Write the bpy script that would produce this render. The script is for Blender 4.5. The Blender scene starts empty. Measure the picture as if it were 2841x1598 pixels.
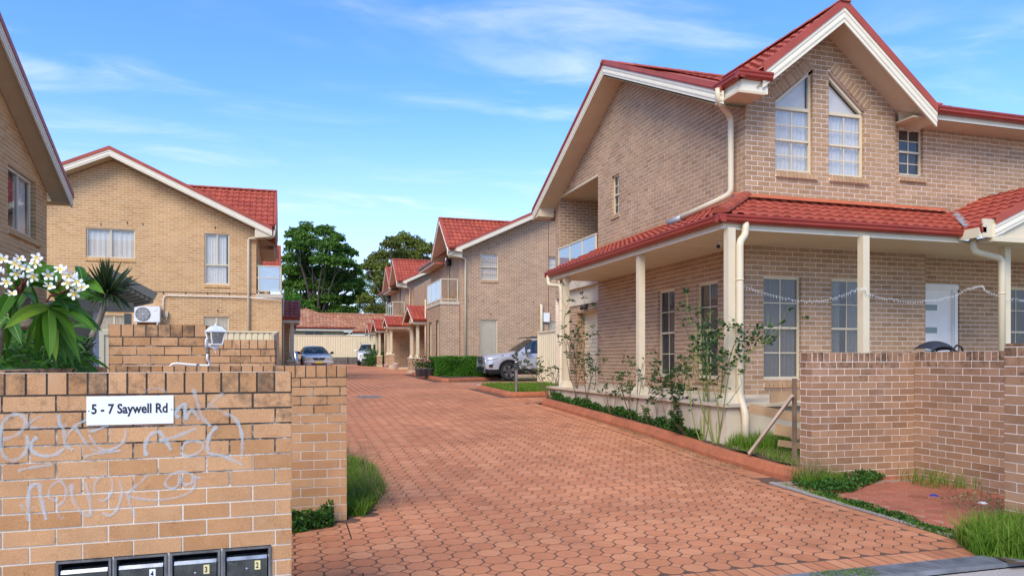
import bpy, math, random
import numpy as np
from mathutils import Vector, Matrix
random.seed(7); rng=np.random.default_rng(7)
S=bpy.context.scene
COL=S.collection
# ---------------------------------------------------------------- camera
F=2050.0; CX=1420.5; CY=998.0; TH=math.atan(620.5/F); sT=math.sin(TH); cT=math.cos(TH); EYE=1.5
cam=bpy.data.cameras.new('camera'); co=bpy.data.objects.new('camera',cam); COL.objects.link(co)
co.location=(0,0,EYE); co.rotation_euler=(math.pi/2,0,-TH)
cam.sensor_width=36; cam.lens=F/2841*36; cam.shift_y=199/2841; cam.clip_start=0.1; cam.clip_end=3000
S.camera=co
# ---------------------------------------------------------------- world
SUN_EL=math.radians(44); SUN_AZ=math.radians(219)      # azimuth clockwise from +Y: behind the camera, a little left
w=bpy.data.worlds.new('World'); S.world=w; w.use_nodes=True
nt=w.node_tree; nt.nodes.clear(); N=nt.nodes.new; L=nt.links.new
out=N('ShaderNodeOutputWorld'); bg=N('ShaderNodeBackground'); sky=N('ShaderNodeTexSky')
sky.sky_type='NISHITA'; sky.sun_disc=False; sky.sun_elevation=SUN_EL; sky.sun_rotation=SUN_AZ
sky.air_density=1.0; sky.dust_density=0.35; sky.ozone_density=3.0; sky.altitude=50
tc=N('ShaderNodeTexCoord'); sep=N('ShaderNodeSeparateXYZ'); L(tc.outputs['Generated'],sep.inputs[0])
mx=N('ShaderNodeMath'); mx.operation='MAXIMUM'; mx.inputs[1].default_value=0.03; L(sep.outputs[2],mx.inputs[0])
dx=N('ShaderNodeMath'); dx.operation='DIVIDE'; L(sep.outputs[0],dx.inputs[0]); L(mx.outputs[0],dx.inputs[1])
dy=N('ShaderNodeMath'); dy.operation='DIVIDE'; L(sep.outputs[1],dy.inputs[0]); L(mx.outputs[0],dy.inputs[1])
cmb=N('ShaderNodeCombineXYZ'); L(dx.outputs[0],cmb.inputs[0]); L(dy.outputs[0],cmb.inputs[1])
mp=N('ShaderNodeMapping'); mp.inputs['Rotation'].default_value=(0,0,0.5); mp.inputs['Scale'].default_value=(0.85,1.6,1); mp.inputs['Location'].default_value=(3.3,1.7,0); L(cmb.outputs[0],mp.inputs[0])
n1=N('ShaderNodeTexNoise'); n1.inputs['Scale'].default_value=1.5; n1.inputs['Detail'].default_value=11; n1.inputs['Roughness'].default_value=0.56; n1.inputs['Distortion'].default_value=0.5; L(mp.outputs[0],n1.inputs[0])
n2=N('ShaderNodeTexNoise'); n2.inputs['Scale'].default_value=0.55; n2.inputs['Detail'].default_value=3; L(mp.outputs[0],n2.inputs[0])
r1=N('ShaderNodeMapRange'); r1.interpolation_type='SMOOTHSTEP'; r1.inputs[1].default_value=0.43; r1.inputs[2].default_value=0.82; L(n1.outputs[0],r1.inputs[0])
r2=N('ShaderNodeMapRange'); r2.interpolation_type='SMOOTHSTEP'; r2.inputs[1].default_value=0.38; r2.inputs[2].default_value=0.60; L(n2.outputs[0],r2.inputs[0])
ml=N('ShaderNodeMath'); ml.operation='MULTIPLY'; L(r1.outputs[0],ml.inputs[0]); L(r2.outputs[0],ml.inputs[1])
ml2=N('ShaderNodeMath'); ml2.operation='MULTIPLY'; ml2.inputs[1].default_value=0.62; L(ml.outputs[0],ml2.inputs[0])
# thin even veil near the horizon
vz=N('ShaderNodeMapRange'); vz.inputs[1].default_value=0.0; vz.inputs[2].default_value=0.34; vz.inputs[3].default_value=0.80; vz.inputs[4].default_value=0.0; vz.interpolation_type='SMOOTHSTEP'; L(sep.outputs[2],vz.inputs[0])
hs=N('ShaderNodeHueSaturation'); hs.inputs['Saturation'].default_value=1.18; hs.inputs['Value'].default_value=1.95; L(sky.outputs[0],hs.inputs['Color'])
tint=N('ShaderNodeMixRGB'); tint.blend_type='MULTIPLY'; tint.inputs[0].default_value=1; tint.inputs[2].default_value=(.80,.88,1.03,1); L(hs.outputs[0],tint.inputs[1])
veil=N('ShaderNodeMixRGB'); veil.inputs[2].default_value=(6.0,6.8,8.8,1); L(vz.outputs[0],veil.inputs[0]); L(tint.outputs[0],veil.inputs[1])
mixc=N('ShaderNodeMixRGB'); mixc.inputs[2].default_value=(7.4,8.0,9.0,1); L(ml2.outputs[0],mixc.inputs[0]); L(veil.outputs[0],mixc.inputs[1])
L(mixc.outputs[0],bg.inputs[0]); bg.inputs[1].default_value=0.104; L(bg.outputs[0],out.inputs[0])
sl=bpy.data.lights.new('sun','SUN'); so=bpy.data.objects.new('sun',sl); COL.objects.link(so)
sl.energy=2.75; sl.angle=math.radians(34); sl.color=(1.0,0.91,0.76)
dirv=Vector((math.sin(SUN_AZ)*math.cos(SUN_EL),math.cos(SUN_AZ)*math.cos(SUN_EL),math.sin(SUN_EL)))
so.rotation_euler=dirv.to_track_quat('Z','Y').to_euler(); so.location=dirv*60
S.view_settings.view_transform='Standard'; S.view_settings.look='None'; S.view_settings.exposure=0.54; S.view_settings.gamma=1; S.view_settings.use_curve_mapping=False
S.render.engine='CYCLES'; S.cycles.max_bounces=6; S.cycles.transparent_max_bounces=12
# ---------------------------------------------------------------- points on known planes, from the survey of the photograph
def ray(u,v):
    x=(u-CX)/F; return Vector((sT+x*cT,cT-x*sT,(CY-v)/F))
E0=Vector((0,0,EYE))
def onX(u,v,X): r=ray(u,v); return E0+r*(X/r.x)
def onY(u,v,Y): r=ray(u,v); return E0+r*(Y/r.y)
def atD(u,v,D): return E0+ray(u,v)*D
def pix(p):
    X,Y,Z=p; D=X*sT+Y*cT
    if D<0.1: return (0,0,-1)
    return (CX+F*(X*cT-Y*sT)/D, CY-F*(Z-EYE)/D, D)
GP=[(-30,-.6),(0,-.24),(4,-.1),(6,-.05),(7.9,-.01),(9.5,.05),(11.5,.18),(14,.28),(17.5,.41),(19,.49),(23,.58),(28,.66),(35,.78),(46,.92),(52,1.0),(61,1.13),(90,1.4),(400,2),(2500,2)]
def g(y): return float(np.interp(y,[a for a,b in GP],[b for a,b in GP]))
def gv(y): return np.interp(y,[a for a,b in GP],[b for a,b in GP])
# ---------------------------------------------------------------- materials
MATS={}
def _new(name):
    m=bpy.data.materials.new(name); m.use_nodes=True; MATS[name]=m
    return m,m.node_tree,m.node_tree.nodes['Principled BSDF']
def simple(name,col,rough=0.5,metal=0.0,bump=0.0,bscale=60,var=0.06,spec=0.5,coat=0.0,vscale=4.0):
    m,t,b=_new(name); n=t.nodes.new; l=t.links.new
    b.inputs['Roughness'].default_value=rough; b.inputs['Metallic'].default_value=metal; b.inputs['Specular IOR Level'].default_value=spec
    if coat: b.inputs['Coat Weight'].default_value=coat
    c=n('ShaderNodeTexCoord'); no=n('ShaderNodeTexNoise'); no.inputs['Scale'].default_value=vscale; no.inputs['Detail'].default_value=6; l(c.outputs['Object'],no.inputs[0])
    mr=n('ShaderNodeMapRange'); mr.inputs[1].default_value=.3; mr.inputs[2].default_value=.7; mr.inputs[3].default_value=1-var; mr.inputs[4].default_value=1+var; l(no.outputs[0],mr.inputs[0])
    at=n('ShaderNodeAttribute'); at.attribute_name='rnd'; oi=n('ShaderNodeObjectInfo')
    mm=n('ShaderNodeVectorMath'); mm.operation='SCALE'; mm.inputs[0].default_value=col; l(mr.outputs[0],mm.inputs['Scale'])
    l(mm.outputs[0],b.inputs['Base Color'])
    if bump:
        bn=n('ShaderNodeTexNoise'); bn.inputs['Scale'].default_value=bscale; bn.inputs['Detail'].default_value=4; l(c.outputs['Object'],bn.inputs[0])
        bp=n('ShaderNodeBump'); bp.inputs['Strength'].default_value=bump; bp.inputs['Distance'].default_value=.01; l(bn.outputs[0],bp.inputs['Height']); l(bp.outputs[0],b.inputs['Normal'])
    return m
def piece(name,cols,rough=.85,dirt=(.03,.025,.02),dirt_amt=.0,speck=.25,grain=90,bump=.25,patch=0.0,patchcol=(.3,.3,.3),wscale=1.2,spec=.3,big=(.86,1.1)):
    """brick / tile / paver material: a tone per piece, fine grain, worn patches and black mould of their own shape"""
    m,t,b=_new(name); n=t.nodes.new; l=t.links.new
    b.inputs['Roughness'].default_value=rough; b.inputs['Specular IOR Level'].default_value=spec
    at=n('ShaderNodeAttribute'); at.attribute_name='rnd'; oi=n('ShaderNodeObjectInfo')
    ge=n('ShaderNodeNewGeometry')
    ad=n('ShaderNodeMath'); ad.operation='ADD'; l(at.outputs['Fac'],ad.inputs[0]); l(oi.outputs['Random'],ad.inputs[1])
    fr=n('ShaderNodeMath'); fr.operation='FRACT'; l(ad.outputs[0],fr.inputs[0])
    cr=n('ShaderNodeValToRGB'); e=cr.color_ramp.elements
    e[0].position=0; e[0].color=(*cols[0],1); e[1].position=1; e[1].color=(*cols[-1],1)
    for k,c in enumerate(cols[1:-1]):
        x=e.new((k+1)/(len(cols)-1)); x.color=(*c,1)
    l(fr.outputs[0],cr.inputs[0])
    g1=n('ShaderNodeTexNoise'); g1.inputs['Scale'].default_value=grain; g1.inputs['Detail'].default_value=5; g1.inputs['Roughness'].default_value=.7; l(ge.outputs['Position'],g1.inputs[0])
    mr=n('ShaderNodeMapRange'); mr.inputs[1].default_value=.32; mr.inputs[2].default_value=.68; mr.inputs[3].default_value=1-speck; mr.inputs[4].default_value=1+speck*.6; l(g1.outputs[0],mr.inputs[0])
    g2=n('ShaderNodeTexNoise'); g2.inputs['Scale'].default_value=wscale; g2.inputs['Detail'].default_value=7; g2.inputs['Roughness'].default_value=.65; l(ge.outputs['Position'],g2.inputs[0])
    mr2=n('ShaderNodeMapRange'); mr2.inputs[1].default_value=.3; mr2.inputs[2].default_value=.7; mr2.inputs[3].default_value=big[0]; mr2.inputs[4].default_value=big[1]; l(g2.outputs[0],mr2.inputs[0])
    pr=n('ShaderNodeMath'); pr.operation='MULTIPLY'; l(mr.outputs[0],pr.inputs[0]); l(mr2.outputs[0],pr.inputs[1])
    sc=n('ShaderNodeVectorMath'); sc.operation='SCALE'; l(cr.outputs[0],sc.inputs[0]); l(pr.outputs[0],sc.inputs['Scale'])
    last=sc.outputs[0]
    if patch:
        g4=n('ShaderNodeTexNoise'); g4.inputs['Scale'].default_value=wscale*2.7; g4.inputs['Detail'].default_value=8; g4.inputs['Roughness'].default_value=.72; l(ge.outputs['Position'],g4.inputs[0])
        m4=n('ShaderNodeMapRange'); m4.inputs[1].default_value=.52; m4.inputs[2].default_value=.72; m4.inputs[3].default_value=0; m4.inputs[4].default_value=patch; l(g4.outputs[0],m4.inputs[0])
        x4=n('ShaderNodeMixRGB'); l(m4.outputs[0],x4.inputs[0]); l(last,x4.inputs[1]); x4.inputs[2].default_value=(*patchcol,1); last=x4.outputs[0]
    if dirt_amt:
        wt=n('ShaderNodeAttribute'); wt.attribute_name='wear'
        g3=n('ShaderNodeTexNoise'); g3.inputs['Scale'].default_value=9; g3.inputs['Detail'].default_value=9; g3.inputs['Roughness'].default_value=.78; l(ge.outputs['Position'],g3.inputs[0])
        a3=n('ShaderNodeMath'); a3.operation='MULTIPLY_ADD'; a3.inputs[1].default_value=.26; l(wt.outputs['Fac'],a3.inputs[0]); l(g3.outputs[0],a3.inputs[2])
        m3=n('ShaderNodeMapRange'); m3.inputs[1].default_value=.60; m3.inputs[2].default_value=.80; m3.inputs[3].default_value=0; m3.inputs[4].default_value=dirt_amt; l(a3.outputs[0],m3.inputs[0])
        x3=n('ShaderNodeMixRGB'); l(m3.outputs[0],x3.inputs[0]); l(last,x3.inputs[1]); x3.inputs[2].default_value=(*dirt,1); last=x3.outputs[0]
    l(last,b.inputs['Base Color'])
    if bump:
        bp=n('ShaderNodeBump'); bp.inputs['Strength'].default_value=bump; bp.inputs['Distance'].default_value=.004; l(g1.outputs[0],bp.inputs['Height']); l(bp.outputs[0],b.inputs['Normal'])
    return m
def leafmat(name,cols,rough=.45,trans=.35,spec=.5):
    m,t,b=_new(name); n=t.nodes.new; l=t.links.new
    at=n('ShaderNodeAttribute'); at.attribute_name='rnd'
    cr=n('ShaderNodeValToRGB'); e=cr.color_ramp.elements
    e[0].position=0; e[0].color=(*cols[0],1); e[1].position=1; e[1].color=(*cols[-1],1)
    for k,c in enumerate(cols[1:-1]):
        x=e.new((k+1)/(len(cols)-1)); x.color=(*c,1)
    l(at.outputs['Fac'],cr.inputs[0]); l(cr.outputs[0],b.inputs['Base Color'])
    b.inputs['Roughness'].default_value=rough; b.inputs['Specular IOR Level'].default_value=spec
    tr=n('ShaderNodeBsdfTranslucent'); l(cr.outputs[0],tr.inputs[0]); mx=n('ShaderNodeMixShader'); mx.inputs[0].default_value=trans
    o=t.nodes['Material Output']; l(b.outputs[0],mx.inputs[1]); l(tr.outputs[0],mx.inputs[2]); l(mx.outputs[0],o.inputs[0])
    return m
def glassmat(name,tint=(.8,.85,.85),refl=.22,trans=.75,body=(.05,.06,.07)):
    m,t,b=_new(name); n=t.nodes.new; l=t.links.new
    t.nodes.remove(b); o=t.nodes['Material Output']
    tr=n('ShaderNodeBsdfTransparent'); tr.inputs[0].default_value=(*tint,1)
    df=n('ShaderNodeBsdfDiffuse'); df.inputs[0].default_value=(*body,1)
    gl=n('ShaderNodeBsdfGlossy'); gl.inputs['Roughness'].default_value=.015; gl.inputs[0].default_value=(.95,.97,1,1)
    m1=n('ShaderNodeMixShader'); m1.inputs[0].default_value=1-trans; l(tr.outputs[0],m1.inputs[1]); l(df.outputs[0],m1.inputs[2])
    fz=n('ShaderNodeLayerWeight'); fz.inputs[0].default_value=.35
    mr=n('ShaderNodeMapRange'); mr.inputs[3].default_value=refl*.6; mr.inputs[4].default_value=min(1,refl*3.2); l(fz.outputs['Fresnel'],mr.inputs[0])
    m2=n('ShaderNodeMixShader'); l(mr.outputs[0],m2.inputs[0]); l(m1.outputs[0],m2.inputs[1]); l(gl.outputs[0],m2.inputs[2]); l(m2.outputs[0],o.inputs[0])
    return m
BRB=piece('brown_brick',[(.355,.208,.112),(.42,.255,.14),(.485,.30,.17),(.375,.235,.138),(.445,.27,.15)],patch=.12,patchcol=(.55,.42,.34),speck=.18,bump=.3,grain=130,wscale=.9)
BRF=piece('brown_fence_brick',[(.28,.15,.082),(.35,.195,.11),(.42,.24,.14),(.31,.175,.10)],speck=.18,bump=.3,grain=130,dirt_amt=.85,dirt=(.035,.022,.015),wscale=1.5,patch=.25,patchcol=(.48,.38,.34))
BTN=piece('tan_brick',[(.54,.30,.115),(.60,.345,.14),(.64,.385,.165),(.56,.325,.13)],speck=.14,bump=.25,grain=130,wscale=.8)
BTF=piece('tan_fence_brick',[(.47,.235,.10),(.56,.30,.145),(.60,.335,.165),(.50,.26,.115),(.58,.32,.16)],speck=.30,bump=.5,grain=170,dirt_amt=.75,dirt=(.07,.05,.035),wscale=3.0,patch=.22,patchcol=(.60,.45,.32))
BGH=piece('pale_brick',[(.45,.36,.24),(.52,.43,.29),(.48,.39,.27)],speck=.12,bump=.1,grain=60)
MOR=piece('mortar_pale',[(.84,.72,.61),(.84,.72,.61)],speck=.12,bump=.4,grain=200)
MORF=piece('mortar_weathered',[(.68,.60,.50),(.68,.60,.50)],speck=.2,bump=.5,grain=150,dirt_amt=.95,dirt=(.03,.026,.022),wscale=2)
TIL=piece('red_roof_tile',[(.35,.064,.036),(.41,.080,.043),(.46,.095,.05),(.38,.072,.040)],rough=.6,speck=.18,bump=.15,grain=50,wscale=1.6,patch=.5,patchcol=(.20,.06,.04),spec=.35)
TILV=piece('verandah_roof_tile',[(.33,.062,.035),(.40,.078,.044),(.36,.068,.04)],rough=.5,speck=.14,bump=.12,grain=50,wscale=1.5,patch=.45,patchcol=(.20,.055,.04),spec=.4)
TILO=piece('old_roof_tile',[(.40,.16,.08),(.48,.22,.12),(.36,.13,.065),(.52,.29,.17)],rough=.8,speck=.3,bump=.3,grain=30,wscale=.5,patch=.5,patchcol=(.42,.33,.25))
PAV=piece('red_paver',[(.51,.19,.086),(.58,.232,.107),(.64,.275,.134),(.54,.207,.095),(.61,.25,.12)],rough=.8,speck=.30,bump=.5,grain=150,wscale=.40,patch=.8,patchcol=(.29,.11,.055),spec=.3,big=(.74,1.16))
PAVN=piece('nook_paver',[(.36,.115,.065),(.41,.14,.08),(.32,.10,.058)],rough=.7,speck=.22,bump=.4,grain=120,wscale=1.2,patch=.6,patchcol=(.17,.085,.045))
JNT=piece('paver_joint',[(.13,.07,.045),(.13,.07,.045)],rough=.95,speck=.3,bump=.4,grain=60,patch=.5,patchcol=(.25,.17,.12))
JNTN=piece('pale_joint',[(.34,.23,.17),(.34,.23,.17)],rough=.95,speck=.3,bump=.4,grain=60,patch=.6,patchcol=(.15,.11,.07))
CONC=piece('concrete',[(.40,.35,.31),(.40,.35,.31)],rough=.9,speck=.35,bump=.6,grain=70,wscale=2,patch=.4,patchcol=(.28,.25,.22))
KERB=piece('red_kerb',[(.40,.125,.055),(.46,.15,.07)],rough=.75,speck=.2,bump=.5,grain=40,wscale=2.2,patch=.8,patchcol=(.17,.085,.05),big=(.75,1.12))
CREAM=simple('cream_paint',(.67,.57,.395),.45,var=.04)
CREAMB=simple('cream_barge',(.78,.70,.54),.45,var=.04)
CREAMF=simple('cream_steel',(.74,.63,.42),.4,var=.04)
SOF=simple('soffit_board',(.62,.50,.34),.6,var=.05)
SLAB=simple('cream_render',(.56,.47,.345),.8,bump=.3,bscale=30,var=.12,vscale=2.5)
RGUT=simple('red_gutter',(.31,.040,.024),.33,var=.12,spec=.35)
RBAR=simple('red_barge_cap',(.37,.072,.045),.5,var=.14,vscale=2,spec=.3)
WHT=simple('white_paint',(.80,.79,.77),.4)
BLK=simple('black_plastic',(.015,.015,.017),.45)
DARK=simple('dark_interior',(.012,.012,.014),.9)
LEAD=simple('grey_lead',(.35,.36,.38),.45,metal=.3,var=.15,vscale=12)
SAND=simple('frosted_panel',(.18,.25,.25),.2)
CURT=simple('white_curtain',(.80,.78,.76),.9,var=.05)
CURG=simple('grey_blind',(.20,.20,.21),.8,var=.05)
CURW=simple('white_blind',(.86,.86,.84),.8,var=.03)
GLS=glassmat('window_glass',(.97,.96,.94),refl=.07,trans=.92,body=(.3,.3,.3)); GLB=glassmat('balcony_glass',(.75,.83,.88),.35,.45,(.45,.55,.62)); GLC=glassmat('car_glass',(.45,.52,.50),.13,.7,(.02,.03,.03))
GLD=glassmat('screened_glass',(.84,.83,.82),.05,.72,(.10,.10,.10))
SOIL=piece('soil',[(.09,.055,.035),(.09,.055,.035)],rough=1,speck=.4,bump=.9,grain=25,patch=.6,patchcol=(.16,.11,.06))
GRDM=piece('ground_earth',[(.10,.10,.05),(.10,.10,.05)],rough=1,speck=.4,bump=.6,grain=6,wscale=.2,patch=.6,patchcol=(.07,.10,.03))
GRS=leafmat('grass_blade',[(.07,.16,.014),(.12,.25,.02),(.19,.32,.035),(.28,.30,.07)],.6,.4,.2)
DRY=leafmat('dry_grass',[(.30,.22,.11),(.42,.33,.18),(.22,.15,.08)],.8,.3,.1)
WEED=leafmat('weed_leaf',[(.02,.07,.01),(.04,.12,.015),(.07,.17,.02)],.5,.3,.3)
LFT=leafmat('camphor_leaf',[(.05,.12,.014),(.08,.18,.018),(.13,.25,.025),(.19,.32,.04)],.5,.35,.35)
LFE=leafmat('gum_leaf',[(.09,.115,.018),(.13,.165,.024),(.20,.225,.035),(.30,.29,.05)],.55,.3,.3)
HDG=leafmat('hedge_leaf',[(.03,.11,.008),(.06,.19,.012),(.10,.27,.02),(.16,.34,.035)],.5,.35,.3)
RSL=leafmat('rose_leaf',[(.015,.05,.012),(.03,.085,.018),(.06,.13,.025),(.14,.17,.04)],.45,.3,.4)
FRL=leafmat('frangipani_leaf',[(.035,.12,.010),(.06,.18,.014),(.11,.26,.02),(.20,.34,.03)],.42,.35,.3)
DRC=leafmat('cordyline_leaf',[(.02,.045,.016),(.035,.07,.02),(.06,.05,.025)],.4,.25,.4)
BRK=simple('bark',(.10,.075,.055),.95,bump=.8,bscale=30,var=.3)
BRKG=simple('grey_bark',(.22,.18,.14),.9,bump=.6,bscale=60,var=.3)
STM=simple('rose_stem',(.16,.11,.06),.7,var=.35,vscale=14); STMG=simple('green_stem',(.20,.24,.05),.6,var=.2)
PTL=simple('white_petal',(.85,.84,.80),.5); PTY=simple('yellow_petal',(.85,.60,.04),.5); PNK=simple('pink_petal',(.75,.18,.30),.6); ORP=simple('orange_petal',(.75,.30,.05),.6)
STL=simple('brushed_steel',(.55,.54,.52),.28,metal=1.0,var=.1,vscale=9); MBX=simple('weathered_grey_steel',(.10,.105,.10),.38,metal=.7,var=.3,vscale=14,bump=.15,bscale=60)
MBL=simple('worn_steel',(.30,.32,.34),.3,metal=.9,var=.3,vscale=16)
SILV=simple('silver_car_paint',(.47,.46,.48),.3,metal=.3,coat=1.0,var=.02); WCAR=simple('white_car_paint',(.80,.80,.80),.3,coat=1.0,var=.02)
SEDP=simple('grey_silver_car_paint',(.55,.53,.50),.4,metal=.1,coat=1.0,var=.02)
TYR=simple('tyre_rubber',(.018,.018,.018),.8); CHR=simple('chrome',(.75,.76,.78),.12,metal=1); LAMPG=simple('headlight_lens',(.42,.45,.46),.08,spec=1,coat=1.0)
PLY=simple('yellow_plate',(.75,.55,.03),.4); PINE=simple('pine_board',(.44,.28,.15),.7,bump=.3,bscale=20,var=.25,vscale=3); OLDW=simple('old_timber',(.20,.13,.085),.85,bump=.4,bscale=25,var=.3)
LOG=simple('grey_sleeper',(.13,.115,.10),.9,bump=.6,bscale=12,var=.35); TERR=simple('rose_brown_clay',(.42,.22,.15),.9)
TXT=simple('navy_black_lettering',(.012,.014,.03),.5); ALU=simple('white_aluminium_sign',(.80,.82,.85),.35,var=.03,vscale=6); YPL=simple('yellow_number_plate',(.72,.62,.30),.5)
NAVY=simple('navy_fabric',(.025,.032,.055),.85); GRPL=simple('grey_plastic',(.13,.13,.14),.6,var=.15)
# sprayed paint that lets the brick show through
def spraymat():
    m,t,b=_new('blue_spray_paint'); n=t.nodes.new; l=t.links.new
    b.inputs['Base Color'].default_value=(.62,.69,.72,1); b.inputs['Roughness'].default_value=.8
    ge=n('ShaderNodeNewGeometry'); a=n('ShaderNodeTexNoise'); a.inputs['Scale'].default_value=260; a.inputs['Detail'].default_value=3; l(ge.outputs['Position'],a.inputs[0])
    c=n('ShaderNodeTexNoise'); c.inputs['Scale'].default_value=7; c.inputs['Detail'].default_value=3; l(ge.outputs['Position'],c.inputs[0])
    ad=n('ShaderNodeMath'); ad.operation='ADD'; l(a.outputs[0],ad.inputs[0]); l(c.outputs[0],ad.inputs[1])
    w_=n('ShaderNodeAttribute'); w_.attribute_name='rnd'
    ad2=n('ShaderNodeMath'); ad2.operation='ADD'; l(ad.outputs[0],ad2.inputs[0]); l(w_.outputs['Fac'],ad2.inputs[1])
    mr=n('ShaderNodeMapRange'); mr.inputs[1].default_value=1.05; mr.inputs[2].default_value=1.55; mr.inputs[4].default_value=.40; l(ad2.outputs[0],mr.inputs[0])
    l(mr.outputs[0],b.inputs['Alpha'])
    return m
SPR=spraymat()
# ---------------------------------------------------------------- mesh builder
SPLIT={'crossbar','side_glass','windscreen','cladding','gutter','boxed_eave','fascia','ridge_capping','hip_capping','barge_board','barge_capping','gable_soffit','glass_panel','weep_hole','movement_joint','plinth','roof_flashing','post','flower','bulb','saddle_clip','bracket','bud','verandah_soffit','verandah_slab','rail','handle','lens'}
class MB:
    def __init__(s): s.v=[]; s.f=[]; s.r=[]; s.w=[]
    def poly(s,pts,r=0.0,w=0.0):
        b=len(s.v); s.v.extend([tuple(p) for p in pts]); s.f.append(tuple(range(b,b+len(pts)))); s.r.append(r); s.w.append(w)
    def raw(s,vs,fs,r=0.0,w=0.0):
        b=len(s.v); s.v.extend([tuple(p) for p in vs])
        for f in fs: s.f.append(tuple(i+b for i in f)); s.r.append(r); s.w.append(w)
    def weld(s):
        d={};mp=[];nv=[]
        for p in s.v:
            k=(round(p[0],4),round(p[1],4),round(p[2],4))
            if k not in d: d[k]=len(nv); nv.append(p)
            mp.append(d[k])
        F_,R_,W_=[],[],[]
        for f,r,w in zip(s.f,s.r,s.w):
            g_=[]
            for i in f:
                j=mp[i]
                if not g_ or g_[-1]!=j: g_.append(j)
            if len(g_)>1 and g_[0]==g_[-1]: g_.pop()
            if len(set(g_))==len(g_) and len(g_)>2: F_.append(tuple(g_));R_.append(r);W_.append(w)
        s.v,s.f,s.r,s.w=nv,F_,R_,W_
    def box(s,a,b,r=0.0):
        x0,y0,z0=a; x1,y1,z1=b
        s.raw([(x0,y0,z0),(x1,y0,z0),(x1,y1,z0),(x0,y1,z0),(x0,y0,z1),(x1,y0,z1),(x1,y1,z1),(x0,y1,z1)],
              [(3,2,1,0),(4,5,6,7),(0,1,5,4),(1,2,6,5),(2,3,7,6),(3,0,4,7)],r)
    def obox(s,o,ax,ay,az,r=0.0):
        o=Vector(o);ax=Vector(ax);ay=Vector(ay);az=Vector(az)
        c=[o,o+ax,o+ax+ay,o+ay,o+az,o+ax+az,o+ax+ay+az,o+ay+az]
        fs=[(3,2,1,0),(4,5,6,7),(0,1,5,4),(1,2,6,5),(2,3,7,6),(3,0,4,7)]
        if ax.cross(ay).dot(az)<0: fs=[f[::-1] for f in fs]
        s.raw(c,fs,r)
    def bar(s,p,q,w,h,up=(0,0,1),r=0.0):
        p=Vector(p);q=Vector(q);d=(q-p)
        if d.length<1e-6: return
        dn=d.normalized(); u=Vector(up)
        if abs(dn.dot(u))>.99: u=Vector((1,0,0))
        sd=dn.cross(u).normalized(); uu=sd.cross(dn).normalized()
        s.obox(p-sd*w/2-uu*h/2,d,sd*w,uu*h,r)
    def tube(s,pts,rad,n=8,r=0.0,cap=True):
        pts=[Vector(p) for p in pts]; k=len(pts)
        if not hasattr(rad,'__len__'): rad=[rad]*k
        b=len(s.v); prev=None
        for i,p in enumerate(pts):
            d=(pts[min(i+1,k-1)]-pts[max(i-1,0)]).normalized()
            if prev is None:
                a=Vector((0,0,1)) if abs(d.z)<.9 else Vector((1,0,0)); u=d.cross(a).normalized()
            else: u=(prev-d*prev.dot(d)).normalized()
            prev=u; v=d.cross(u)
            for j in range(n):
                t=2*math.pi*j/n; s.v.append(tuple(p+(u*math.cos(t)+v*math.sin(t))*rad[i]))
        for i in range(k-1):
            for j in range(n):
                a=b+i*n+j; c=b+i*n+(j+1)%n; s.f.append((a,c,c+n,a+n)); s.r.append(r); s.w.append(0)
        if cap:
            s.f.append(tuple(b+j for j in range(n))[::-1]); s.r.append(r); s.w.append(0)
            s.f.append(tuple(b+(k-1)*n+j for j in range(n))); s.r.append(r); s.w.append(0)
    def lathe(s,c,prof,n=16,axis=(0,0,1),r=0.0):
        c=Vector(c); a=Vector(axis).normalized(); h=Vector((1,0,0)) if abs(a.x)<.9 else Vector((0,1,0)); u=a.cross(h).normalized(); v=a.cross(u); b=len(s.v)
        for (rr,z) in prof:
            for j in range(n):
                t=2*math.pi*j/n; s.v.append(tuple(c+a*z+(u*math.cos(t)+v*math.sin(t))*rr))
        for i in range(len(prof)-1):
            for j in range(n):
                x=b+i*n+j; y=b+i*n+(j+1)%n; s.f.append((x,y,y+n,x+n)); s.r.append(r); s.w.append(0)
    def sphere(s,c,rad,n=10,m=6,r=0.0,sc=(1,1,1)):
        c=Vector(c); pr=[(math.sin(math.pi*i/m),-math.cos(math.pi*i/m)) for i in range(m+1)]; b=len(s.v)
        for (a,z) in pr:
            for j in range(n):
                t=2*math.pi*j/n; s.v.append((c.x+a*math.cos(t)*rad*sc[0],c.y+a*math.sin(t)*rad*sc[1],c.z+z*rad*sc[2]))
        for i in range(m):
            for j in range(n):
                x=b+i*n+j; y=b+i*n+(j+1)%n; s.f.append((x,y,y+n,x+n)); s.r.append(r); s.w.append(0)
    def mesh(s,name,mat,smooth=False):
        me=bpy.data.meshes.new(name); me.from_pydata(s.v,[],s.f); me.materials.append(mat)
        if any(s.r): a=me.attributes.new('rnd','FLOAT','FACE'); a.data.foreach_set('value',s.r)
        if any(s.w): a=me.attributes.new('wear','FLOAT','FACE'); a.data.foreach_set('value',s.w)
        if smooth: me.polygons.foreach_set('use_smooth',[True]*len(me.polygons))
        me.update(); return me
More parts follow.
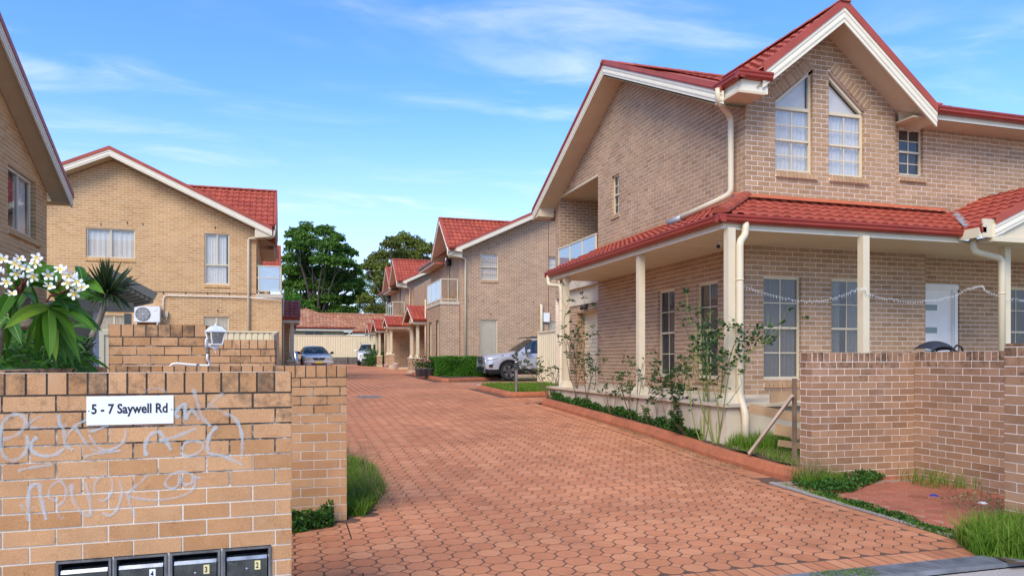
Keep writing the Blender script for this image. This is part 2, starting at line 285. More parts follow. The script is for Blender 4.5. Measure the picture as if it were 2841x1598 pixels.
    def build(s,name,mat,parent=None,smooth=False,kind=None,label=None,local=False):
        if not s.f: return None
        if smooth or (name in SPLIT and name!='flower'): s.weld()
        if name in SPLIT and not kind:
            P_=list(range(len(s.v)))
            def fd(i):
                while P_[i]!=i: P_[i]=P_[P_[i]]; i=P_[i]
                return i
            for f in s.f:
                a=fd(f[0])
                for j in f[1:]: P_[fd(j)]=a
            gr={}
            for f,r,w in zip(s.f,s.r,s.w): gr.setdefault(fd(f[0]),[]).append((f,r,w))
            if 1<len(gr)<=90:
                o=None
                for fs in gr.values():
                    b=MB()
                    mp={}
                    for f,r,w in fs:
                        for i in f:
                            if i not in mp: mp[i]=len(b.v); b.v.append(s.v[i])
                        b.f.append(tuple(mp[i] for i in f)); b.r.append(r); b.w.append(w)
                    q=link(b.mesh(name,mat,smooth),name,parent,kind,label,local); o=o or q
                return o
        return link(s.mesh(name,mat,smooth),name,parent,kind,label,local)
def wm(o):
    m=Matrix.Translation(o.location)@o.rotation_euler.to_matrix().to_4x4()
    return wm(o.parent)@o.matrix_parent_inverse@m if o.parent else m
def link(me,name,parent=None,kind=None,label=None,local=False):
    o=bpy.data.objects.new(name,me); COL.objects.link(o)
    if parent:
        o.parent=parent; o.matrix_parent_inverse=Matrix.Identity(4) if local else wm(parent).inverted()
    if kind: o['kind']=kind
    if label: o['label']=label
    return o
def tag(o,label,cat,group=None):
    o['label']=label; o['category']=cat
    if group: o['group']=group
    return o
def thing(name,label,cat,loc=(0,0,0),group=None):
    o=bpy.data.objects.new(name,None); COL.objects.link(o); o.location=loc; o.empty_display_size=.2
    return tag(o,label,cat,group)
def struct(mb,name,mat,parent=None):
    o=mb.build(name,mat,parent,kind=None if parent else 'structure'); return o
def bulk(name,mat,V,Fq,R,parent=None,kind=None,smooth=False):
    """fast mesh from arrays: V (n,3), Fq (m,k) all faces with k corners, R (m,)"""
    me=bpy.data.meshes.new(name); V=np.asarray(V,dtype=np.float32); Fq=np.asarray(Fq,dtype=np.int32); m,k=Fq.shape
    me.vertices.add(len(V)); me.vertices.foreach_set('co',V.ravel())
    me.loops.add(m*k); me.loops.foreach_set('vertex_index',Fq.ravel())
    me.polygons.add(m); me.polygons.foreach_set('loop_start',np.arange(0,m*k,k,dtype=np.int32)); me.polygons.foreach_set('loop_total',np.full(m,k,dtype=np.int32))
    me.materials.append(mat); a=me.attributes.new('rnd','FLOAT','FACE'); a.data.foreach_set('value',np.asarray(R,dtype=np.float32))
    if smooth: me.polygons.foreach_set('use_smooth',np.ones(m,dtype=bool))
    me.update(); me.validate()
    return link(me,name,parent,kind)
# ---------------------------------------------------------------- 2-D polygon clipping
def clip(poly,a,b,keep_left=True):
    """keep the part of a convex polygon left of the line a->b"""
    out=[]; n=len(poly)
    def sd(p): 
        d=(b[0]-a[0])*(p[1]-a[1])-(b[1]-a[1])*(p[0]-a[0]); return d if keep_left else -d
    for i in range(n):
        p=poly[i]; q=poly[(i+1)%n]; dp=sd(p); dq=sd(q)
        if dp>=-1e-9: out.append(p)
        if (dp>1e-9 and dq<-1e-9) or (dp<-1e-9 and dq>1e-9):
            t=dp/(dp-dq); out.append((p[0]+(q[0]-p[0])*t,p[1]+(q[1]-p[1])*t))
    return out if len(out)>2 else []
def area(p): return abs(sum(p[i][0]*p[(i+1)%len(p)][1]-p[(i+1)%len(p)][0]*p[i][1] for i in range(len(p))))/2
def inter(poly,conv):
    for i in range(len(conv)):
        if not poly: return []
        poly=clip(poly,conv[i],conv[(i+1)%len(conv)],True)
    return poly
def subtract(polys,hole):
    hx0=min(p[0] for p in hole);hx1=max(p[0] for p in hole);hy0=min(p[1] for p in hole);hy1=max(p[1] for p in hole)
    res=[]
    for P in polys:
        if max(p[0] for p in P)<=hx0 or min(p[0] for p in P)>=hx1 or max(p[1] for p in P)<=hy0 or min(p[1] for p in P)>=hy1: res.append(P); continue
        rest=P
        for i in range(len(hole)):
            o=clip(rest,hole[i],hole[(i+1)%len(hole)],False)
            if o and area(o)>1e-6: res.append(o)
            rest=clip(rest,hole[i],hole[(i+1)%len(hole)],True)
            if not rest: break
    return res
def rect(x0,y0,x1,y1): return [(x0,y0),(x1,y0),(x1,y1),(x0,y1)]
# ---------------------------------------------------------------- collectors: pieces that are objects of their own up to 300, the rest joined
class Pieces:
    def __init__(s,parent,name,mat,limit=300,depth=.004): s.p=parent;s.name=name;s.mat=mat;s.lim=limit;s.items=[];s.depth=depth
    def add(s,verts,faces,cen,nrm,size,w=0.0): s.items.append((verts,faces,cen,nrm,size,w))
    def flush(s):
        sc=[]
        for i,(v,f,c,n,z,w) in enumerate(s.items):
            u,vv,D=pix(c); vis=D>0 and -20<u<2860 and -20<vv<1620 and (E0-Vector(c)).dot(n)>0
            sc.append((z/D**2 if vis else 0,i))
        sc.sort(reverse=True); solo={i for a,i in sc[:s.lim] if a>0}
        rest=MB(); cache={}
        for i,(v,f,c,n,z,w) in enumerate(s.items):
            if i in solo:
                o=v[0]; rel=tuple((round(p[0]-o[0],4),round(p[1]-o[1],4),round(p[2]-o[2],4)) for p in v); key=(rel,round(w,1))
                if key not in cache:
                    mb=MB(); mb.raw(rel,f,0.0,round(w,1)); cache[key]=mb.mesh(s.name,s.mat)
                ob=bpy.data.objects.new(s.name,cache[key]); COL.objects.link(ob); ob.location=o
                ob.parent=s.p; ob.matrix_parent_inverse=Matrix.Translation(-s.p.location)
            else: rest.raw(v,f,random.random()*.999+.001,w)
        if rest.f: rest.build(s.name+'_rest',s.mat,s.p,kind='stuff')
        s.items=[]
def prism(front,N_,depth,flare=.0015):
    """front polygon (3-D, counter-clockwise seen from outside) with sides running back"""
    k=len(front); c=sum((Vector(p) for p in front),Vector())/k; N_=Vector(N_)
    back=[Vector(p)+(Vector(p)-c).normalized()*flare-N_*depth for p in front]
    v=[tuple(p) for p in front]+[tuple(p) for p in back]
    f=[tuple(range(k))]+[(i,k+i,k+(i+1)%k,(i+1)%k) for i in range(k)]
    return v,f
def brickwall(coll,mort,O,U,poly,holes=(),zref=0.0,xref=0.0,bl=.24,bh=.086,j=.0125,N_=None,cap=None,caps_w=.076,weartop=None,reveal=.10,header=False,jit=.0012,backing=True):
    """poly/holes in wall coordinates (along U, z). Bricks proud of a recessed mortar face."""
    O=Vector(O); U=Vector(U).normalized(); Z=Vector((0,0,1)); N_=Vector(N_) if N_ is not None else U.cross(Z)
    flip=U.cross(Z).dot(N_)<0
    def P(x,z,d=0.0): return O+U*x+Z*z+N_*d
    def wearf(z):
        if weartop is None: return 0.0
        return max(0.0,1-(weartop-z)/.45)*random.uniform(.3,1.0) if z<=weartop else 1.0
    def emit(pl,w=0.0):
        if area(pl)<.0009: return
        d=random.uniform(-jit,jit)
        if flip: pl=pl[::-1]
        fr=[P(x,z,d) for x,z in pl]; v,f=prism(fr,N_,coll.depth+.004+d)
        c=sum(fr,Vector())/len(fr); coll.add(v,f,tuple(c),N_,area(pl),w)
    x0=min(p[0] for p in poly);x1=max(p[0] for p in poly);z0=min(p[1] for p in poly);z1=max(p[1] for p in poly)
    ztop=z1
    if cap: ztop=z1-cap
    r0=math.floor((z0-zref)/bh); r1=math.ceil((ztop-zref)/bh)
    # find polygon cells
    for r in range(r0,r1):
        za=zref+r*bh+j/2; zb=za+bh-j
        if cap and zb>ztop: zb=ztop-j/2
        if zb-za<.015: continue
        off=(r%2)*bl/2
        c0=math.floor((x0-xref-off)/bl); c1=math.ceil((x1-xref-off)/bl)
        for c in range(c0,c1+1):
            xa=xref+off+c*bl+j/2+random.uniform(-.0015,.0015); xb=xa+bl-j
            pl=rect(xa,za,xb,zb)
            inside=all(not clip_out(poly,p) for p in pl)
            if not inside: pl=inter(pl,poly)
            if not pl: continue
            pls=[pl]
            for h in holes: pls=subtract(pls,h)
            for q in pls:
                q2=q
                emit(q2,wearf((za+zb)/2))
    if cap:
        n=int((x1-x0)/(caps_w+j)); ww=(x1-x0)/n
        for i in range(n):
            emit(rect(x0+i*ww+j/2,ztop+j/2,x0+(i+1)*ww-j/2,z1+random.uniform(-.003,.001)),random.choice([.2,.3,.45,.6,.9]))
    if backing:
        pls=[list(poly)]
        if weartop is not None:
            lv=[weartop-.62,weartop-.45,weartop-.29,weartop-.2,weartop-.112]; res=[]; cur=pls[0]
            for z in lv:
                lo=clip(cur,(x0-1,z),(x1+1,z),False); 
                if lo: res.append(lo)
                cur=clip(cur,(x0-1,z),(x1+1,z),True)
                if not cur: break
            if cur: res.append(cur)
            pls=res
        for h in holes: pls=subtract(pls,h)
        for q in pls:
            if flip: q=q[::-1]
            mort.poly([P(x,z,-coll.depth) for x,z in q],0.0,0 if weartop is None else min(1.6,max(0.0,1.65-(weartop-sum(p[1] for p in q)/len(q))/.5)))
    return P
def clip_out(poly,p):
    for i in range(len(poly)):
        a=poly[i];b=poly[(i+1)%len(poly)]
        if (b[0]-a[0])*(p[1]-a[1])-(b[1]-a[1])*(p[0]-a[0])<-1e-9: return True
    return False
def reveals(coll,mort,O,U,N_,hole,depth=.11,zref=0.0,head=None,headmb=None):
    """brick returns at the two sides of a rectangular opening"""
    O=Vector(O);U=Vector(U).normalized();N_=Vector(N_); x0=min(p[0] for p in hole);x1=max(p[0] for p in hole);z0=min(p[1] for p in hole);z1=max(p[1] for p in hole)
    brickwall(coll,mort,O+U*x0,-N_,rect(0,z0,depth,z1),zref=zref,xref=-.12,N_=U)
    zr=max((p[1] for p in hole if abs(p[0]-x1)<1e-6),default=z1)
    mort.obox(O+U*(x0-.02)-N_*.02+Vector((0,0,z1)),U*(x1-x0+.04),-N_*(depth+.03),Vector((0,0,.02)))
    brickwall(coll,mort,O+U*x1,-N_,rect(0,z0,depth,zr),zref=zref,xref=-.12,N_=-U)
def sillbricks(coll,mort,O,U,N_,x0,x1,z,proud=.03,h=.076,slope=.03):
    O=Vector(O);U=Vector(U).normalized();N_=Vector(N_);Z=Vector((0,0,1)); n=max(3,round((x1-x0)/.086)); ww=(x1-x0)/n
    for i in range(n):
        a=x0+i*ww+.006; b=x0+(i+1)*ww-.006
        p=[O+U*a+N_*proud+Z*(z-h-.02),O+U*b+N_*proud+Z*(z-h-.02),O+U*b+N_*(proud-.02)+Z*(z-slope),O+U*a+N_*(proud-.02)+Z*(z-slope),
           O+U*a-N_*.10+Z*(z),O+U*b-N_*.10+Z*(z),O+U*b-N_*.0+Z*(z-h-.01),O+U*a-N_*.0+Z*(z-h-.01)]
        f=[(0,1,2,3),(3,2,5,4),(0,3,4,7),(1,6,5,2),(0,7,6,1)]
        if U.cross(Z).dot(N_)<0: f=[q[::-1] for q in f]
        coll.add([tuple(q) for q in p],f,tuple(p[0]),N_,.007,0)
    mort.obox(O+U*x0+N_*(proud-.026)+Z*(z-h-.014),U*(x1-x0),N_*(-proud-.05),Z*(h-slope-.004))
# ---------------------------------------------------------------- roof tiles
def tileroof(coll,O,U,Sv,poly,tw=.205,tl=.32,under=None,lift=.0):
    """O eave corner, U along the eave, Sv up the slope (unit); polygon in (u,s)"""
    O=Vector(O);U=Vector(U).normalized();Sv=Vector(Sv).normalized();N_=U.cross(Sv)
    if N_.z<0: N_=-N_
    flip=U.cross(Sv).dot(N_)<0
    x0=min(p[0] for p in poly);x1=max(p[0] for p in poly);s1=max(p[1] for p in poly);s0=min(p[1] for p in poly)
    strips=[(0,.0),(.12,.0),(.3,.0),(.42,.021),(.62,.026),(.86,.021),(.985,.0)]
    for r in range(int(math.ceil((s1-s0)/tl))):
        sa=s0+r*tl-.015; sb=s0+(r+1)*tl
        for c in range(int(math.floor(x0/tw)),int(math.ceil(x1/tw))):
            xa=c*tw; jit=random.uniform(-.002,.003); vs=[];fs=[]
            full=not(clip_out(poly,(xa,sa+.02)) or clip_out(poly,(xa+tw,sa+.02)) or clip_out(poly,(xa,sb)) or clip_out(poly,(xa+tw,sb)))
            if not full and not inter(rect(xa,sa,xa+tw,sb),poly): continue
            for k in range(len(strips)-1):
                (a,ha),(b,hb)=strips[k],strips[k+1]
                q=rect(xa+a*tw,sa,xa+b*tw,sb)
                if not full: q=inter(q,poly)
                if not q: continue
                def H(x,s): t=((x-xa)/tw-a)/(b-a); return ha+(hb-ha)*t+.034-(s-sa)/(sb-sa)*.03+jit+lift
                bi=len(vs); vs+= [O+U*x+Sv*s+N_*H(x,s) for x,s in q]; f=tuple(range(bi,bi+len(q))); fs.append(f[::-1] if flip else f)
                # front lip
                lo=[(x,s) for x,s in q if abs(s-sa)<1e-4]
                if len(lo)==2:
                    (xa_,_),(xb_,_)=sorted(lo); bi=len(vs)
                    vs+=[O+U*xa_+Sv*sa+N_*(H(xa_,sa)-.030),O+U*xb_+Sv*sa+N_*(H(xb_,sa)-.030),O+U*xb_+Sv*sa+N_*H(xb_,sa),O+U*xa_+Sv*sa+N_*H(xa_,sa)]
                    f=(bi,bi+1,bi+2,bi+3); fs.append(f[::-1] if flip else f)
            if not fs: continue
            cc=sum(vs,Vector())/len(vs); coll.add([tuple(p) for p in vs],fs,tuple(cc),N_,.06,0)
    if under is not None:
        q=poly[::-1] if flip else poly
        under.poly([O+U*x+Sv*s-N_*.004 for x,s in q])
def ridgecaps(mb,p,q,rad=.095,step=.40):
    p=Vector(p);q=Vector(q);L_=(q-p).length; n=max(1,int(L_/step)); d=(q-p)/n
    side=d.cross(Vector((0,0,1))).normalized(); up=side.cross(d.normalized())
    for i in range(n):
        a=p+d*i; b=a+d*1.06; r0=rad*1.07; r1=rad*.97; vs=[]
        for pt,r in((a,r0),(b,r1)):
            for k in range(7):
                t=math.pi*k/6; vs.append(pt+side*math.cos(t)*r*1.05+up*(math.sin(t)*r*.75-.01))
        fs=[(k,k+1,k+8,k+7) for k in range(6)]+[tuple(range(7))[::-1]]
        mb.raw(vs,fs,random.random())
# straight extrusions: gutter, fascia, barge
def extrude(mb,p,q,prof,outw,up=(0,0,1),r=0.0,plumb=False):
    """profile points (o,z): o along outw, z along up, swept from p to q"""
    p=Vector(p);q=Vector(q);o=Vector(outw);u=Vector(up); k=len(prof)
    sh=Vector()
    if plumb:
        d=(q-p).normalized(); h=Vector((d.x,d.y,0)).normalized(); sh=-d*(u.dot(h)/d.dot(h))
    vs=[p+o*a+(u+sh)*b for a,b in prof]+[q+o*a+(u+sh)*b for a,b in prof]
    mb.raw(vs,[(i,(i+1)%k,k+(i+1)%k,k+i) for i in range(k)]+[tuple(range(k))[::-1],tuple(range(k,2*k))],r)
GUTP=[(0,0),(0,-.115),(.075,-.115),(.105,-.08),(.108,-.045),(.122,-.025),(.122,.006),(.108,.006),(.100,-.02),(.02,-.03)]
FASP=[(0,0),(0,-.19),(-.02,-.19),(-.02,0)]
def gutter(mb,p,q,outw): extrude(mb,p,q,GUTP,outw)
def barge(mbc,mbr,p,q,outw,h=.19,cap=.11,tilt=None):
    """cream barge board with ribs and the red capping above; p,q = top line of the capping"""
    p=Vector(p);q=Vector(q);d=(q-p).normalized();o=Vector(outw); up=o.cross(d); 
    if up.z<0: up=-up
    extrude(mbr,p,q,[(-.06,.0),(.035,.0),(.035,-cap),(.022,-cap),(.022,-.012),(-.06,-.012)],o,up,plumb=True)
    extrude(mbc,p,q,[(.02,-cap+.01),(.02,-cap-.05),(.008,-cap-.055),(.008,-cap-.10),(.020,-cap-.105),(.020,-cap-.14),(.008,-cap-.145),(.008,-cap-h),(-.02,-cap-h),(-.02,-cap+.01)],o,up,plumb=True)
# ---------------------------------------------------------------- windows
def window(parent,O,U,N_,x0,z0,w_,h_,style='sash',rec=.09,glass=None,curtain='full',cols=2,rows=2,fw=.045,top=None,blind=None,mat=None):
    """frame, panes, glazing bars and curtains set rec behind the wall face"""
    O=Vector(O);U=Vector(U).normalized();N_=Vector(N_);Z=Vector((0,0,1)); mat=mat or CREAM; glass=glass or GLS
    def P(x,z,d): return O+U*(x0+x)+Z*(z0+z)+N_*(-rec+d)
    win=bpy.data.objects.new('window',None); COL.objects.link(win); win.parent=parent; win.matrix_parent_inverse=Matrix.Translation(-parent.location)
    loc=P(w_/2,0,0); win.location=loc
    win.matrix_parent_inverse=Matrix.Translation(-parent.location)
    def bd(mb,name,m,smooth=False,kind=None):
        if not mb.f: return
        mb.v=[(a-loc.x,b-loc.y,c-loc.z) for a,b,c in mb.v]
        o=bpy.data.objects.new(name,mb.mesh(name,m,smooth)); COL.objects.link(o); o.parent=win
        if kind: o['kind']=kind
    def bar(mb,xa,za,xb,zb,d0=-.02,d1=.03):
        mb.obox(P(xa,za,d0),U*(xb-xa),N_*(d1-d0),Z*(zb-za))
    fr=MB()
    if top:   # sloping head: top=(zl,zr) heights at left and right above h_
        zl,zr=top
        th=fw
        pts_out=[(0,0),(w_,0),(w_,zr),(0,zl)]
        bar(fr,0,0,w_,fw); bar(fr,0,fw,fw,zl-.02) ; bar(fr,w_-fw,fw,w_,zr-.02)
        fr.obox(P(0,zl-fw*1.3,-.02),U*w_+Z*(zr-zl),N_*.05,Z*fw*1.3)
        bar(fr,fw,h_-fw/2,w_-fw,h_+fw*.8)
    else:
        bar(fr,0,0,w_,fw); bar(fr,0,h_-fw,w_,h_); bar(fr,0,fw,fw,h_-fw); bar(fr,w_-fw,fw,w_,h_-fw)
    if style=='sash':
        bar(fr,fw,h_*.5-.018,w_-fw,h_*.5+.018,-.01,.036)
    if style=='slider': bar(fr,w_*.5-.022,fw,w_*.5+.022,h_-fw)
    if style=='tee': bar(fr,fw,h_*.37,w_-fw,h_*.37+fw); bar(fr,w_*.5-.02,h_*.37+fw,w_*.5+.02,h_-fw)
    bd(fr,'frame',mat)
    pn=[]
    if style=='sash':
        pn=[(fw,fw,w_-fw,h_*.5-.018,.0),(fw,h_*.5+.018,w_-fw,h_-fw,.008)]
    elif style=='slider': pn=[(fw,fw,w_*.5-.022,h_-fw,0),(w_*.5+.022,fw,w_-fw,h_-fw,.008)]
    elif style=='tee': pn=[(fw,fw,w_-fw,h_*.37,0),(fw,h_*.37+fw,w_*.5-.02,h_-fw,.004),(w_*.5+.02,h_*.37+fw,w_-fw,h_-fw,.004)]
    else: pn=[(fw,fw,w_-fw,h_-fw,0)]
    for a,b,c,d,e in pn:
        m=MB(); m.obox(P(a,b,e),U*(c-a),N_*.004,Z*(d-b)); bd(m,'pane',glass)
    if top:
        m=MB(); a=fw;c=w_-fw; za=top[0]-fw*1.3+(top[1]-top[0])*a/w_; zc=top[0]-fw*1.3+(top[1]-top[0])*c/w_
        pl=[(a,h_+fw*.8),(c,h_+fw*.8)]+([(c,zc)] if zc>h_+fw else [])+([(a,za)] if za>h_+fw else [])
        if U.cross(Z).dot(N_)<0: pl=pl[::-1]
        m.poly([P(x,z,.004) for x,z in pl]); bd(m,'pane',GLS)
        m=MB(); m.poly([P(x,z,-.07) for x,z in pl]); bd(m,'curtain',CURT)
    mu=MB()
    if cols and rows:
        for a,b,c,d,e in pn:
            for k in range(1,cols): x=a+(c-a)*k/cols; bar(mu,x-.009,b,x+.009,d,e-.006,e+.012)
            for k in range(1,rows): z=b+(d-b)*k/rows; bar(mu,a,z-.009,c,z+.009,e-.005,e+.011)
    bd(mu,'glazing_bar',mat)
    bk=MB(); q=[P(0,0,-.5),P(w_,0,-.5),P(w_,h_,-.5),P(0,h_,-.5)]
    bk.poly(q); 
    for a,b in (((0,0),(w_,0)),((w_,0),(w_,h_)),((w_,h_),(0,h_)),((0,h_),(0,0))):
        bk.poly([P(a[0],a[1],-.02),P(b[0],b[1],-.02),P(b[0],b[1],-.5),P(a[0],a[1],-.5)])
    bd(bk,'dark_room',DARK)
    if style=='screen' or style=='screen2':
        sc=MB(); stp=.085
        for sgn in (1,-1):
            n=int((w_+h_)/stp)+2
            for i in range(-int(h_/stp)-1,n):
                seg=clip_line((i*stp,fw) if sgn>0 else (i*stp,h_-fw),(i*stp+h_-2*fw,h_-fw) if sgn>0 else (i*stp+h_-2*fw,fw),fw,w_-fw)
                if seg:
                    (xa,za),(xb,zb)=seg; sc.bar(P(xa,za,.03+.002*sgn),P(xb,zb,.03+.002*sgn),.014,.004,up=N_)
        if style=='screen2': bar(sc,w_*.5-.025,fw,w_*.5+.025,h_-fw,.02,.045)
        bd(sc,'diamond_screen',CREAM)
    if curtain:
        spans={'full':[(0,1)],'split':[(0,.36),(.58,1)],'right':[(.5,1)],'left':[(0,.4)],'most':[(.13,1)]}[curtain]
        for sa,sb in spans:
            m=MB(); n=int(26*(sb-sa))+4; xs=[w_*(sa+(sb-sa)*i/n) for i in range(n+1)]; ds=[-.05+.012*math.sin(i*1.9+x0*7)+.006*math.sin(i*.7) for i in range(n+1)]
            for i in range(n): m.poly([P(xs[i],.02,ds[i]),P(xs[i+1],.02,ds[i+1]),P(xs[i+1],h_,ds[i+1]),P(xs[i],h_,ds[i])])
            bd(m,'curtain',blind or CURT,True)
    return win
def clip_line(p,q,x0,x1):
    (xa,za),(xb,zb)=p,q
    if xa>xb: xa,za,xb,zb=xb,zb,xa,za
    if xb<=x0 or xa>=x1: return None
    def at(x): return za+(zb-za)*(x-xa)/(xb-xa)
    a=max(xa,x0); b=min(xb,x1)
    return ((a,at(a)),(b,at(b))) if b-a>.01 else None
def downpipe(parent,pts,r=.045):
    mb=MB(); 
    P=[Vector(p) for p in pts]; sm=[P[0]]
    for i in range(1,len(P)-1):
        a=(P[i-1]-P[i]); b=(P[i+1]-P[i]); k=min(.10,a.length*.45,b.length*.45)
        for t in (0,.25,.5,.75,1):
            x=P[i]+a.normalized()*k; y=P[i]+b.normalized()*k
            sm.append(x*(1-t)**2+P[i]*2*t*(1-t)+y*t*t)
    sm.append(P[-1]); mb.tube(sm,r,12)
    o=mb.build('downpipe',CREAM,parent,smooth=True)
    br=MB()
    for i in range(len(P)-1):
        if abs((P[i+1]-P[i]).normalized().z)>.95 and (P[i+1]-P[i]).length>1.5:
            for t in (.25,.85):
                c=P[i]+(P[i+1]-P[i])*t; br.lathe(c-Vector((0,0,.012)),[(r+.001,0),(r+.006,0),(r+.006,.024),(r+.001,.024)],12)
    for i in range(1,len(P)-1):
        br.lathe(P[i]-Vector((0,0,.012)),[(r+.001,0),(r+.004,0),(r+.004,.02),(r+.001,.02)],12) if False else None
    if br.f and o: br.build('bracket',CREAM,o,smooth=True)
    return o
# ================================================================ THE SETTING: ground, drive, kerbs, paths
def sheet(mb,xs,ys,dz,zfun=None):
    for i in range(len(xs)-1):
        for k in range(len(ys)-1):
            q=[(xs[i],ys[k]),(xs[i+1],ys[k]),(xs[i+1],ys[k+1]),(xs[i],ys[k+1])]
            mb.poly([(x,y,(zfun(x,y) if zfun else g(y))+dz) for x,y in q])
YS=[-30,0,4,6,7.9,9.5,11.5,14,17.5,19,23,28,35,46,52,61,90,150,400,1200,2400]
m=MB(); sheet(m,[-2400,-400,-100,-30,0,10,30,100,400,2400],YS,-.05); struct(m,'ground',GRDM)
m=MB(); sheet(m,[-30,0,5.2,40],[-8,0,3,4.36],-.02); footpath=struct(m,'footpath',CONC)
m=MB(); sheet(m,[.1,5.93],[4.62,5,6,7.2],0); sheet(m,[.55,5.93],[7.2,7.9,9.5,11.5,14,17.5,19,23,28,35,46,52,60.6],0)
sheet(m,[5.93,12.5],[17.5,19,23,27.4,29],0); sheet(m,[5.93,7.3],[29,35,46,52,60],0); sheet(m,[-1.3,.1],[4.6,5,6,7.1],-.004)
drive=struct(m,'driveway',JNT)
m=MB(); sheet(m,[.6,5.5,7.2],[36,46,52,60.6],.008); sheet(m,[-6,.6],[42,46,52,60.8],.008); struct(m,'driveway',PAV)
m=MB(); m.box((.514,4.86,-.08),(.526,7.08,-.01)); m.v=[(x,y,g(y)+(.003 if z>-.05 else -.01)) for x,y,z in m.v]; struct(m,'expansion_joint',DARK)
coll=Pieces(drive,'paver',PAV,300)
def flatpiece(pts,top=.0018,ch=.001,cl=coll):
    c=(sum(p[0] for p in pts)/len(pts),sum(p[1] for p in pts)/len(pts)); k=len(pts)
    # pts counter-clockwise outline at the joint; top face shrunk by the worn edge
    v=[];f=[tuple(range(k))]+[(i,k+i,k+(i+1)%k,(i+1)%k) for i in range(k)]
    for x,y in pts:
        dx=c[0]-x;dy=c[1]-y;l=math.hypot(dx,dy); v.append((x+dx/l*ch,y+dy/l*ch,g(y)+top))
    for x,y in pts: v.append((x,y,g(y)-.001))
    cl.add(v,f,(c[0],c[1],g(c[1])),Vector((0,0,1)),area(pts),0)
PT=.2; RX,RY=.45,4.86
def octo(cx,cy,a=.0922,j=.0):
    b=a*.42; return [(cx-b,cy-a),(cx+b,cy-a),(cx+a,cy-b),(cx+a,cy+b),(cx+b,cy+a),(cx-b,cy+a),(cx-a,cy+b),(cx-a,cy-b)]
def dia(cx,cy,a=.050): return [(cx,cy-a),(cx+a,cy),(cx,cy+a),(cx-a,cy)]
def ondrive(x,y):
    xr=5.40+(.22 if y>7.9 else 0)
    if y<7.08: return -.9<x<5.40
    if y<7.3: return .62<x<5.40
    if y<17.6: return .70<x<xr
    if y<18.9: return .70<x<9.5
    if y<22.9: return .70<x<5.45
    if y<27.4: return .70<x<11
    return .70<x<5.3
for ky in range(int((36-RY)/PT)):
    for kx in range(-8,62):
        cx=RX+kx*PT+.1; cy=RY+ky*PT+.1
        if ondrive(cx,cy) and ondrive(cx-.05,cy-.05) : flatpiece(octo(cx,cy))
        if ondrive(cx+.1,cy+.1) and ky<90: flatpiece(dia(cx+.1,cy+.1))
# header courses: along the street drain, and down the right side
x=.12
while x<5.52: flatpiece(rect(x+.004,4.63,x+.106,4.845)); x+=.115
y=4.87
while y<17.4:
    xa=5.42 if y<7.15 else (5.42 if y<7.9 else 5.73)
    if y>7.9: flatpiece(rect(5.66,y+.006,5.925,y+.22))
    else: flatpiece(rect(5.455,y+.006,5.585,y+.22))
    y+=.23
y=7.35
while y<30: flatpiece(rect(.57,y+.005,.69,y+.22)); y+=.23
coll.flush()
# nook paving with pale joints
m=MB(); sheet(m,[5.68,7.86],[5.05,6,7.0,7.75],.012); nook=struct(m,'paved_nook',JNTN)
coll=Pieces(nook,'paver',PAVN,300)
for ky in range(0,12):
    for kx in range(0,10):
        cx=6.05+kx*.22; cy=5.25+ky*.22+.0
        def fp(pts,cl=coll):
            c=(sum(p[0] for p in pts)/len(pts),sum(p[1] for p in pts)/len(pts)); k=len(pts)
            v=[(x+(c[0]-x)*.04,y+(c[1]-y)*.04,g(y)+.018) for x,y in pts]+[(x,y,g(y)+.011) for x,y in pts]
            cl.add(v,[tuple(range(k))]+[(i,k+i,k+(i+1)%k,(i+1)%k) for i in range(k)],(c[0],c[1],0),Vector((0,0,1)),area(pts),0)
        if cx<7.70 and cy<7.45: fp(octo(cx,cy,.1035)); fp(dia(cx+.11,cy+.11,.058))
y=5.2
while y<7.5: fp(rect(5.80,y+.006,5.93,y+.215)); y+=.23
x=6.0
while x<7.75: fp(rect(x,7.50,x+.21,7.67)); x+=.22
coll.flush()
m=MB(); m.bar((5.64,4.95,g(5)+.0),(5.66,7.75,g(7.7)+.0),.055,.045); struct(m,'path_edge',CONC)
# kerbs
def kerb(pts,h=.13,wd=.15,name='kerb'):
    mb=MB(); prof=[(0,-.05),(0,h*.35),(.045,h*.92),(.075,h),(wd-.02,h),(wd,h*.9),(wd,-.05)]; P=[]
    k=len(pts)
    for i,(x,y) in enumerate(pts):
        d0=Vector((pts[i][0]-pts[i-1][0],pts[i][1]-pts[i-1][1],0)).normalized() if i else None
        d1=Vector((pts[i+1][0]-pts[i][0],pts[i+1][1]-pts[i][1],0)).normalized() if i<k-1 else None
        d=((d0 or d1)+(d1 or d0)).normalized(); n=Vector((d.y,-d.x,0)); s_=1/max(.5,n.dot(Vector(((d1 or d0).y,-(d1 or d0).x,0))))
        P.append([Vector((x,y,g(y)))+n*a*s_+Vector((0,0,b+random.uniform(-.003,.003))) for a,b in prof])
    q=len(prof); vs=[v for r in P for v in r]
    fs=[(i*q+j,(i+1)*q+j,(i+1)*q+j+1,i*q+j+1) for i in range(k-1) for j in range(q-1)]+[tuple(range(q))[::-1],tuple(range((k-1)*q,k*q))]
    mb.raw(vs,[f[::-1] for f in fs]); return mb.build(name,KERB,None,kind='structure')
kerb([(6.02,7.72),(5.95,8.1)]+[(5.94,8.1+.5*i) for i in range(1,18)]+[(5.96,17.2),(6.15,17.5)],.16,.19)
kerb([(8.2,19.35),(7.3,19.2),(5.85,19.0),(5.67,19.25),(5.66,22.5),(5.8,22.75),(7.3,23.0)],.14,.16)
kerb([(8.15,28.8),(7.2,28.35),(5.85,27.7),(5.6,27.95),(5.55,32),(5.55,34.8),(5.8,35.1)],.14,.16)
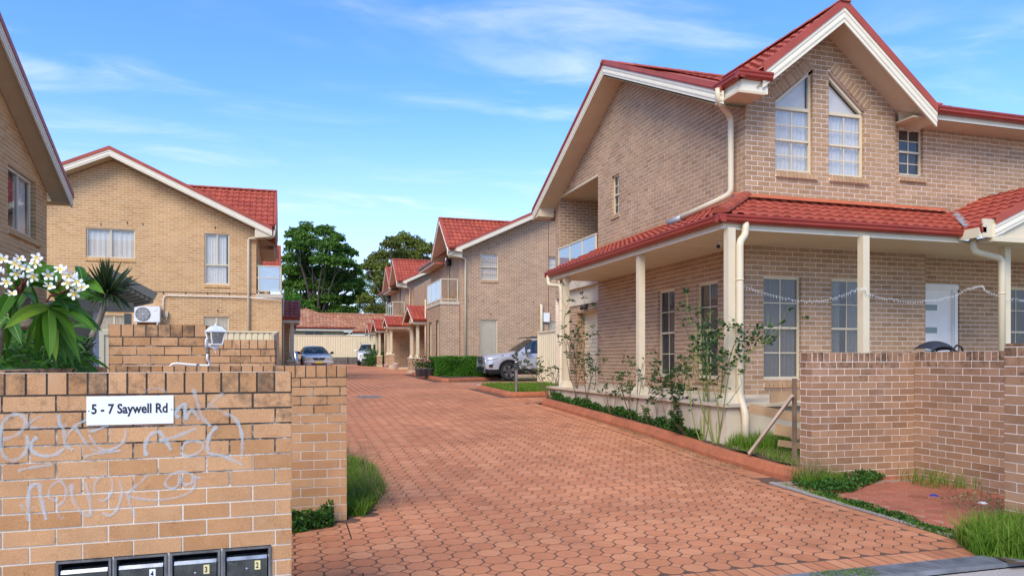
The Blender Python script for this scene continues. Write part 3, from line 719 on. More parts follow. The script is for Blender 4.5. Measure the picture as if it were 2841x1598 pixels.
# beds of earth and lawn behind the kerbs
def bed(name,poly,z0,dome=.06,mat=SOIL):
    mb=MB(); xs=[p[0] for p in poly]; ys=[p[1] for p in poly]; st=.25
    for i in range(int((max(xs)-min(xs))/st)+1):
        for k in range(int((max(ys)-min(ys))/st)+1):
            q=inter(rect(min(xs)+i*st,min(ys)+k*st,min(xs)+(i+1)*st,min(ys)+(k+1)*st),poly)
            if q: mb.poly([(x,y,g(y)+z0+dome*(.5+.5*math.sin(x*5.1+y*2.3)*math.sin(y*3.7-x))) for x,y in q])
    return struct(mb,name,mat)
bed('garden_bed',[(6.09,7.95),(7.2,7.95),(7.2,9.75),(6.5,9.75),(6.09,9.75)],.12,.08); bed('garden_bed',[(6.09,9.75),(6.32,9.75),(6.32,17.3),(6.09,17.3)],.13,.05)
bed('garden_bed',[(5.78,19.18),(8.2,19.4),(8.2,22.95),(5.78,22.6)],.09,.04); bed('garden_bed',[(5.7,27.95),(8.1,28.95),(8.1,32.5),(5.7,34.8)],.10,.04)
bed('garden_bed',[(-.3,7.3),(.56,7.3),(.56,30),(-.3,30)],.01,.06); bed('garden_bed',[(-8,7.3),(-.3,7.3),(-.3,27),(-8,27)],-.02,.03)
bed('garden_bed',[(-6,4.5),(-1.5,4.5),(-1.5,7.3),(-6,7.3)],-.02,.03); bed('verge_soil',[(5.3,4.3),(7.6,4.3),(7.6,5.05),(5.6,5.05)],.0,.04)
# drain grates
def grate(x0,x1,y0,y1,z,nx,label,heavy=True):
    t=thing('drain_grate',label,'drain',((x0+x1)/2,(y0+y1)/2,z))
    fr=MB(); fr.box((x0,y0,z-.03),(x1,y0+.018,z+.004)); fr.box((x0,y1-.018,z-.03),(x1,y1,z+.004)); fr.box((x0,y0+.018,z-.03),(x0+.018,y1-.018,z+.004)); fr.box((x1-.018,y0+.018,z-.03),(x1,y1-.018,z+.004)); fr.build('frame',GRT,t)
    pit=MB(); pit.poly([(x0,y0,z-.028),(x1,y0,z-.028),(x1,y1,z-.028),(x0,y1,z-.028)]); pit.build('pit',DARK,t)
    b=MB(); n=int((y1-y0-.04)/nx)
    for i in range(n):
        y=y0+.02+(i+.5)*(y1-y0-.04)/n; b.box((x0+.018,y-.006,z-.025),(x1-.018,y+.006,z+.002),.1)
    b.build('bar',GRT,t)
    c=MB(); k=max(1,int((x1-x0)/.5))
    for i in range(1,k): xx=x0+(x1-x0)*i/k; c.box((xx-.012,y0+.019,z-.02),(xx+.012,y1-.019,z+.0055))
    c.build('crossbar',GRT,t); return t
GRT=simple('galvanised_grate',(.24,.25,.27),.5,metal=.4,var=.3,vscale=5)
grate(1.2,5.75,4.37,4.60,g(4.5)+.012,.030,'long grey steel drain grate across the mouth of the red driveway')
grate(1.75,2.35,19.6,20.2,g(20)+.012,.05,'small square steel drain grate in the middle of the drive')
grate(1.3,1.85,33.2,33.8,g(33.5)+.012,.06,'far small drain grate in the drive near the brick units')
# white marks painted in the parking bay
m=MB()
for (x,y,w_,h_) in ((6.3,24.6,.12,.5),(6.3,25.1,.5,.1),(6.7,24.6,.12,.5),(7.0,25.3,.12,.6),(7.1,24.9,.5,.1),(6.1,23.6,.1,.5),(6.3,23.6,.4,.1)): m.poly([(x,y,g(y)+.012),(x+w_,y,g(y)+.012),(x+w_,y+h_,g(y+h_)+.012),(x,y+h_,g(y+h_)+.012)])
for i in range(8): m.poly([(5.9+i*.7,26.0+i*.05,g(26)+.013),(6.6+i*.7,26.05+i*.05,g(26)+.013),(6.6+i*.7,26.13+i*.05,g(26)+.015),(5.9+i*.7,26.08+i*.05,g(26)+.015)])
m.build('bay_marking',WHT,None,kind='structure')
# ================================================================ RIGHT-HAND TOWNHOUSE
RH=thing('brown_brick_townhouse','large two-storey brown brick townhouse with red tiled gable and cream verandah','house',(11,15,0))
cb=Pieces(RH,'brick',BRB,300); mo=MB(); Zr=.90-.086*12
SX,FY,FY2,FY3=7.545,11.02,11.13,11.33
NX=Vector((-1,0,0)); NY=Vector((0,-1,0))
# side wall: wall coordinate = Y, faces -X
hs=[rect(17.37,3.0,20.13,6.19),rect(16.11,5.0,16.51+.03,5.96),rect(13.48,1.16,14.19,2.96),rect(11.89,1.16,12.63,2.96),rect(17.4,-1,20.6,3.3)]
gab=[(11.02,.85),(20.5,.85),(20.5,6.32),(15.9,8.30),(11.13,6.20),(11.02,6.14)]
brickwall(cb,mo,(SX,0,0),(0,1,0),gab,hs,zref=Zr,xref=11.02-.24,N_=NX)
for h in hs[1:4]: reveals(cb,mo,(SX,0,0),(0,1,0),NX,h,.11,Zr)
for h in (hs[1],hs[2],hs[3]): sillbricks(cb,mo,(SX,0,0),(0,1,0),NX,h[0][0]-.03,h[1][0]+.03,h[0][1]-.005)
# balcony recess: far pier, inner wall, ceiling, floor
brickwall(cb,mo,(SX,20.13,0),(1,0,0),rect(0,3.4,1.6,6.18),zref=Zr,N_=NY)
brickwall(cb,mo,(SX,20.5,0),(1,0,0),rect(0,.85,4,6.3),zref=Zr,N_=(0,1,0))
brickwall(cb,mo,(9.15,0,0),(0,1,0),rect(17.37,3.4,20.13,6.18),[rect(17.9,3.75,19.6,5.9)],zref=Zr,N_=NX)
brickwall(cb,mo,(SX,17.37,0),(1,0,0),rect(0,3.4,1.6,6.18),zref=Zr,N_=(0,1,0))
window(RH,(9.15,0,0),(0,1,0),NX,17.9,3.75,1.7,2.15,'slider',curtain='full')
m=MB(); m.box((SX-.005,17.37,6.17),(9.2,20.13,6.22)); m.build('balcony_ceiling',SOF,RH)
m=MB(); m.box((SX-.02,17.3,3.45),(9.2,20.2,3.70)); m.build('balcony_floor',SLAB,RH)
m=MB(); m.lathe((8.1,18.0,6.17),[(0,-.09),(.10,-.085),(.15,-.05),(.17,0)],16); m.build('ceiling_light',WHT,RH,smooth=True)
bal=MB(); bal.bar((7.50,17.36,4.70),(7.50,20.10,4.70),.045,.035)
for y in (20.08,19.2,18.3,17.40): bal.bar((7.50,y,3.7),(7.50,y,4.69),.04,.04)
bal.bar((7.50,17.4,3.86),(7.50,20.08,3.86),.03,.03); bo=bal.build('balcony_rail',CREAM,RH)
gp=MB()
for a,b in ((17.44,18.27),(18.33,19.17),(19.23,20.05)): gp.box((7.497,a,3.89),(7.503,b,4.67))
gp.build('glass_panel',GLB,bo)
# garage wall, lintel board and roller door
GX=7.68
brickwall(cb,mo,(GX,0,0),(0,1,0),rect(17.37,.55,20.5,3.0),[rect(17.37,.5,19.17,2.80)],zref=Zr,N_=NX)
m=MB(); m.box((GX-.03,17.37,3.0),(GX+.05,20.55,3.46)); m.build('lintel_board',CREAM,RH)
m=MB()
for i in range(20): z=.62+i*.11; m.raw([(GX+.25,17.3,z),(GX+.25,19.2,z),(GX+.235,19.2,z+.02),(GX+.235,17.3,z+.02),(GX+.25,19.2,z+.11),(GX+.25,17.3,z+.11)],[(0,3,2,1),(3,5,4,2)])
m.build('roller_door',CREAMF,RH)
reveals(cb,mo,(GX,0,0),(0,1,0),NX,rect(17.37,.5,19.17,2.80),.24,Zr)
m=MB(); m.obox((GX-.06,18.35,3.0),(0,.16,0),(.06,0,0),(0,0,-.10)); m.sphere((GX-.10,18.3,2.90),.06); m.sphere((GX-.10,18.55,2.90),.06); m.build('security_light',BLK,RH)
# front wall upper bay with the two pointed windows
W1=[(8.14,4.81),(8.92,4.81),(8.92,6.66),(8.90,6.66),(8.14,6.04)]; W2=[(9.26,4.81),(10.04,4.81),(10.04,6.04),(9.28,6.66),(9.26,6.66)]
bayp=[(SX,4.2),(10.74,4.2),(10.74,6.18),(9.12,7.48),(SX,6.22)]
brickwall(cb,mo,(0,FY,0),(1,0,0),bayp,[W1,W2],zref=Zr,xref=SX,N_=NY)
for xa,xb in ((8.14,None),(None,8.92),(9.26,None),(None,10.04)):
    x=xa or xb; zt=6.60 if x in (8.92,9.26) else 6.02
    brickwall(cb,mo,(x,FY,0),(0,1,0),rect(0,4.81,.11,zt),zref=Zr,N_=(1,0,0) if xa else (-1,0,0))
# sloping soldier bricks over the pointed heads
def slopebricks(xa,za,xb,zb,n):
    a=Vector((xa,FY,za));b=Vector((xb,FY,zb));d=(b-a);up=Vector((-d.z,0,d.x)).normalized(); up=up if up.z>0 else -up
    for i in range(n):
        p=a+d*(i/n)+d.normalized()*.007; q=a+d*((i+1)/n)-d.normalized()*.007
        fr=[p,q,q+up*.20,p+up*.20]
        if (fr[1]-fr[0]).cross(fr[2]-fr[1]).dot(NY)<0: fr=fr[::-1]
        fr=[x+Vector((0,-.022,0)) for x in fr]; v,f=prism(fr,NY,.012,.0); cb.add(v,f,tuple(p),NY,.016,0)
    mo.obox(a+Vector((0,-.016,0)),d,up*.20,(0,.02,0))
for (xa,za,xb,zb_) in ((8.12,6.04,8.93,6.68),(9.25,6.68,10.06,6.04)): mo.obox((xa,FY+.0,za-.005),(xb-xa,0,zb_-za),(0,.12,0),(0,0,.03))
slopebricks(8.12,6.03,8.90,6.67,11); slopebricks(9.28,6.67,10.06,6.03,11)
window(RH,(0,FY,0),(1,0,0),NY,8.14,4.81,.78,1.12,'sash',curtain='full',top=(1.20,1.84))
window(RH,(0,FY,0),(1,0,0),NY,9.26,4.81,.78,1.12,'sash',curtain='full',top=(1.84,1.20))
sillbricks(cb,mo,(0,FY,0),(1,0,0),NY,8.14,9.0,4.80,.05,.09); sillbricks(cb,mo,(0,FY,0),(1,0,0),NY,9.26,10.12,4.80,.05,.09)
# recessed upper wall at the right
brickwall(cb,mo,(0,FY2,0),(1,0,0),rect(10.74,4.2,17,5.98),[rect(10.93,4.96,11.50,5.86)],zref=Zr,xref=10.74,N_=NY)
reveals(cb,mo,(0,FY2,0),(1,0,0),NY,rect(10.93,4.96,11.50,5.86),.11,Zr)
window(RH,(0,FY2,0),(1,0,0),NY,10.93,4.96,.57,.9,'sash',curtain=None,glass=GLD); sillbricks(cb,mo,(0,FY2,0),(1,0,0),NY,10.93,11.56,4.95,.05,.09)
brickwall(cb,mo,(10.74,FY,0),(0,1,0),rect(0,4.2,.11,5.98),zref=Zr,N_=(1,0,0))
# ground floor front
gw=[rect(7.90,1.16,8.68,2.96),rect(9.32,1.16,10.09,2.96)]
brickwall(cb,mo,(0,FY,0),(1,0,0),rect(SX,.82,11.44,3.50),gw,zref=Zr,xref=SX,N_=NY)
for h in gw:
    reveals(cb,mo,(0,FY,0),(1,0,0),NY,h,.11,Zr); window(RH,(0,FY,0),(1,0,0),NY,h[0][0],1.16,h[1][0]-h[0][0],1.80,'sash',curtain='split' if h[0][0]>9 else 'full',glass=GLD)
    sillbricks(cb,mo,(0,FY,0),(1,0,0),NY,h[0][0],h[1][0]+.02,1.155,.05,.12)
for h in hs[2:4]: window(RH,(SX,0,0),(0,1,0),NX,h[0][0],1.16,h[1][0]-h[0][0],1.80,'sash',curtain='full',glass=GLD,blind=CURG)
window(RH,(SX,0,0),(0,1,0),NX,16.11,5.0,.43,.96,'sash',curtain='left',glass=GLD)
brickwall(cb,mo,(11.44,FY,0),(0,1,0),rect(0,.82,.31,3.5),zref=Zr,N_=(1,0,0))
hd=[rect(11.44,.84,12.60,2.98),rect(13.68,1.16,14.6,2.96)]
brickwall(cb,mo,(0,FY3,0),(1,0,0),rect(11.44,.82,16,3.50),hd,zref=Zr,xref=11.44,N_=NY)
for h in hd: reveals(cb,mo,(0,FY3,0),(1,0,0),NY,h,.11,Zr)
window(RH,(0,FY3,0),(1,0,0),NY,13.68,1.16,.92,1.8,'sash',curtain=None,glass=GLD)
df=MB()
for a,b in ((11.44,11.56),(12.46,12.58)): df.box((a,FY3+.02,.84),(b,FY3+.11,2.86)); df.box((a+.02,FY3-.01,.84),(b-.03,FY3+.019,2.80))
df.box((11.44,FY3+.02,2.86),(12.58,FY3+.11,2.98)); df.box((11.44,FY3-.01,2.88),(12.58,FY3+.019,2.96)); dr=df.build('door',WHT,RH)
m=MB(); m.box((11.56,FY3+.06,.85),(12.46,FY3+.10,2.86)); m.build('door_leaf',WHT,dr)
for z in (1.14,1.58,2.02,2.46): m=MB(); m.box((11.62,FY3+.050,z),(12.10,FY3+.062,z+.11)); m.build('frosted_pane',SAND,dr)
m=MB(); m.tube([(12.36,FY3+.05,1.75),(12.36,FY3+.0,1.75),(12.25,FY3+.0,1.75)],.010,8); m.build('handle',STL,dr)
# rendered plinth course and the verandah slab
m=MB(); m.box((SX-.03,FY-.03,.72),(11.44,FY+.05,.90)); m.box((SX-.03,FY+.06,.72),(SX+.04,17.37,.90)); m.build('plinth',SLAB,RH)
m=MB(); m.box((6.22,9.56,-.3),(SX+.2,17.35,.80)); m.box((SX+.21,9.56,-.3),(15.8,11.6,.80)); m.box((6.16,9.50,.80),(16,11.30,.85)); m.box((6.16,11.31,.80),(SX-.04,17.4,.85)); m.build('verandah_slab',SLAB,RH)
for (x,y) in ((6.36,9.70),(6.36,12.64),(6.36,16.55),(8.82,9.70),(11.78,9.70)):
    m=MB(); m.box((x-.062,y-.062,.95 if x==6.36 else .85),(x+.062,y+.062,3.48))
    p=m.build('post',CREAM,RH)
    m=MB(); s_=.085; t_=.14
    if x==6.36: m.raw([(x-t_,y-t_,.85),(x+t_,y-t_,.85),(x+t_,y+t_,.85),(x-t_,y+t_,.85),(x-s_,y-s_,1.0),(x+s_,y-s_,1.0),(x+s_,y+s_,1.0),(x-s_,y+s_,1.0)],[(0,1,5,4),(1,2,6,5),(2,3,7,6),(3,0,4,7),(4,5,6,7)]); m.build('post_base',CREAM,p)
# verandah soffit, fascia, gutter
zs=3.485
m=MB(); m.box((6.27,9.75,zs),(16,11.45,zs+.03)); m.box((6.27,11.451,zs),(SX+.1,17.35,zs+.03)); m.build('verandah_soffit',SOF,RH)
for yy in (11.6,13.05,14.5,15.95): m=MB(); m.box((6.28,yy,zs-.004),(SX-.01,yy+.012,zs-.001)); m.build('cover_strip',SOF,RH)
m=MB(); extrude(m,(6.26,9.72,3.655),(6.26,17.36,3.655),[(0,0),(0,-.16),(.012,-.165),(.012,-.185),(-.02,-.185),(-.02,0)],NX); extrude(m,(6.24,9.74,3.655),(10.9,9.74,3.655),[(0,0),(0,-.16),(.012,-.165),(.012,-.185),(-.02,-.185),(-.02,0)],NY); m.build('fascia',CREAMB,RH)
m=MB(); gutter(m,(6.24,9.60,3.67),(6.24,17.42,3.67),NX); gutter(m,(6.12,9.72,3.67),(10.95,9.72,3.67),NY); m.build('gutter',RGUT,RH)
m=MB(); m.box((6.12,17.41,3.555),(6.24,17.425,3.675)); m.build('gutter_end',RGUT,RH)
ct=Pieces(RH,'roof_tile',TILV,300); un=MB()
a=math.atan(.45); ca,sa_=math.cos(a),math.sin(a)
LS=1.38/ca
tileroof(ct,(6.17,9.65,3.66),(0,1,0),(ca,0,sa_),[(0,0),(7.75,0),(7.75,LS),(1.38,LS)],under=un)
tileroof(ct,(6.17,9.65,3.66),(1,0,0),(0,ca,sa_),[(0,0),(4.62,0),(4.62+1.5,LS),(1.38,LS)],under=un)
un.build('roof_sheet',TILV,RH); un=MB()
rc=MB(); ridgecaps(rc,(6.16,9.64,3.70),(7.50,10.98,4.32),.11,.33)
rc.build('hip_capping',TILV,RH)
m=MB(); m.raw([(7.2,10.99,4.36),(11.9,10.99,4.36),(11.6,10.72,4.235),(7.2,10.72,4.235)],[(0,3,2,1)]); m.raw([(7.52,10.9,4.335),(7.52,17.4,4.335),(7.33,17.4,4.245),(7.33,10.9,4.245)],[(0,1,2,3)]); m.build('roof_flashing',simple('flashing_red',(.50,.115,.05),.55,var=.15),RH)
# entrance porch gable at the right
pg=10.83; 
tileroof(ct,(pg,9.42,3.66),(0,-1,0),(ca,0,sa_),[(-1.85,0),(.12,0),(.12,2.35),(-1.85,2.35)],under=un)
tileroof(ct,(pg+4.22,9.42,3.66),(0,-1,0),(-ca,0,sa_),[(-1.85,0),(.12,0),(.12,2.35),(-1.85,2.35)],under=un)
un.build('roof_sheet',TILV,RH); un=MB()
m=MB(); m2=MB(); zb=3.72
barge(m,m2,(pg+.22,9.28,zb+.11),(pg+2.11,9.28,zb+.96),NY); barge(m,m2,(pg+2.11,9.28,zb+.96),(pg+4.0,9.28,zb+.11),NY)
m.build('barge_board',CREAMB,RH); m2.build('barge_capping',RBAR,RH)
m=MB(); m.raw([(pg+.3,9.32,3.50),(pg+4,9.32,3.50),(pg+2.11,9.32,4.5)],[(0,1,2)]); m.box((pg+.2,9.28,3.44),(16,9.75,3.52)); m.box((10.84,9.30,3.50),(pg+.42,9.33,3.80)); m.box((10.78,9.331,3.50),(10.83,9.74,3.66)); m.box((10.84,9.34,3.66),(pg+.42,9.74,3.70)); m.build('porch_gable_board',CREAM,RH)
m=MB(); gutter(m,(pg+.08,9.72,3.67),(pg+.08,9.30,3.69),NX); m.build('gutter',RGUT,RH)
m=MB(); m.raw([(10.83,9.66,3.735),(10.97,9.60,3.735),(12.2,11.0,4.32),(12.06,11.06,4.32)],[(0,1,2,3)]); m.build('valley_flashing',LEAD,RH)
ct.flush(); ct=Pieces(RH,'roof_tile',TIL,300)
# upper roofs
zr_=8.40; a2=math.atan(.47); c2,s2=math.cos(a2),math.sin(a2); half=5.25; ze=zr_-.47*half
Lm=half/c2
tileroof(ct,(7.0,15.9-half,ze),(1,0,0),(0,c2,s2),[(3.9,0),(10,0),(10,Lm),(2.0,Lm),(2.0,4.0)],under=un)
un.poly([(11.1,15.9-half,ze),(17,15.9-half,ze),(17,15.9,zr_),(11.1,15.9,zr_)]); un.poly([(7.0,11.2,zr_-.47*4.7),(11.1,11.2,zr_-.47*4.7),(11.1,15.9,zr_),(7.0,15.9,zr_)]); un.poly([(7.0,15.9,zr_),(17,15.9,zr_),(17,15.9+half,ze),(7.0,15.9+half,ze)])
rc=MB(); ridgecaps(rc,(7.0,15.9,zr_+.03),(17,15.9,zr_+.03)); 
# tile ends standing over the side barge
m=MB(); m2=MB()
barge(m,m2,(7.05,21.12,zr_-.47*5.22+.09),(7.05,15.9,zr_+.09),NX); barge(m,m2,(7.05,15.9,zr_+.09),(7.05,10.95,zr_-.47*4.95+.09),NX)
for i in range(13):
    y=15.6-i*.34; z=zr_-.47*(15.9-y)+.125; rc.raw([(7.0,y,z+.03),(7.0,y-.36,z-.16+.03),(7.3,y-.36,z-.13),(7.3,y,z+.03)],[(0,1,2,3)],random.random())
# gable soffits of the side
sf=MB(); zz=-.30
for (ya,yb) in ((21.05,15.9),(15.9,10.95)):
    za=zr_-.47*abs(15.9-ya)+zz+.02; zb_=zr_-.47*abs(15.9-yb)+zz+.02
    sf.raw([(7.04,ya,za),(SX+.02,ya,za),(SX+.02,yb,zb_),(7.04,yb,zb_)],[(0,1,2,3)] if ya>yb else [(3,2,1,0)])
sf.raw([(7.04,20.95,5.72),(SX,20.95,5.72),(SX,20.52,5.72),(7.04,20.52,5.72)],[(0,1,2,3)])
sf.raw([(7.04,21.1,5.70),(7.04,21.1,5.88),(17,21.1,5.88),(17,21.1,5.70)],[(0,1,2,3)])
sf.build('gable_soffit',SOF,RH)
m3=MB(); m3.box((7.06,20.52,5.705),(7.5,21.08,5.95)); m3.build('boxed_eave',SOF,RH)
# front gable
X0,hg,ga=9.12,2.03,.80; zg=7.60; a3=math.atan(ga); c3,s3=math.cos(a3),math.sin(a3); Lg=hg/c3
tileroof(ct,(X0-hg,10.46,zg-ga*hg),(0,-1,0),(c3,0,s3),[(-.9,.38),(0,.38),(0,Lg),(-3.75,Lg)],under=un)
tileroof(ct,(X0+hg,10.46,zg-ga*hg),(0,-1,0),(-c3,0,s3),[(-.55,0),(0,0),(0,Lg),(-3.75,Lg)],under=un)
ridgecaps(rc,(X0,10.42,zg+.03),(X0,14.2,zg+.03)); un.build('roof_sheet',TIL,RH); rc.build('ridge_capping',TIL,RH)
barge(m,m2,(X0-1.62,10.48,zg-ga*1.62+.09),(X0,10.48,zg+.09),NY,.20,.12); barge(m,m2,(X0,10.48,zg+.09),(X0+hg-.02,10.48,zg-ga*(hg-.02)+.09),NY,.20,.12)
m.build('barge_board',CREAMB,RH); m2.build('barge_capping',RBAR,RH)
sf=MB(); off=-.22
sf.raw([(X0-hg+.3,10.47,zg-ga*(hg-.3)+off),(X0,10.47,zg+off),(X0,FY+.01,zg+off),(X0-hg+.3,FY+.01,zg-ga*(hg-.3)+off)],[(0,1,2,3)])
sf.raw([(X0,10.47,zg+off),(X0+hg,10.47,zg-ga*hg+off),(X0+hg,FY+.12,zg-ga*hg+off),(X0,FY+.01,zg+off)],[(0,1,2,3)])
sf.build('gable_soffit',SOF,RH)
m=MB(); m.raw([(10.745,10.95,5.86),(11.04,10.95,5.86),(10.745,10.95,6.09)],[(0,1,2)]); 
m.box((7.05,10.50,5.88),(SX+.02,11.2,5.92)); m.build('boxed_eave',SOF,RH)
m=MB(); extrude(m,(7.12,10.52,6.20),(7.62,10.52,6.20),[(0,0),(0,-.19),(.012,-.2),(.012,-.30),(-.02,-.30),(-.02,0)],NY); extrude(m,(7.12,10.54,6.20),(7.12,11.15,6.20),[(0,0),(0,-.19),(.012,-.2),(.012,-.30),(-.02,-.30),(-.02,0)],NX)
extrude(m,(11.15,10.62,6.06),(17,10.62,6.06),[(0,0),(0,-.16),(.012,-.165),(.012,-.20),(-.02,-.20),(-.02,0)],NY); m.box((7.40,10.53,5.93),(7.56,11.0,6.05)); m.build('fascia',CREAMB,RH)
m=MB(); gutter(m,(7.0,10.52,6.22),(7.66,10.52,6.22),NY); gutter(m,(7.12,10.42,6.22),(7.12,11.18,6.22),NX); gutter(m,(11.13,10.60,6.07),(17,10.60,6.07),NY); m.build('gutter',RGUT,RH)
m=MB(); m.box((10.75,10.62,5.86),(17,11.13,5.89)); m.build('eave_soffit',SOF,RH)
ct.flush(); cb.flush(); mo.build('wall_mortar',MOR,RH)
# downpipes
downpipe(RH,[(7.02,11.05,6.12),(7.02,11.05,5.92),(7.42,11.28,5.74),(7.42,11.28,4.40),(7.25,11.5,4.30),(6.95,12.35,4.12)],.052)
m=MB(); m.lathe((6.98,12.27,4.13),[(.055,-.05),(.06,-.05),(.06,.28),(.03,.28)],14,axis=(-.3,.9,-.18)); m.build('spreader',LEAD,RH,smooth=True)
downpipe(RH,[(6.62,9.68,3.58),(6.62,9.68,3.38),(6.47,9.60,3.28),(6.47,9.60,.95),(6.47,9.46,.72),(6.47,9.44,.10)],.055)
downpipe(RH,[(10.99,9.62,3.60),(10.99,9.62,3.32),(11.62,9.62,3.22),(11.62,9.62,.85)],.055)
downpipe(RH,[(6.18,17.30,3.58),(6.18,17.30,3.36),(6.30,16.72,3.28),(6.30,16.72,.95),(6.2,16.6,.5)],.05)
# ================================================================ the townhouse type repeated on both sides of the drive
def unit(name,label,X0,Y0,sg,zE,zb,zsl,bm,wins,cg_top,limit=300,portico=True,grp='townhouse units along the drive',roofmat=None,depth=9.2,mortar=None,cgy=1.35,balc=True):
    """sg=+1: house interior towards +X (right of the drive); sg=-1: towards -X. Local x runs into the house, local y away from the camera"""
    T=thing(name,label,'house',(X0+sg*3,Y0+3,0),grp); U=Vector((sg,0,0)); NS=Vector((-sg,0,0)); roofmat=roofmat or TIL
    def W(x,y,z): return Vector((X0+sg*x,Y0+y,z))
    cb=Pieces(T,'brick',bm,limit); mo=MB(); zr=zsl-.086*40; sl=.467
    top=lambda x: zE+sl*(x+.55)-.30
    ax=4.62; pol=[(0,zb),(depth,zb),(depth,top(2*ax-depth) if depth>ax else top(depth)),(ax,top(ax)),(0,top(0))]
    holes=[rect(a,b,c,d) for a,b,c,d,*_ in wins]
    def flipw(p): return p
    brickwall(cb,mo,W(0,0,0),U,pol,holes,zref=zr,N_=NY)
    for (a,b,c,d,st,cu,bl) in wins:
        h=rect(a,b,c,d); 
        if limit: reveals(cb,mo,W(0,0,0),U,NY,h,.09,zr)
        window(T,W(0,0,0),U,NY,a,b,c-a,d-b,st,rec=.07,curtain=cu,blind=bl,cols=0 if st in('slider','tee','screen','screen2') else 2,rows=2 if st=='sash' else 0,glass=GLS)
        if b>4: sillbricks(cb,mo,W(0,0,0),U,NY,a-.02,c+.02,b-.002,.03,.10)
    if balc:
        brickwall(cb,mo,W(-.87,0,0),U,rect(0,zb,.87,zsl),zref=zr,xref=.0,N_=NY)
        bw=[rect(.45,1.15,1.0,zsl-.68),rect(2.15,1.15,2.8,zsl-.68)]
        brickwall(cb,mo,W(-.87,0,0),(0,1,0),rect(0,zb,3.45,zsl),bw,zref=zr,N_=NS)
        for h in bw: window(T,W(-.87,0,0),(0,1,0),NS,h[0][0],h[0][1],h[1][0]-h[0][0],h[2][1]-h[0][1],'fixed',rec=.09,curtain='full',cols=0,rows=0)
        m=MB(); m.obox(W(-.90,-.03,zsl),U*.90,Vector((0,3.51,0)),Vector((0,0,.135))); m.build('balcony_slab',SLAB,T)
        m=MB(); zt=zsl+1.14; c0=W(-.84,.04,0);c1=W(-.02,.04,0);c2_=W(-.84,3.4,0)
        for p,q in ((c0,c1),(c0,c2_)):
            for z in (zt,zsl+.24): m.bar((p.x,p.y,z),(q.x,q.y,z),.04,.035)
        for p in (c0,W(-.08,.04,0),c2_,W(-.84,1.15,0),W(-.84,2.3,0)): m.bar((p.x,p.y,zsl+.135),(p.x,p.y,zt),.04,.04)
        if sg<0: m.bar((c0.x,c0.y,zsl+.72),(c1.x,c1.y,zsl+.72),.03,.03)
        r_=m.build('balcony_rail',CREAM,T); m=MB()
        for a,b in ((.08,1.1),(1.2,2.25),(2.35,3.36)): m.obox(W(-.843,a,zsl+.26),Vector((0,b-a,0)),U*.006,Vector((0,0,.86)))
        if sg<0: m.obox(W(-.80,.037,zsl+.26),U*.74,Vector((0,.006,0)),Vector((0,0,.86)))
        m.build('glass_panel',GLB,r_)
    # drive-side wall, upper floor, with the balcony door and the gable over it
    cgh=1.95; k=.82; gt=lambda y: cg_top-.30-k*abs(y-cgy)
    ye=7.0
    brickwall(cb,mo,W(0,0,0),(0,1,0),[(0,zsl),(3.3,zsl),(3.3,gt(3.3)),(cgy,gt(cgy)),(0,gt(0))],[rect(2.1,zsl+.14,2.7,zsl+2.3)],zref=zr,N_=NS)
    window(T,W(0,0,0),(0,1,0),NS,2.1,zsl+.14,.6,2.16,'fixed',rec=.09,curtain=None,cols=0,rows=0,glass=GLD)
    brickwall(cb,mo,W(0,3.3,0),(0,1,0),rect(0,zb,ye-3.3,zE-.1),zref=zr,N_=NS)
    brickwall(cb,mo,W(-1.15,ye-.1,0),U,rect(0,zb,1.15,zsl-.45),zref=zr,N_=NY)
    # roofs
    un=MB(); zr_=zE+sl*(ax+.55)
    A=[W(-.6,-.5,zE),W(ax,-.5,zr_),W(ax,ye+.5,zr_),W(-.6,ye+.5,zE)]; un.poly(A if sg<0 else A[::-1])
    A=[W(ax,-.5,zr_),W(2*ax+.6,-.5,zE),W(2*ax+.6,ye+.5,zE),W(ax,ye+.5,zr_)]; un.poly(A if sg<0 else A[::-1])
    mb,mr=MB(),MB()
    barge(mb,mr,W(-.55,-.5,zE+.05),W(ax,-.5,zr_+.06),NY); barge(mb,mr,W(ax,-.5,zr_+.06),W(2*ax+.55,-.5,zE+.05),NY)
    sf=MB(); o=-.26
    for a,b in ((W(-.55,-.49,zE+o),W(ax,-.49,zr_+o)),(W(ax,-.49,zr_+o),W(2*ax+.5,-.49,zE+o))): sf.poly([a,b,b+Vector((0,.5,0)),a+Vector((0,.5,0))])
    m=MB(); m.raw([W(-.50,-.46,zE-.10),W(.02,-.46,zE+.12),W(0.02,-.46,zE-.36),W(-.50,-.46,zE-.30),W(-.5,0,zE-.30),W(0,0,zE-.36)],[(0,1,2,3),(3,2,5,4)]); m.obox(W(-.505,-.44,zE-.325),U*.54,Vector((0,.435,0)),Vector((0,0,.22))); m.build('boxed_eave',CREAM,T)
    # cross gable towards the drive
    tc_=Pieces(T,'roof_tile',roofmat,limit); a3=math.atan(k); c3,s3=math.cos(a3),math.sin(a3); zlow=cg_top-k*cgh; Ls=cgh/c3
    xv0=(zlow-zE)/sl-.55; xv1=(cg_top-zE)/sl-.55
    P2=[(0,0),(max(.1,xv0+.66),0),(xv1+.66,Ls),(0,Ls)]
    tileroof(tc_,W(-.66,cgy-cgh,zlow),U,(0,c3,s3),P2,under=un)
    tileroof(tc_,W(-.66,cgy+cgh,zlow),U,(0,-c3,s3),P2,under=un) if limit else None
    if not limit: un.poly([W(-.66,cgy+cgh,zlow),W(-.66,cgy,cg_top),W(xv1,cgy,cg_top),W(xv0,cgy+cgh,zlow)])
    rc=MB(); ridgecaps(rc,W(-.68,cgy,cg_top+.03),W(xv1,cgy,cg_top+.03),.09)
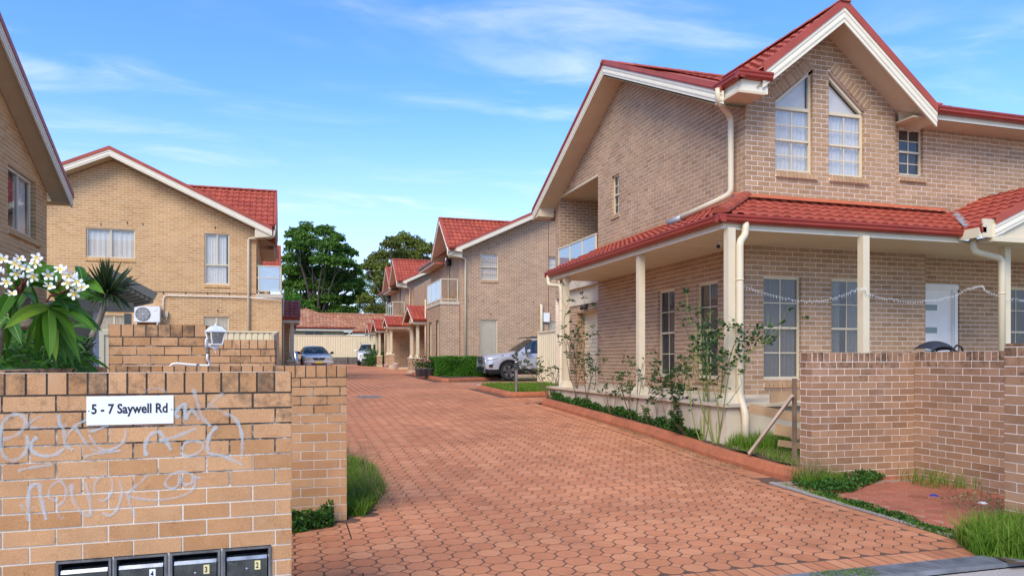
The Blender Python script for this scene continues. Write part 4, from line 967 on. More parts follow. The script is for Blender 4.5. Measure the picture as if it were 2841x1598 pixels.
    barge(mb,mr,W(-.66,cgy-cgh,zlow+.07),W(-.66,cgy,cg_top+.07),NS,.15,.05); barge(mb,mr,W(-.66,cgy,cg_top+.07),W(-.66,cgy+cgh,zlow+.07),NS,.15,.05)
    for a,b in ((W(-.65,cgy-cgh,zlow-.16),W(-.65,cgy,cg_top-.16)),(W(-.65,cgy,cg_top-.16),W(-.65,cgy+cgh,zlow-.16))): sf.poly([a,b,b+U*.65,a+U*.65])
    gu=MB(); gutter(gu,W(-.60,cgy-cgh-.02,zlow+.02),W(max(-.35,xv0+.1),cgy-cgh-.02,zlow+.02),NY)
    gutter(gu,W(-.56,cgy+cgh,zE+.02),W(-.56,ye+.4,zE+.02),NS)
    fa=MB(); extrude(fa,W(-.55,cgy+cgh,zE),W(-.55,ye+.45,zE),[(0,0),(0,-.2),(-.02,-.2),(-.02,0)],NS); sf.poly([W(-.55,cgy+cgh,zE-.19),W(0,cgy+cgh,zE-.19),W(0,ye+.45,zE-.19),W(-.55,ye+.45,zE-.19)])
    downpipe(T,[W(-.62,-.42,zE-.08),W(-.62,-.42,zE-.3),W(.26,-.06,zE-.34),W(.26,-.06,zb)],.045)
    if portico:
        downpipe(T,[W(-.9,3.62,zsl+.5),W(-.9,3.62,zb)],.035)
        porch(T,X0,Y0,sg,3.5,6.9,zsl-.5,zb,tc_,un,mb,mr,gu,fa,sf,cb,mo,zr)
    tc_.flush(); cb.flush(); mo.build('wall_mortar',mortar or MOR,T); un.build('roof_sheet',roofmat,T); rc.build('ridge_capping',roofmat,T)
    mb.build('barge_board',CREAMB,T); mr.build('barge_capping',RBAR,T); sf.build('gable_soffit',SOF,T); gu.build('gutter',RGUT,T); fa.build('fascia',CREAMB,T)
    return T
def porch(T,X0,Y0,sg,ya,yb,ze,zb,tc_,un,mb,mr,gu,fa,sf,cb,mo,zr,out=1.55):
    U=Vector((sg,0,0)); NS=-U; k=.467; h=(yb-ya)/2; ym=(ya+yb)/2; ck,sk=math.cos(math.atan(k)),math.sin(math.atan(k)); Ls=h/ck
    def W(x,y,z): return Vector((X0+sg*x,Y0+y,z))
    P2=rect(0,0,out-.02,Ls)
    tileroof(tc_,W(-out,ya,ze),U,(0,ck,sk),P2,under=un); un.poly([W(-out,yb,ze),W(-out,ym,ze+k*h),W(0,ym,ze+k*h),W(0,yb,ze)])
    barge(mb,mr,W(-out,ya,ze+.06),W(-out,ym,ze+k*h+.06),NS,.13,.05); barge(mb,mr,W(-out,ym,ze+k*h+.06),W(-out,yb,ze+.06),NS,.13,.05)
    sf.poly([W(-out+.25,ya+.1,ze-.16),W(-out+.25,yb-.1,ze-.16),W(-out+.25,ym,ze+k*h-.18)]); sf.poly([W(-out+.02,ya,ze-.17),W(0,ya,ze-.17),W(0,yb,ze-.17),W(-out+.02,yb,ze-.17)])
    gutter(gu,W(-out,ya,ze+.02),W(-.02,ya,ze+.02),NY); extrude(fa,W(-out+.03,ya+.02,ze),W(-.02,ya+.02,ze),[(0,-.05),(0,-.22),(-.02,-.22),(-.02,-.05)],NY)
    for y in (ya+.35,ym+.45):
        p=MB(); q=W(-out+.3,y,0); p.box((q.x-.07,q.y-.07,zb+1.12),(q.x+.07,q.y+.07,ze-.17)); p.lathe((q.x,q.y,zb+1.0),[(.15,.0),(.13,.05),(.10,.13)],4); p.box((q.x-.2,q.y-.2,zb+.93),(q.x+.2,q.y+.2,zb+1.0)); p.build('post',CREAM,T)
        x=q.x;yy=q.y; d=.175
        brickwall(cb,mo,(x-d,yy-d,0),(1,0,0),rect(0,zb+.35,2*d,zb+.93),zref=zr,N_=NY); brickwall(cb,mo,(x-d*sg,yy-d,0),(0,1,0),rect(0,zb+.35,2*d,zb+.93),zref=zr,N_=NS)
        m=MB(); m.box((x-d-.02,yy-d-.02,zb-.3),(x+d+.02,yy+d+.02,zb+.35)); m.build('pier_base',SLAB,T)
    m=MB(); a=W(-out+.1,ya,0); b=W(0,yb,0); m.box((min(a.x,b.x),ya+Y0+.1,zb-.3),(max(a.x,b.x),yb+Y0-.2,zb+.16)); m.build('porch_step',SLAB,T)
H2=unit('brown_brick_unit','brown brick unit behind the green hedge, with glass-railed corner balcony',7.38,32.55,1,6.40,.62,3.98,BRB,
   [(.99,5.13,1.82,6.33,'sash','full',CURT),(4.24,5.2,5.02,6.32,'sash','full',CURT),(.95,1.0,1.78,3.33,'screen','full',CURT),(4.25,1.9,5.0,3.31,'screen','full',CURT)],8.05)
LH=unit('tan_brick_unit','tan brick unit facing the camera beyond the letterbox wall, air conditioner on its face',-1.1,28.0,-1,6.16,.5,3.73,BTN,
   [(3.93,4.96,5.43,5.95,'slider','full',CURW),(.9,4.17,1.72,5.95,'tee','most',CURW),(.92,2.05,1.74,3.02,'screen2','full',CURT),(4.1,2.05,5.06,3.01,'screen2','full',CURT)],7.88,cgy=1.6)
H3=unit('brown_brick_unit','farther brown brick unit down the drive, second red gable from the hedge',7.38,48.55,1,6.55,.8,4.15,BRB,
   [(.99,5.13,1.6,6.2,'sash','full',CURT)],8.22,limit=0)
L2=unit('tan_brick_unit','farther tan brick unit on the left, its red gable just showing beyond the nearer unit',-1.1,42.8,-1,6.3,.8,3.95,BTN,[],7.95,limit=0,cgy=1.6)
# pieces of the far right block that stand between and beyond
T=H3; cb=Pieces(T,'brick',BRB,0); mo=MB(); un=MB(); tc_=Pieces(T,'roof_tile',TIL,0); mb,mr,gu,fa,sf=MB(),MB(),MB(),MB(),MB()
brickwall(cb,mo,(7.9,39.9,0),(0,1,0),rect(0,.7,8.65,6.2),zref=0,N_=NX)
porch(T,7.38,42.6,1,3.3,5.8,3.66,.86,tc_,un,mb,mr,gu,fa,sf,cb,mo,0); porch(T,7.38,53.5,1,3.2,5.8,3.7,1.05,tc_,un,mb,mr,gu,fa,sf,cb,mo,0)
cg=8.2; 
for y0 in (53.6,):
    for s_ in (-1,1): un.poly([(6.72,y0+s_*1.95,cg-1.6),(6.72,y0,cg),(11,y0,cg),(11,y0+s_*1.95,cg-1.6)])
    tileroof(tc_,(6.72,y0-1.95,cg-1.6),(1,0,0),(0,.773,.634),rect(0,0,3,2.5),under=None)
    barge(mb,mr,(6.72,y0-1.95,cg-1.53),(6.72,y0,cg+.07),NX,.15,.05); barge(mb,mr,(6.72,y0,cg+.07),(6.72,y0+1.95,cg-1.53),NX,.15,.05)
    brickwall(cb,mo,(7.38,0,0),(0,1,0),[(y0-1.9,.9),(y0+2.2,.9),(y0+2.2,6.3),(y0,7.8),(y0-1.9,6.3)],zref=0,N_=NX)
    for a,b in (((6.73,y0-1.95,cg-1.76),(6.73,y0,cg-.16)),((6.73,y0,cg-.16),(6.73,y0+1.95,cg-1.76))): sf.poly([a,b,(7.38,b[1],b[2]),(7.38,a[1],a[2])])
gutter(gu,(6.8,55.6,6.6),(6.8,58.6,6.6),NX)
tc_.flush(); cb.flush(); mo.build('wall_mortar',MOR,T); un.build('roof_sheet',TIL,T); mb.build('barge_board',CREAMB,T); mr.build('barge_capping',RBAR,T); sf.build('gable_soffit',SOF,T); gu.build('gutter',RGUT,T); fa.build('fascia',CREAMB,T)
m=MB(); 
for i in range(12): m.box((7.85,39.95,4.0+i*.2),(7.89,41.4,4.185+i*.2))
m.build('cladding',CREAM,H2)
# fittings on the brown unit: vent pipe, meter box, wall lamp, expansion joints
m=MB(); p=onY(1502,846,32.45); m.tube([(p.x,32.45,.8),(p.x,32.45,p.z-.05),(p.x-.02,32.5,p.z+.0)],.07,12); m.build('vent_pipe',CREAM,H2,smooth=True)
m=MB(); p=onY(1507,868,32.5); m.box((p.x,32.44,p.z-.42),(p.x+.3,32.54,p.z)); m.build('vent_box',WHT,H2)
p=onX(1247,727,7.3); m=MB(); m.lathe((7.28,p.y,p.z-.2),[(0,0),(.09,.02),(.11,.15),(.08,.32),(0,.36)],10); m.build('wall_lamp',BLK,H2,smooth=True)
m=MB(); m.box((7.375,32.525,.7),(7.385,32.545,3.98)); m.box((11.62,32.525,2.6),(11.632,32.545,8.4)); m.build('movement_joint',RGUT,H2)
m=MB()
for (u,v) in ((1300,835),(1340,835),(1382,837),(1438,838),(1480,839),(1356,690),(1361,873)):
    p=onY(u,v,32.538); m.box((p.x-.012,32.53,p.z-.04),(p.x+.012,32.545,p.z+.04))
m.build('weep_hole',RGUT,H2)
# fittings on the tan unit: air conditioner, conduit, weep holes
AC=thing('air_conditioner','white split-system air conditioner hung on the tan brick wall','air conditioner',(-4.6,27.8,2.77))
m=MB(); m.box((-5.0,27.6,2.78),(-4.2,27.93,3.32)); m.build('casing',WHT,AC)
m=MB(); m.lathe((-4.72,27.595,3.05),[(.23,0),(.23,.012),(.215,.014),(.215,0)],28,axis=(0,-1,0)); m.lathe((-4.72,27.597,3.05),[(.0,0),(.215,.002)],28,axis=(0,-1,0)); m.build('fan_opening',GRPL,AC)
m=MB()
for i in range(9): 
    r_=.025+i*.024; m.lathe((-4.72,27.59,3.05),[(r_,0),(r_+.004,.004),(r_+.008,0)],28,axis=(0,-1,0))
for i in range(4): a=i*math.pi/4; m.bar((-4.72-.21*math.cos(a),27.585,3.05-.21*math.sin(a)),(-4.72+.21*math.cos(a),27.585,3.05+.21*math.sin(a)),.006,.006,up=(0,1,0))
m.build('fan_grille',WHT,AC)
m=MB(); m.box((-4.4,27.592,3.17),(-4.28,27.599,3.26)); m.build('rating_label',ALU,AC)
for x in (-4.95,-4.3): m=MB(); m.box((x,27.62,2.70),(x+.04,27.99,2.775)); m.build('bracket',WHT,AC)
CD=thing('electrical_conduit','thin white conduit running along the tan brick wall from the air conditioner','conduit',(-3,27.95,3.7))
m=MB(); m.tube([(-4.14,27.95,3.0),(-4.14,27.95,3.62),(-4.10,27.95,3.70),(-4.03,27.95,3.73),(-1.3,27.95,3.73),(-1.3,27.90,3.715),(-.25,27.90,3.66)],.018,8); m.build('tube',WHT,CD,smooth=True)
m=MB(); m.box((-4.09,27.9,2.98),(-3.99,27.985,3.18)); m.tube([(-4.2,27.85,2.95),(-4.1,27.86,2.84),(-4.02,27.88,2.90),(-4.04,27.9,3.0)],.015,7); m.build('isolator_switch',CREAM,CD)
m=MB()
for (u,v) in ((396,622),(353,618),(280,622),(597,632),(453,812),(515,813),(576,814),(636,815),(694,816),(604,862)):
    p=onY(u,v,27.99); m.box((p.x-.012,27.983,p.z-.04),(p.x+.012,27.993,p.z+.04))
m.box((-7.5,27.985,3.853),(-1.12,27.995,3.865)); m.build('weep_hole',DARK,LH)
# ================================================================ near-left house (cut by the frame)
NH=thing('tan_brick_house','tan brick house at the left edge with steep cream-edged gable overhang','house',(-8,14,0))
cb=Pieces(NH,'brick',BTN,300); mo=MB()
zt=lambda y: 5.24-.30+.466*(18.6-y)
h=rect(15.9,3.98,17.5,5.16)
brickwall(cb,mo,(-5,0,0),(0,1,0),[(8.5,-.3),(18.21,-.3),(18.21,zt(18.21)),(13.2,zt(13.2)),(8.5,zt(17.9))],[h],zref=.0,xref=18.21,N_=(1,0,0))
brickwall(cb,mo,(-5,18.21,0),(-1,0,0),rect(0,-.3,6,4.9),zref=0,N_=(0,1,0)); brickwall(cb,mo,(-5,8.5,0),(-1,0,0),rect(0,-.3,6,4.9),zref=0,N_=NY)
reveals(cb,mo,(-5,0,0),(0,1,0),(1,0,0),h,.11,0.0); sillbricks(cb,mo,(-5,0,0),(0,1,0),(1,0,0),15.88,17.75,3.97,.05,.10)
window(NH,(-5,0,0),(0,1,0),(1,0,0),15.9,3.98,1.45,1.16,'slider',curtain='right',cols=0,rows=0,glass=GLS,blind=CURW)
mb,mr,sf=MB(),MB(),MB(); zf=lambda y: 5.24+.466*(18.6-y)
barge(mb,mr,(-4.62,18.65,zf(18.65)),(-4.62,13.2,zf(13.2)),(1,0,0)); barge(mb,mr,(-4.62,13.2,zf(13.2)),(-4.62,8,zf(18.4)),(1,0,0))
o=-.28; sf.poly([(-4.62,18.64,zf(18.64)+o),(-5.0,18.64,zf(18.64)+o),(-5.0,13.2,zf(13.2)+o),(-4.62,13.2,zf(13.2)+o)]); sf.poly([(-4.62,13.2,zf(13.2)+o),(-5.0,13.2,zf(13.2)+o),(-5.0,8,zf(18.4)+o),(-4.62,8,zf(18.4)+o)])
sf.poly([(-4.62,18.62,zf(18.64)+o-.02),(-4.62,18.2,zf(18.64)+o-.02),(-11,18.2,zf(18.64)+o-.02),(-11,18.62,zf(18.64)+o-.02)])
un=MB(); un.poly([(-4.64,18.62,zf(18.62)-.03),(-4.64,13.2,zf(13.2)-.03),(-12,13.2,zf(13.2)-.03),(-12,18.62,zf(18.62)-.03)]); un.poly([(-4.64,13.2,zf(13.2)-.03),(-4.64,8,zf(18.4)-.03),(-12,8,zf(18.4)-.03),(-12,13.2,zf(13.2)-.03)])
cb.flush(); mo.build('wall_mortar',MOR,NH); mb.build('barge_board',CREAMB,NH); mr.build('barge_capping',RBAR,NH); sf.build('gable_soffit',SOF,NH); un.build('roof',TIL,NH)
# ================================================================ free-standing brick walls
def fwall(name,label,segs,bm,mm,zref,cap=.11,capw=.076,thick=.23,wear=True,grp=None,limit=300,copingtop=True,bl=.24):
    """segs: (x0,y0,x1,y1,zbot,ztop) with the outside on the right-hand side when walking from 0 to 1 reversed (normal = (dy,-dx))"""
    a=segs[0]; T=thing(name,label,'wall',((a[0]+a[2])/2,(a[1]+a[3])/2,a[4]),grp); cb=Pieces(T,'brick',bm,limit); mo=MB(); top=MB()
    for (x0,y0,x1,y1,zb_,zt_,hl) in segs:
        U=Vector((x1-x0,y1-y0,0)); Ln=U.length; N_=Vector((U.y,-U.x,0)).normalized()
        brickwall(cb,mo,(x0,y0,0),U,rect(0,zb_,Ln,zt_),hl,zref=zref if zref is not None else zt_-cap-.086*40,xref=0.0,cap=cap,caps_w=capw,N_=N_,weartop=zt_ if wear else None,bl=bl,j=.0105)
        u=U.normalized(); top.poly([Vector((x0,y0,zt_-.004)),Vector((x1,y1,zt_-.004)),Vector((x1,y1,zt_-.004))-N_*thick,Vector((x0,y0,zt_-.004))-N_*thick],.4,1.0)
        # ends and back
        for (cx,cy,dr) in ((x0,y0,-u),(x1,y1,u)):
            o=Vector((cx,cy,0)); brickwall(cb,mo,o-N_*thick if dr==u else o-N_*thick,N_,rect(0,zb_,thick,zt_),zref=zref if zref is not None else zt_-cap-.086*40,cap=cap,caps_w=.2,N_=dr,weartop=zt_ if wear else None)
        mo.poly([Vector((x0,y0,zb_))-N_*thick,Vector((x1,y1,zb_))-N_*thick,Vector((x1,y1,zt_))-N_*thick,Vector((x0,y0,zt_))-N_*thick][::-1],0,.3)
    cb.flush(); mo.build('mortar',mm,T); top.build('coping',bm,T); return T
AX0,AY0,AX1,AY1=-1.75,4.322,.018,4.381
pxs=[onY(u,1520,4.36).x for u in (157,311.6,317,464.3,470.5,612,617,752)]
uA=lambda x:(x-AX0)/(AX1-AX0)*math.hypot(AX1-AX0,AY1-AY0)
mbh=[rect(uA(pxs[2*i]),.245,uA(pxs[2*i+1]),.459) for i in range(4)]
WA=fwall('letterbox_wall','foreground tan brick wall with blue graffiti, street sign and four letterboxes',[(AX0,AY0,AX1,AY1,-.2,1.43,mbh)],BTF,MORF,None,cap=.114,capw=.080)
fwall('entry_pier_wall','tan brick wall ending beside the grass at the left of the drive',[(-1.45,7.2,.533,7.2,-.2,1.444,[])],BTF,MORF,None,cap=.112,capw=.080)
fwall('side_garden_wall','low tan brick wall running back behind the letterbox wall, only its coping in sight',[(-1.47,4.65,-1.47,7.0,-.2,1.44,[])],BTF,MORF,None,cap=.112,capw=.080)
fwall('lamp_wall','raised tan brick wall carrying the white carriage lamp on its end',[(-1.60,7.66,-.752,7.62,-.1,1.83,[])],BTF,MORF,None,cap=.115,capw=.085)
p0=onY(520,950,9.65);p1=onY(762,943,9.65)
fwall('stepped_garden_wall','lower tan brick wall just behind the lamp, blackened below its coping',[(p0.x,9.75,p1.x,9.65,-.1,p1.z,[])],BTF,MORF,None,cap=.114,capw=.082)
fwall('fence_wall','brown brick fence wall with a corner nook at the right of the drive',[(6.25,7.735,7.80,7.69,-.15,1.588,[]),(7.80,7.69,7.80,5.15,-.15,1.60,[])],BRF,MOR,None,cap=.112,capw=.072)
fwall('corner_wall','nearest brown brick wall end at the right edge, with white efflorescence',[(6.19,5.10,6.19,4.42,-.2,1.645,[]),(6.19,4.42,9.2,4.42,-.2,1.645,[])],BRF,MOR,None,cap=.03,capw=.23)
# ================================================================ steel sheet fences
def sheetfence(name,label,p,q,zb,zt,zb2=None,zt2=None,panel=2.35,mat=None,rib=.19,grp=None,N_=None):
    mat=mat or CREAMF; p=Vector((p[0],p[1],0));q=Vector((q[0],q[1],0));zb2=zb if zb2 is None else zb2; zt2=zt if zt2 is None else zt2
    d=(q-p);Ln=d.length;u=d/Ln;n=Vector((u.y,-u.x,0)) if N_ is None else Vector(N_); T=thing(name,label,'fence',(p.x,p.y,zb),grp)
    k=max(1,round(Ln/panel)); pw=Ln/k
    for i in range(k+1):
        t=i/k; c=p+u*(i*pw); zbb=zb+(zb2-zb)*t; ztt=zt+(zt2-zt)*t; m=MB(); m.obox(c-u*.03-n*.03+Vector((0,0,zbb)),u*.06,n*.06,Vector((0,0,ztt-zbb+.01))); m.build('post',mat,T)
    for i in range(k):
        t0=i/k;t1=(i+1)/k; a=p+u*(i*pw+.03); b=p+u*((i+1)*pw-.03); za,zc=zb+(zb2-zb)*t0,zb+(zb2-zb)*t1; ta,tb=zt+(zt2-zt)*t0,zt+(zt2-zt)*t1
        m=MB(); L_=(b-a).length; nr=int(L_/rib); 
        def pt(s,o,top): tt=s/L_; return a+u*s+n*o+Vector((0,0,(ta+(tb-ta)*tt-.03) if top else za+(zc-za)*tt))
        prev=None
        for r in range(nr):
            s0=r*L_/nr; w_=L_/nr
            for s,o in ((s0,.0),(s0+w_*.62,.0),(s0+w_*.72,-.035),(s0+w_*.90,-.035)):
                if prev: m.poly([pt(*prev,False),pt(s,o,False),pt(s,o,True),pt(*prev,True)])
                prev=(s,o)
        m.poly([pt(*prev,False),pt(L_,0,False),pt(L_,0,True),pt(*prev,True)]); m.build('sheet_panel',mat,T)
        m=MB(); m.bar(a+Vector((0,0,ta-.02)),b+Vector((0,0,tb-.02)),.06,.05); m.bar(a+Vector((0,0,za+.02)),b+Vector((0,0,zc+.02)),.05,.04); m.build('rail',mat,T)
    return T
zt=onY(700,918.6,27.3).z
sheetfence('steel_fence','cream steel sheet fence in front of the tan unit, above the blackened wall',(-8.2,27.3),(-.35,27.3),.5,zt,N_=NY)
sheetfence('steel_fence','cream steel fence running back along the left of the drive, seen edge-on',(-.34,17.5),(-.34,27.2),.35,2.08,.55,zt-.0,N_=(1,0,0),panel=2.4)
a=onY(283,920,11.5); b=onY(345,925,11.5)
sheetfence('garden_gate_fence','short olive-cream steel fence panel left of the lamp wall',(a.x,11.5),(b.x+.3,11.5),.1,a.z,N_=NY,panel=1.2)
sheetfence('steel_fence','long cream steel fence closing the far end of the drive',(-9,61.5),(22,61.5),1.72,3.50,N_=NY)
sheetfence('parking_fence','cream steel fence beside the garage that hides the tail of the silver SUV',(8.35,24.4),(8.35,20.6),.6,2.47,N_=NX,panel=2.2)
T=thing('sleeper_retaining_wall','low grey timber sleeper wall under the back fence','retaining wall',(4,61.2,1.1))
for r in range(3):
    x=-6
    while x<14: 
        l_=random.uniform(2.0,2.5); m=MB(); m.box((x,61.0+r*.01,1.1+r*.2),(x+l_-.02,61.3,1.295+r*.2)); m.build('sleeper',LOG,T); x+=l_
for x in (-4,-1.2,1.6,4.4,7.2): m=MB(); m.box((x,60.9,1.05),(x+.15,60.99,1.72)); m.build('post',LOG,T)
# ================================================================ bungalow beyond the back fence
BH=thing('bungalow','cream brick bungalow with faded terracotta tiled roofs beyond the back fence','house',(4,72,1.3))
cb=Pieces(BH,'brick',BGH,0); mo=MB(); un=MB()
D0=69.0; a=onY(820,907,D0); zev=a.z; xr=onY(983,907,D0).x
brickwall(cb,mo,(0,D0+.5,0),(1,0,0),rect(-6,1.3,xr-.9,zev-.1),[rect(onY(845,900,D0+.5).x,2.8,onY(898,900,D0+.5).x,onY(845,915.5,D0+.5).z)],zref=1.3,N_=NY)
w0=onY(845,900,D0+.5).x; w1_=onY(898,900,D0+.5).x; wt=onY(845,915.5,D0+.5).z
window(BH,(0,D0+.5,0),(1,0,0),NY,w0,2.8,w1_-w0,wt-2.8,'slider',curtain=None,cols=0,rows=0,glass=GLD)
brickwall(cb,mo,(0,D0+3,0),(1,0,0),rect(xr-1,1.3,16,zev-.3),[rect(5.6,1.9,7.6,3.9)],zref=1.3,N_=NY)
tc_=Pieces(BH,'roof_tile',TILO,300); rise=onY(850,851,D0+5).z-zev; Ls=math.hypot(5,rise); c_,s_=5/Ls,rise/Ls
xl=onY(870,880,D0).x
tileroof(tc_,(-8,D0,zev),(1,0,0),(0,c_,s_),[(0,0),(xr+8,0),(xl+8-.6,Ls*.86),(0,Ls*.86)],tw=.3,tl=.42,under=un)
tileroof(tc_,(xl-.6,D0+2.6,zev-.25),(1,0,0),(0,c_,s_),[(0,0),(16,0),(16,Ls*.86),(0,Ls*.86)],tw=.3,tl=.42,under=un)
rc=MB(); zz=zev+rise*.86; ridgecaps(rc,(xl-.6,D0+2.6+4.3,zz-.2),(15,D0+2.6+4.3,zz-.2),.12); ridgecaps(rc,(xl-.6,D0+4.3,zz+.05),(xr,D0,zev+.05),.12); rc.build('ridge_capping',TILO,BH)
gu=MB(); gutter(gu,(-8,D0,zev),(xr,D0,zev),NY); gutter(gu,(xr,D0+2.6,zev-.25),(15,D0+2.6,zev-.25),NY); gu.build('gutter',RGUT,BH)
fa=MB(); fa.box((-8,D0+.02,zev-.32),(xr-.1,D0+.04,zev-.1)); fa.box((xr,D0+2.62,zev-.5),(15,D0+2.64,zev-.34)); fa.build('fascia',CREAMB,BH)
downpipe(BH,[(xr-.4,D0+.1,zev-.1),(xr-.4,D0+.1,zev-.6),(xr-.9,D0+.4,zev-.8),(xr-.9,D0+.4,1.5)],.06)
tc_.flush(); cb.flush(); mo.build('wall_mortar',MOR,BH); un.build('roof_sheet',TILO,BH)
# ================================================================ street sign, letterboxes, graffiti, lamp
WD=Vector((AX1-AX0,AY1-AY0,0)).normalized(); WN=Vector((WD.y,-WD.x,0)); WO=Vector((AX0,AY0,0))
def onA(u,v,off=0.0):
    r=ray(u,v); o=WO+WN*off; t=(o-E0).dot(WN)/r.dot(WN); return E0+r*t
def text(s,parent,name,mat,O,U,size,bold=.012,xs=.82,N_=None,depth=.0006,align='LEFT'):
    c=bpy.data.curves.new('txt','FONT'); c.body=s; c.size=size; c.offset=bold*size; c.extrude=depth; c.align_x=align; c.resolution_u=3
    o=bpy.data.objects.new('txt',c); COL.objects.link(o); me=bpy.data.meshes.new_from_object(o); bpy.data.objects.remove(o)
    U=Vector(U).normalized(); Z=Vector((0,0,1)); N_=Vector(N_)
    for v in me.vertices: x,y,z=v.co; v.co=Vector(O)+U*x*xs+Z*y+N_*(z+depth)
    me.materials.clear(); me.materials.append(mat); return link(me,name,parent)
a=onA(240.6,1099.5);b=onA(481.7,1099);c=onA(241,1179.5); sw=(b-a).length; sh=a.z-c.z
SG=thing('street_address_sign','white metal plate reading 5 - 7 Saywell Rd, screwed to the graffiti wall','sign',(a+b)/2)
m=MB(); m.obox(Vector((a.x,a.y,c.z))+WN*.004,WD*sw,WN*.003,Vector((0,0,sh))); m.build('plate',ALU,SG)
text('5 - 7 Saywell Rd',SG,'lettering',TXT,Vector((a.x,a.y,0))+WD*(sw*.052)+WN*.0071+Vector((0,0,c.z+sh*.40)),WD,.0705,.026,.80,WN)
for t in (.025,.975): m=MB(); m.lathe(Vector((a.x,a.y,c.z+sh*.5))+WD*sw*t+WN*.007,[(.0,.003),(.0035,.0025),(.005,0)],10,axis=WN); m.build('screw',STL,SG)
nums=['','4','3','2']; cats=['leftmost grey steel letterbox, its number out of sight','grey steel letterbox with a pale number 4 plate, second from the left','grey steel letterbox with the yellow number 3 plate','grey steel letterbox with the yellow number 2 plate, nearest the wall end']
for i in range(4):
    xa,xb=pxs[2*i]+.002,pxs[2*i+1]-.002; T=thing('letterbox',cats[i],'letterbox',(xa,4.36,.245),'letterboxes set in the foreground wall')
    A0=WO+WD*uA(xa); w_=uA(xb)-uA(xa); zt_=.457; zb_=.247
    def P(x,z,d=0.0): return A0+WD*x+Vector((0,0,z))+WN*d
    f=MB(); fwd=.012
    for (x0,z0,x1,z1) in ((0,zt_-.018,w_,zt_),(0,zb_,w_,zb_+.015),):
        f.poly([P(x0,z0 if z0>zb_ else z0,.006),P(x1,z0,.006),P(x1,z1,.012),P(x0,z1,.012)])
    # bevelled frame ring
    ring=lambda k,d,ex=0:[P(k,zb_+k,d),P(w_-k,zb_+k,d),P(w_-k,zt_-k,d),P(k,zt_-k,d)]
    R0,R1,R2,R3=ring(0,-.01),ring(0,.012),ring(.012,.010),ring(.020,-.03)
    f=MB()
    for r0,r1 in ((R0,R1),(R1,R2),(R2,R3)):
        for k in range(4): f.poly([r0[k],r0[(k+1)%4],r1[(k+1)%4],r1[k]])
    f.build('frame',MBL,T)
    m=MB(); m.poly([P(.01,zb_+.01,-.12),P(w_-.01,zb_+.01,-.12),P(w_-.01,zt_-.01,-.12),P(.01,zt_-.01,-.12)]); m.poly([P(.012,zt_-.012,-.02),P(w_-.012,zt_-.012,-.02),P(w_-.012,zt_-.012,-.12),P(.012,zt_-.012,-.12)]); m.build('slot',DARK,T)
    m=MB(); za=zt_-.052; 
    m.poly([P(.020,za,-.012),P(w_-.020,za,-.012),P(w_-.020,za+.008,-.045),P(.020,za+.008,-.045)]); m.poly([P(.020,za-.018,-.002),P(w_-.020,za-.018,-.002),P(w_-.020,za,-.012),P(.020,za,-.012)]); m.build('flap',MBL,T)
    m=MB(); m.obox(P(.020,zb_+.018,-.016),WD*(w_-.04),WN*.012,Vector((0,0,za-.018-zb_-.018))); d_=m.build('door',MBX,T)
    text('Mail',T,'embossed_word',MBL if False else simple('embossed_steel',(.16,.17,.165),.4,metal=.6),P(.028,za-.046,-.004),WD,.030,.0,.95,WN,.0012)
    if nums[i]:
        px_=w_*.66; pz=za-.074; m=MB(); m.obox(P(px_,pz-.004,-.004),WD*.030,WN*.001,Vector((0,0,.050))); m.build('number_plate',YPL if i>1 else ALU,T)
        text(nums[i],T,'number',TXT,P(px_+.005,pz+.006,-.0028),WD,.043,.02,.75,WN,.0004)
        m=MB(); m.lathe(P(w_*.50,pz+.004,-.004),[(0,.006),(.004,.006),(.008,.004),(.009,0)],12,axis=WN); m.box if False else None; m.build('lock',MBL,T)
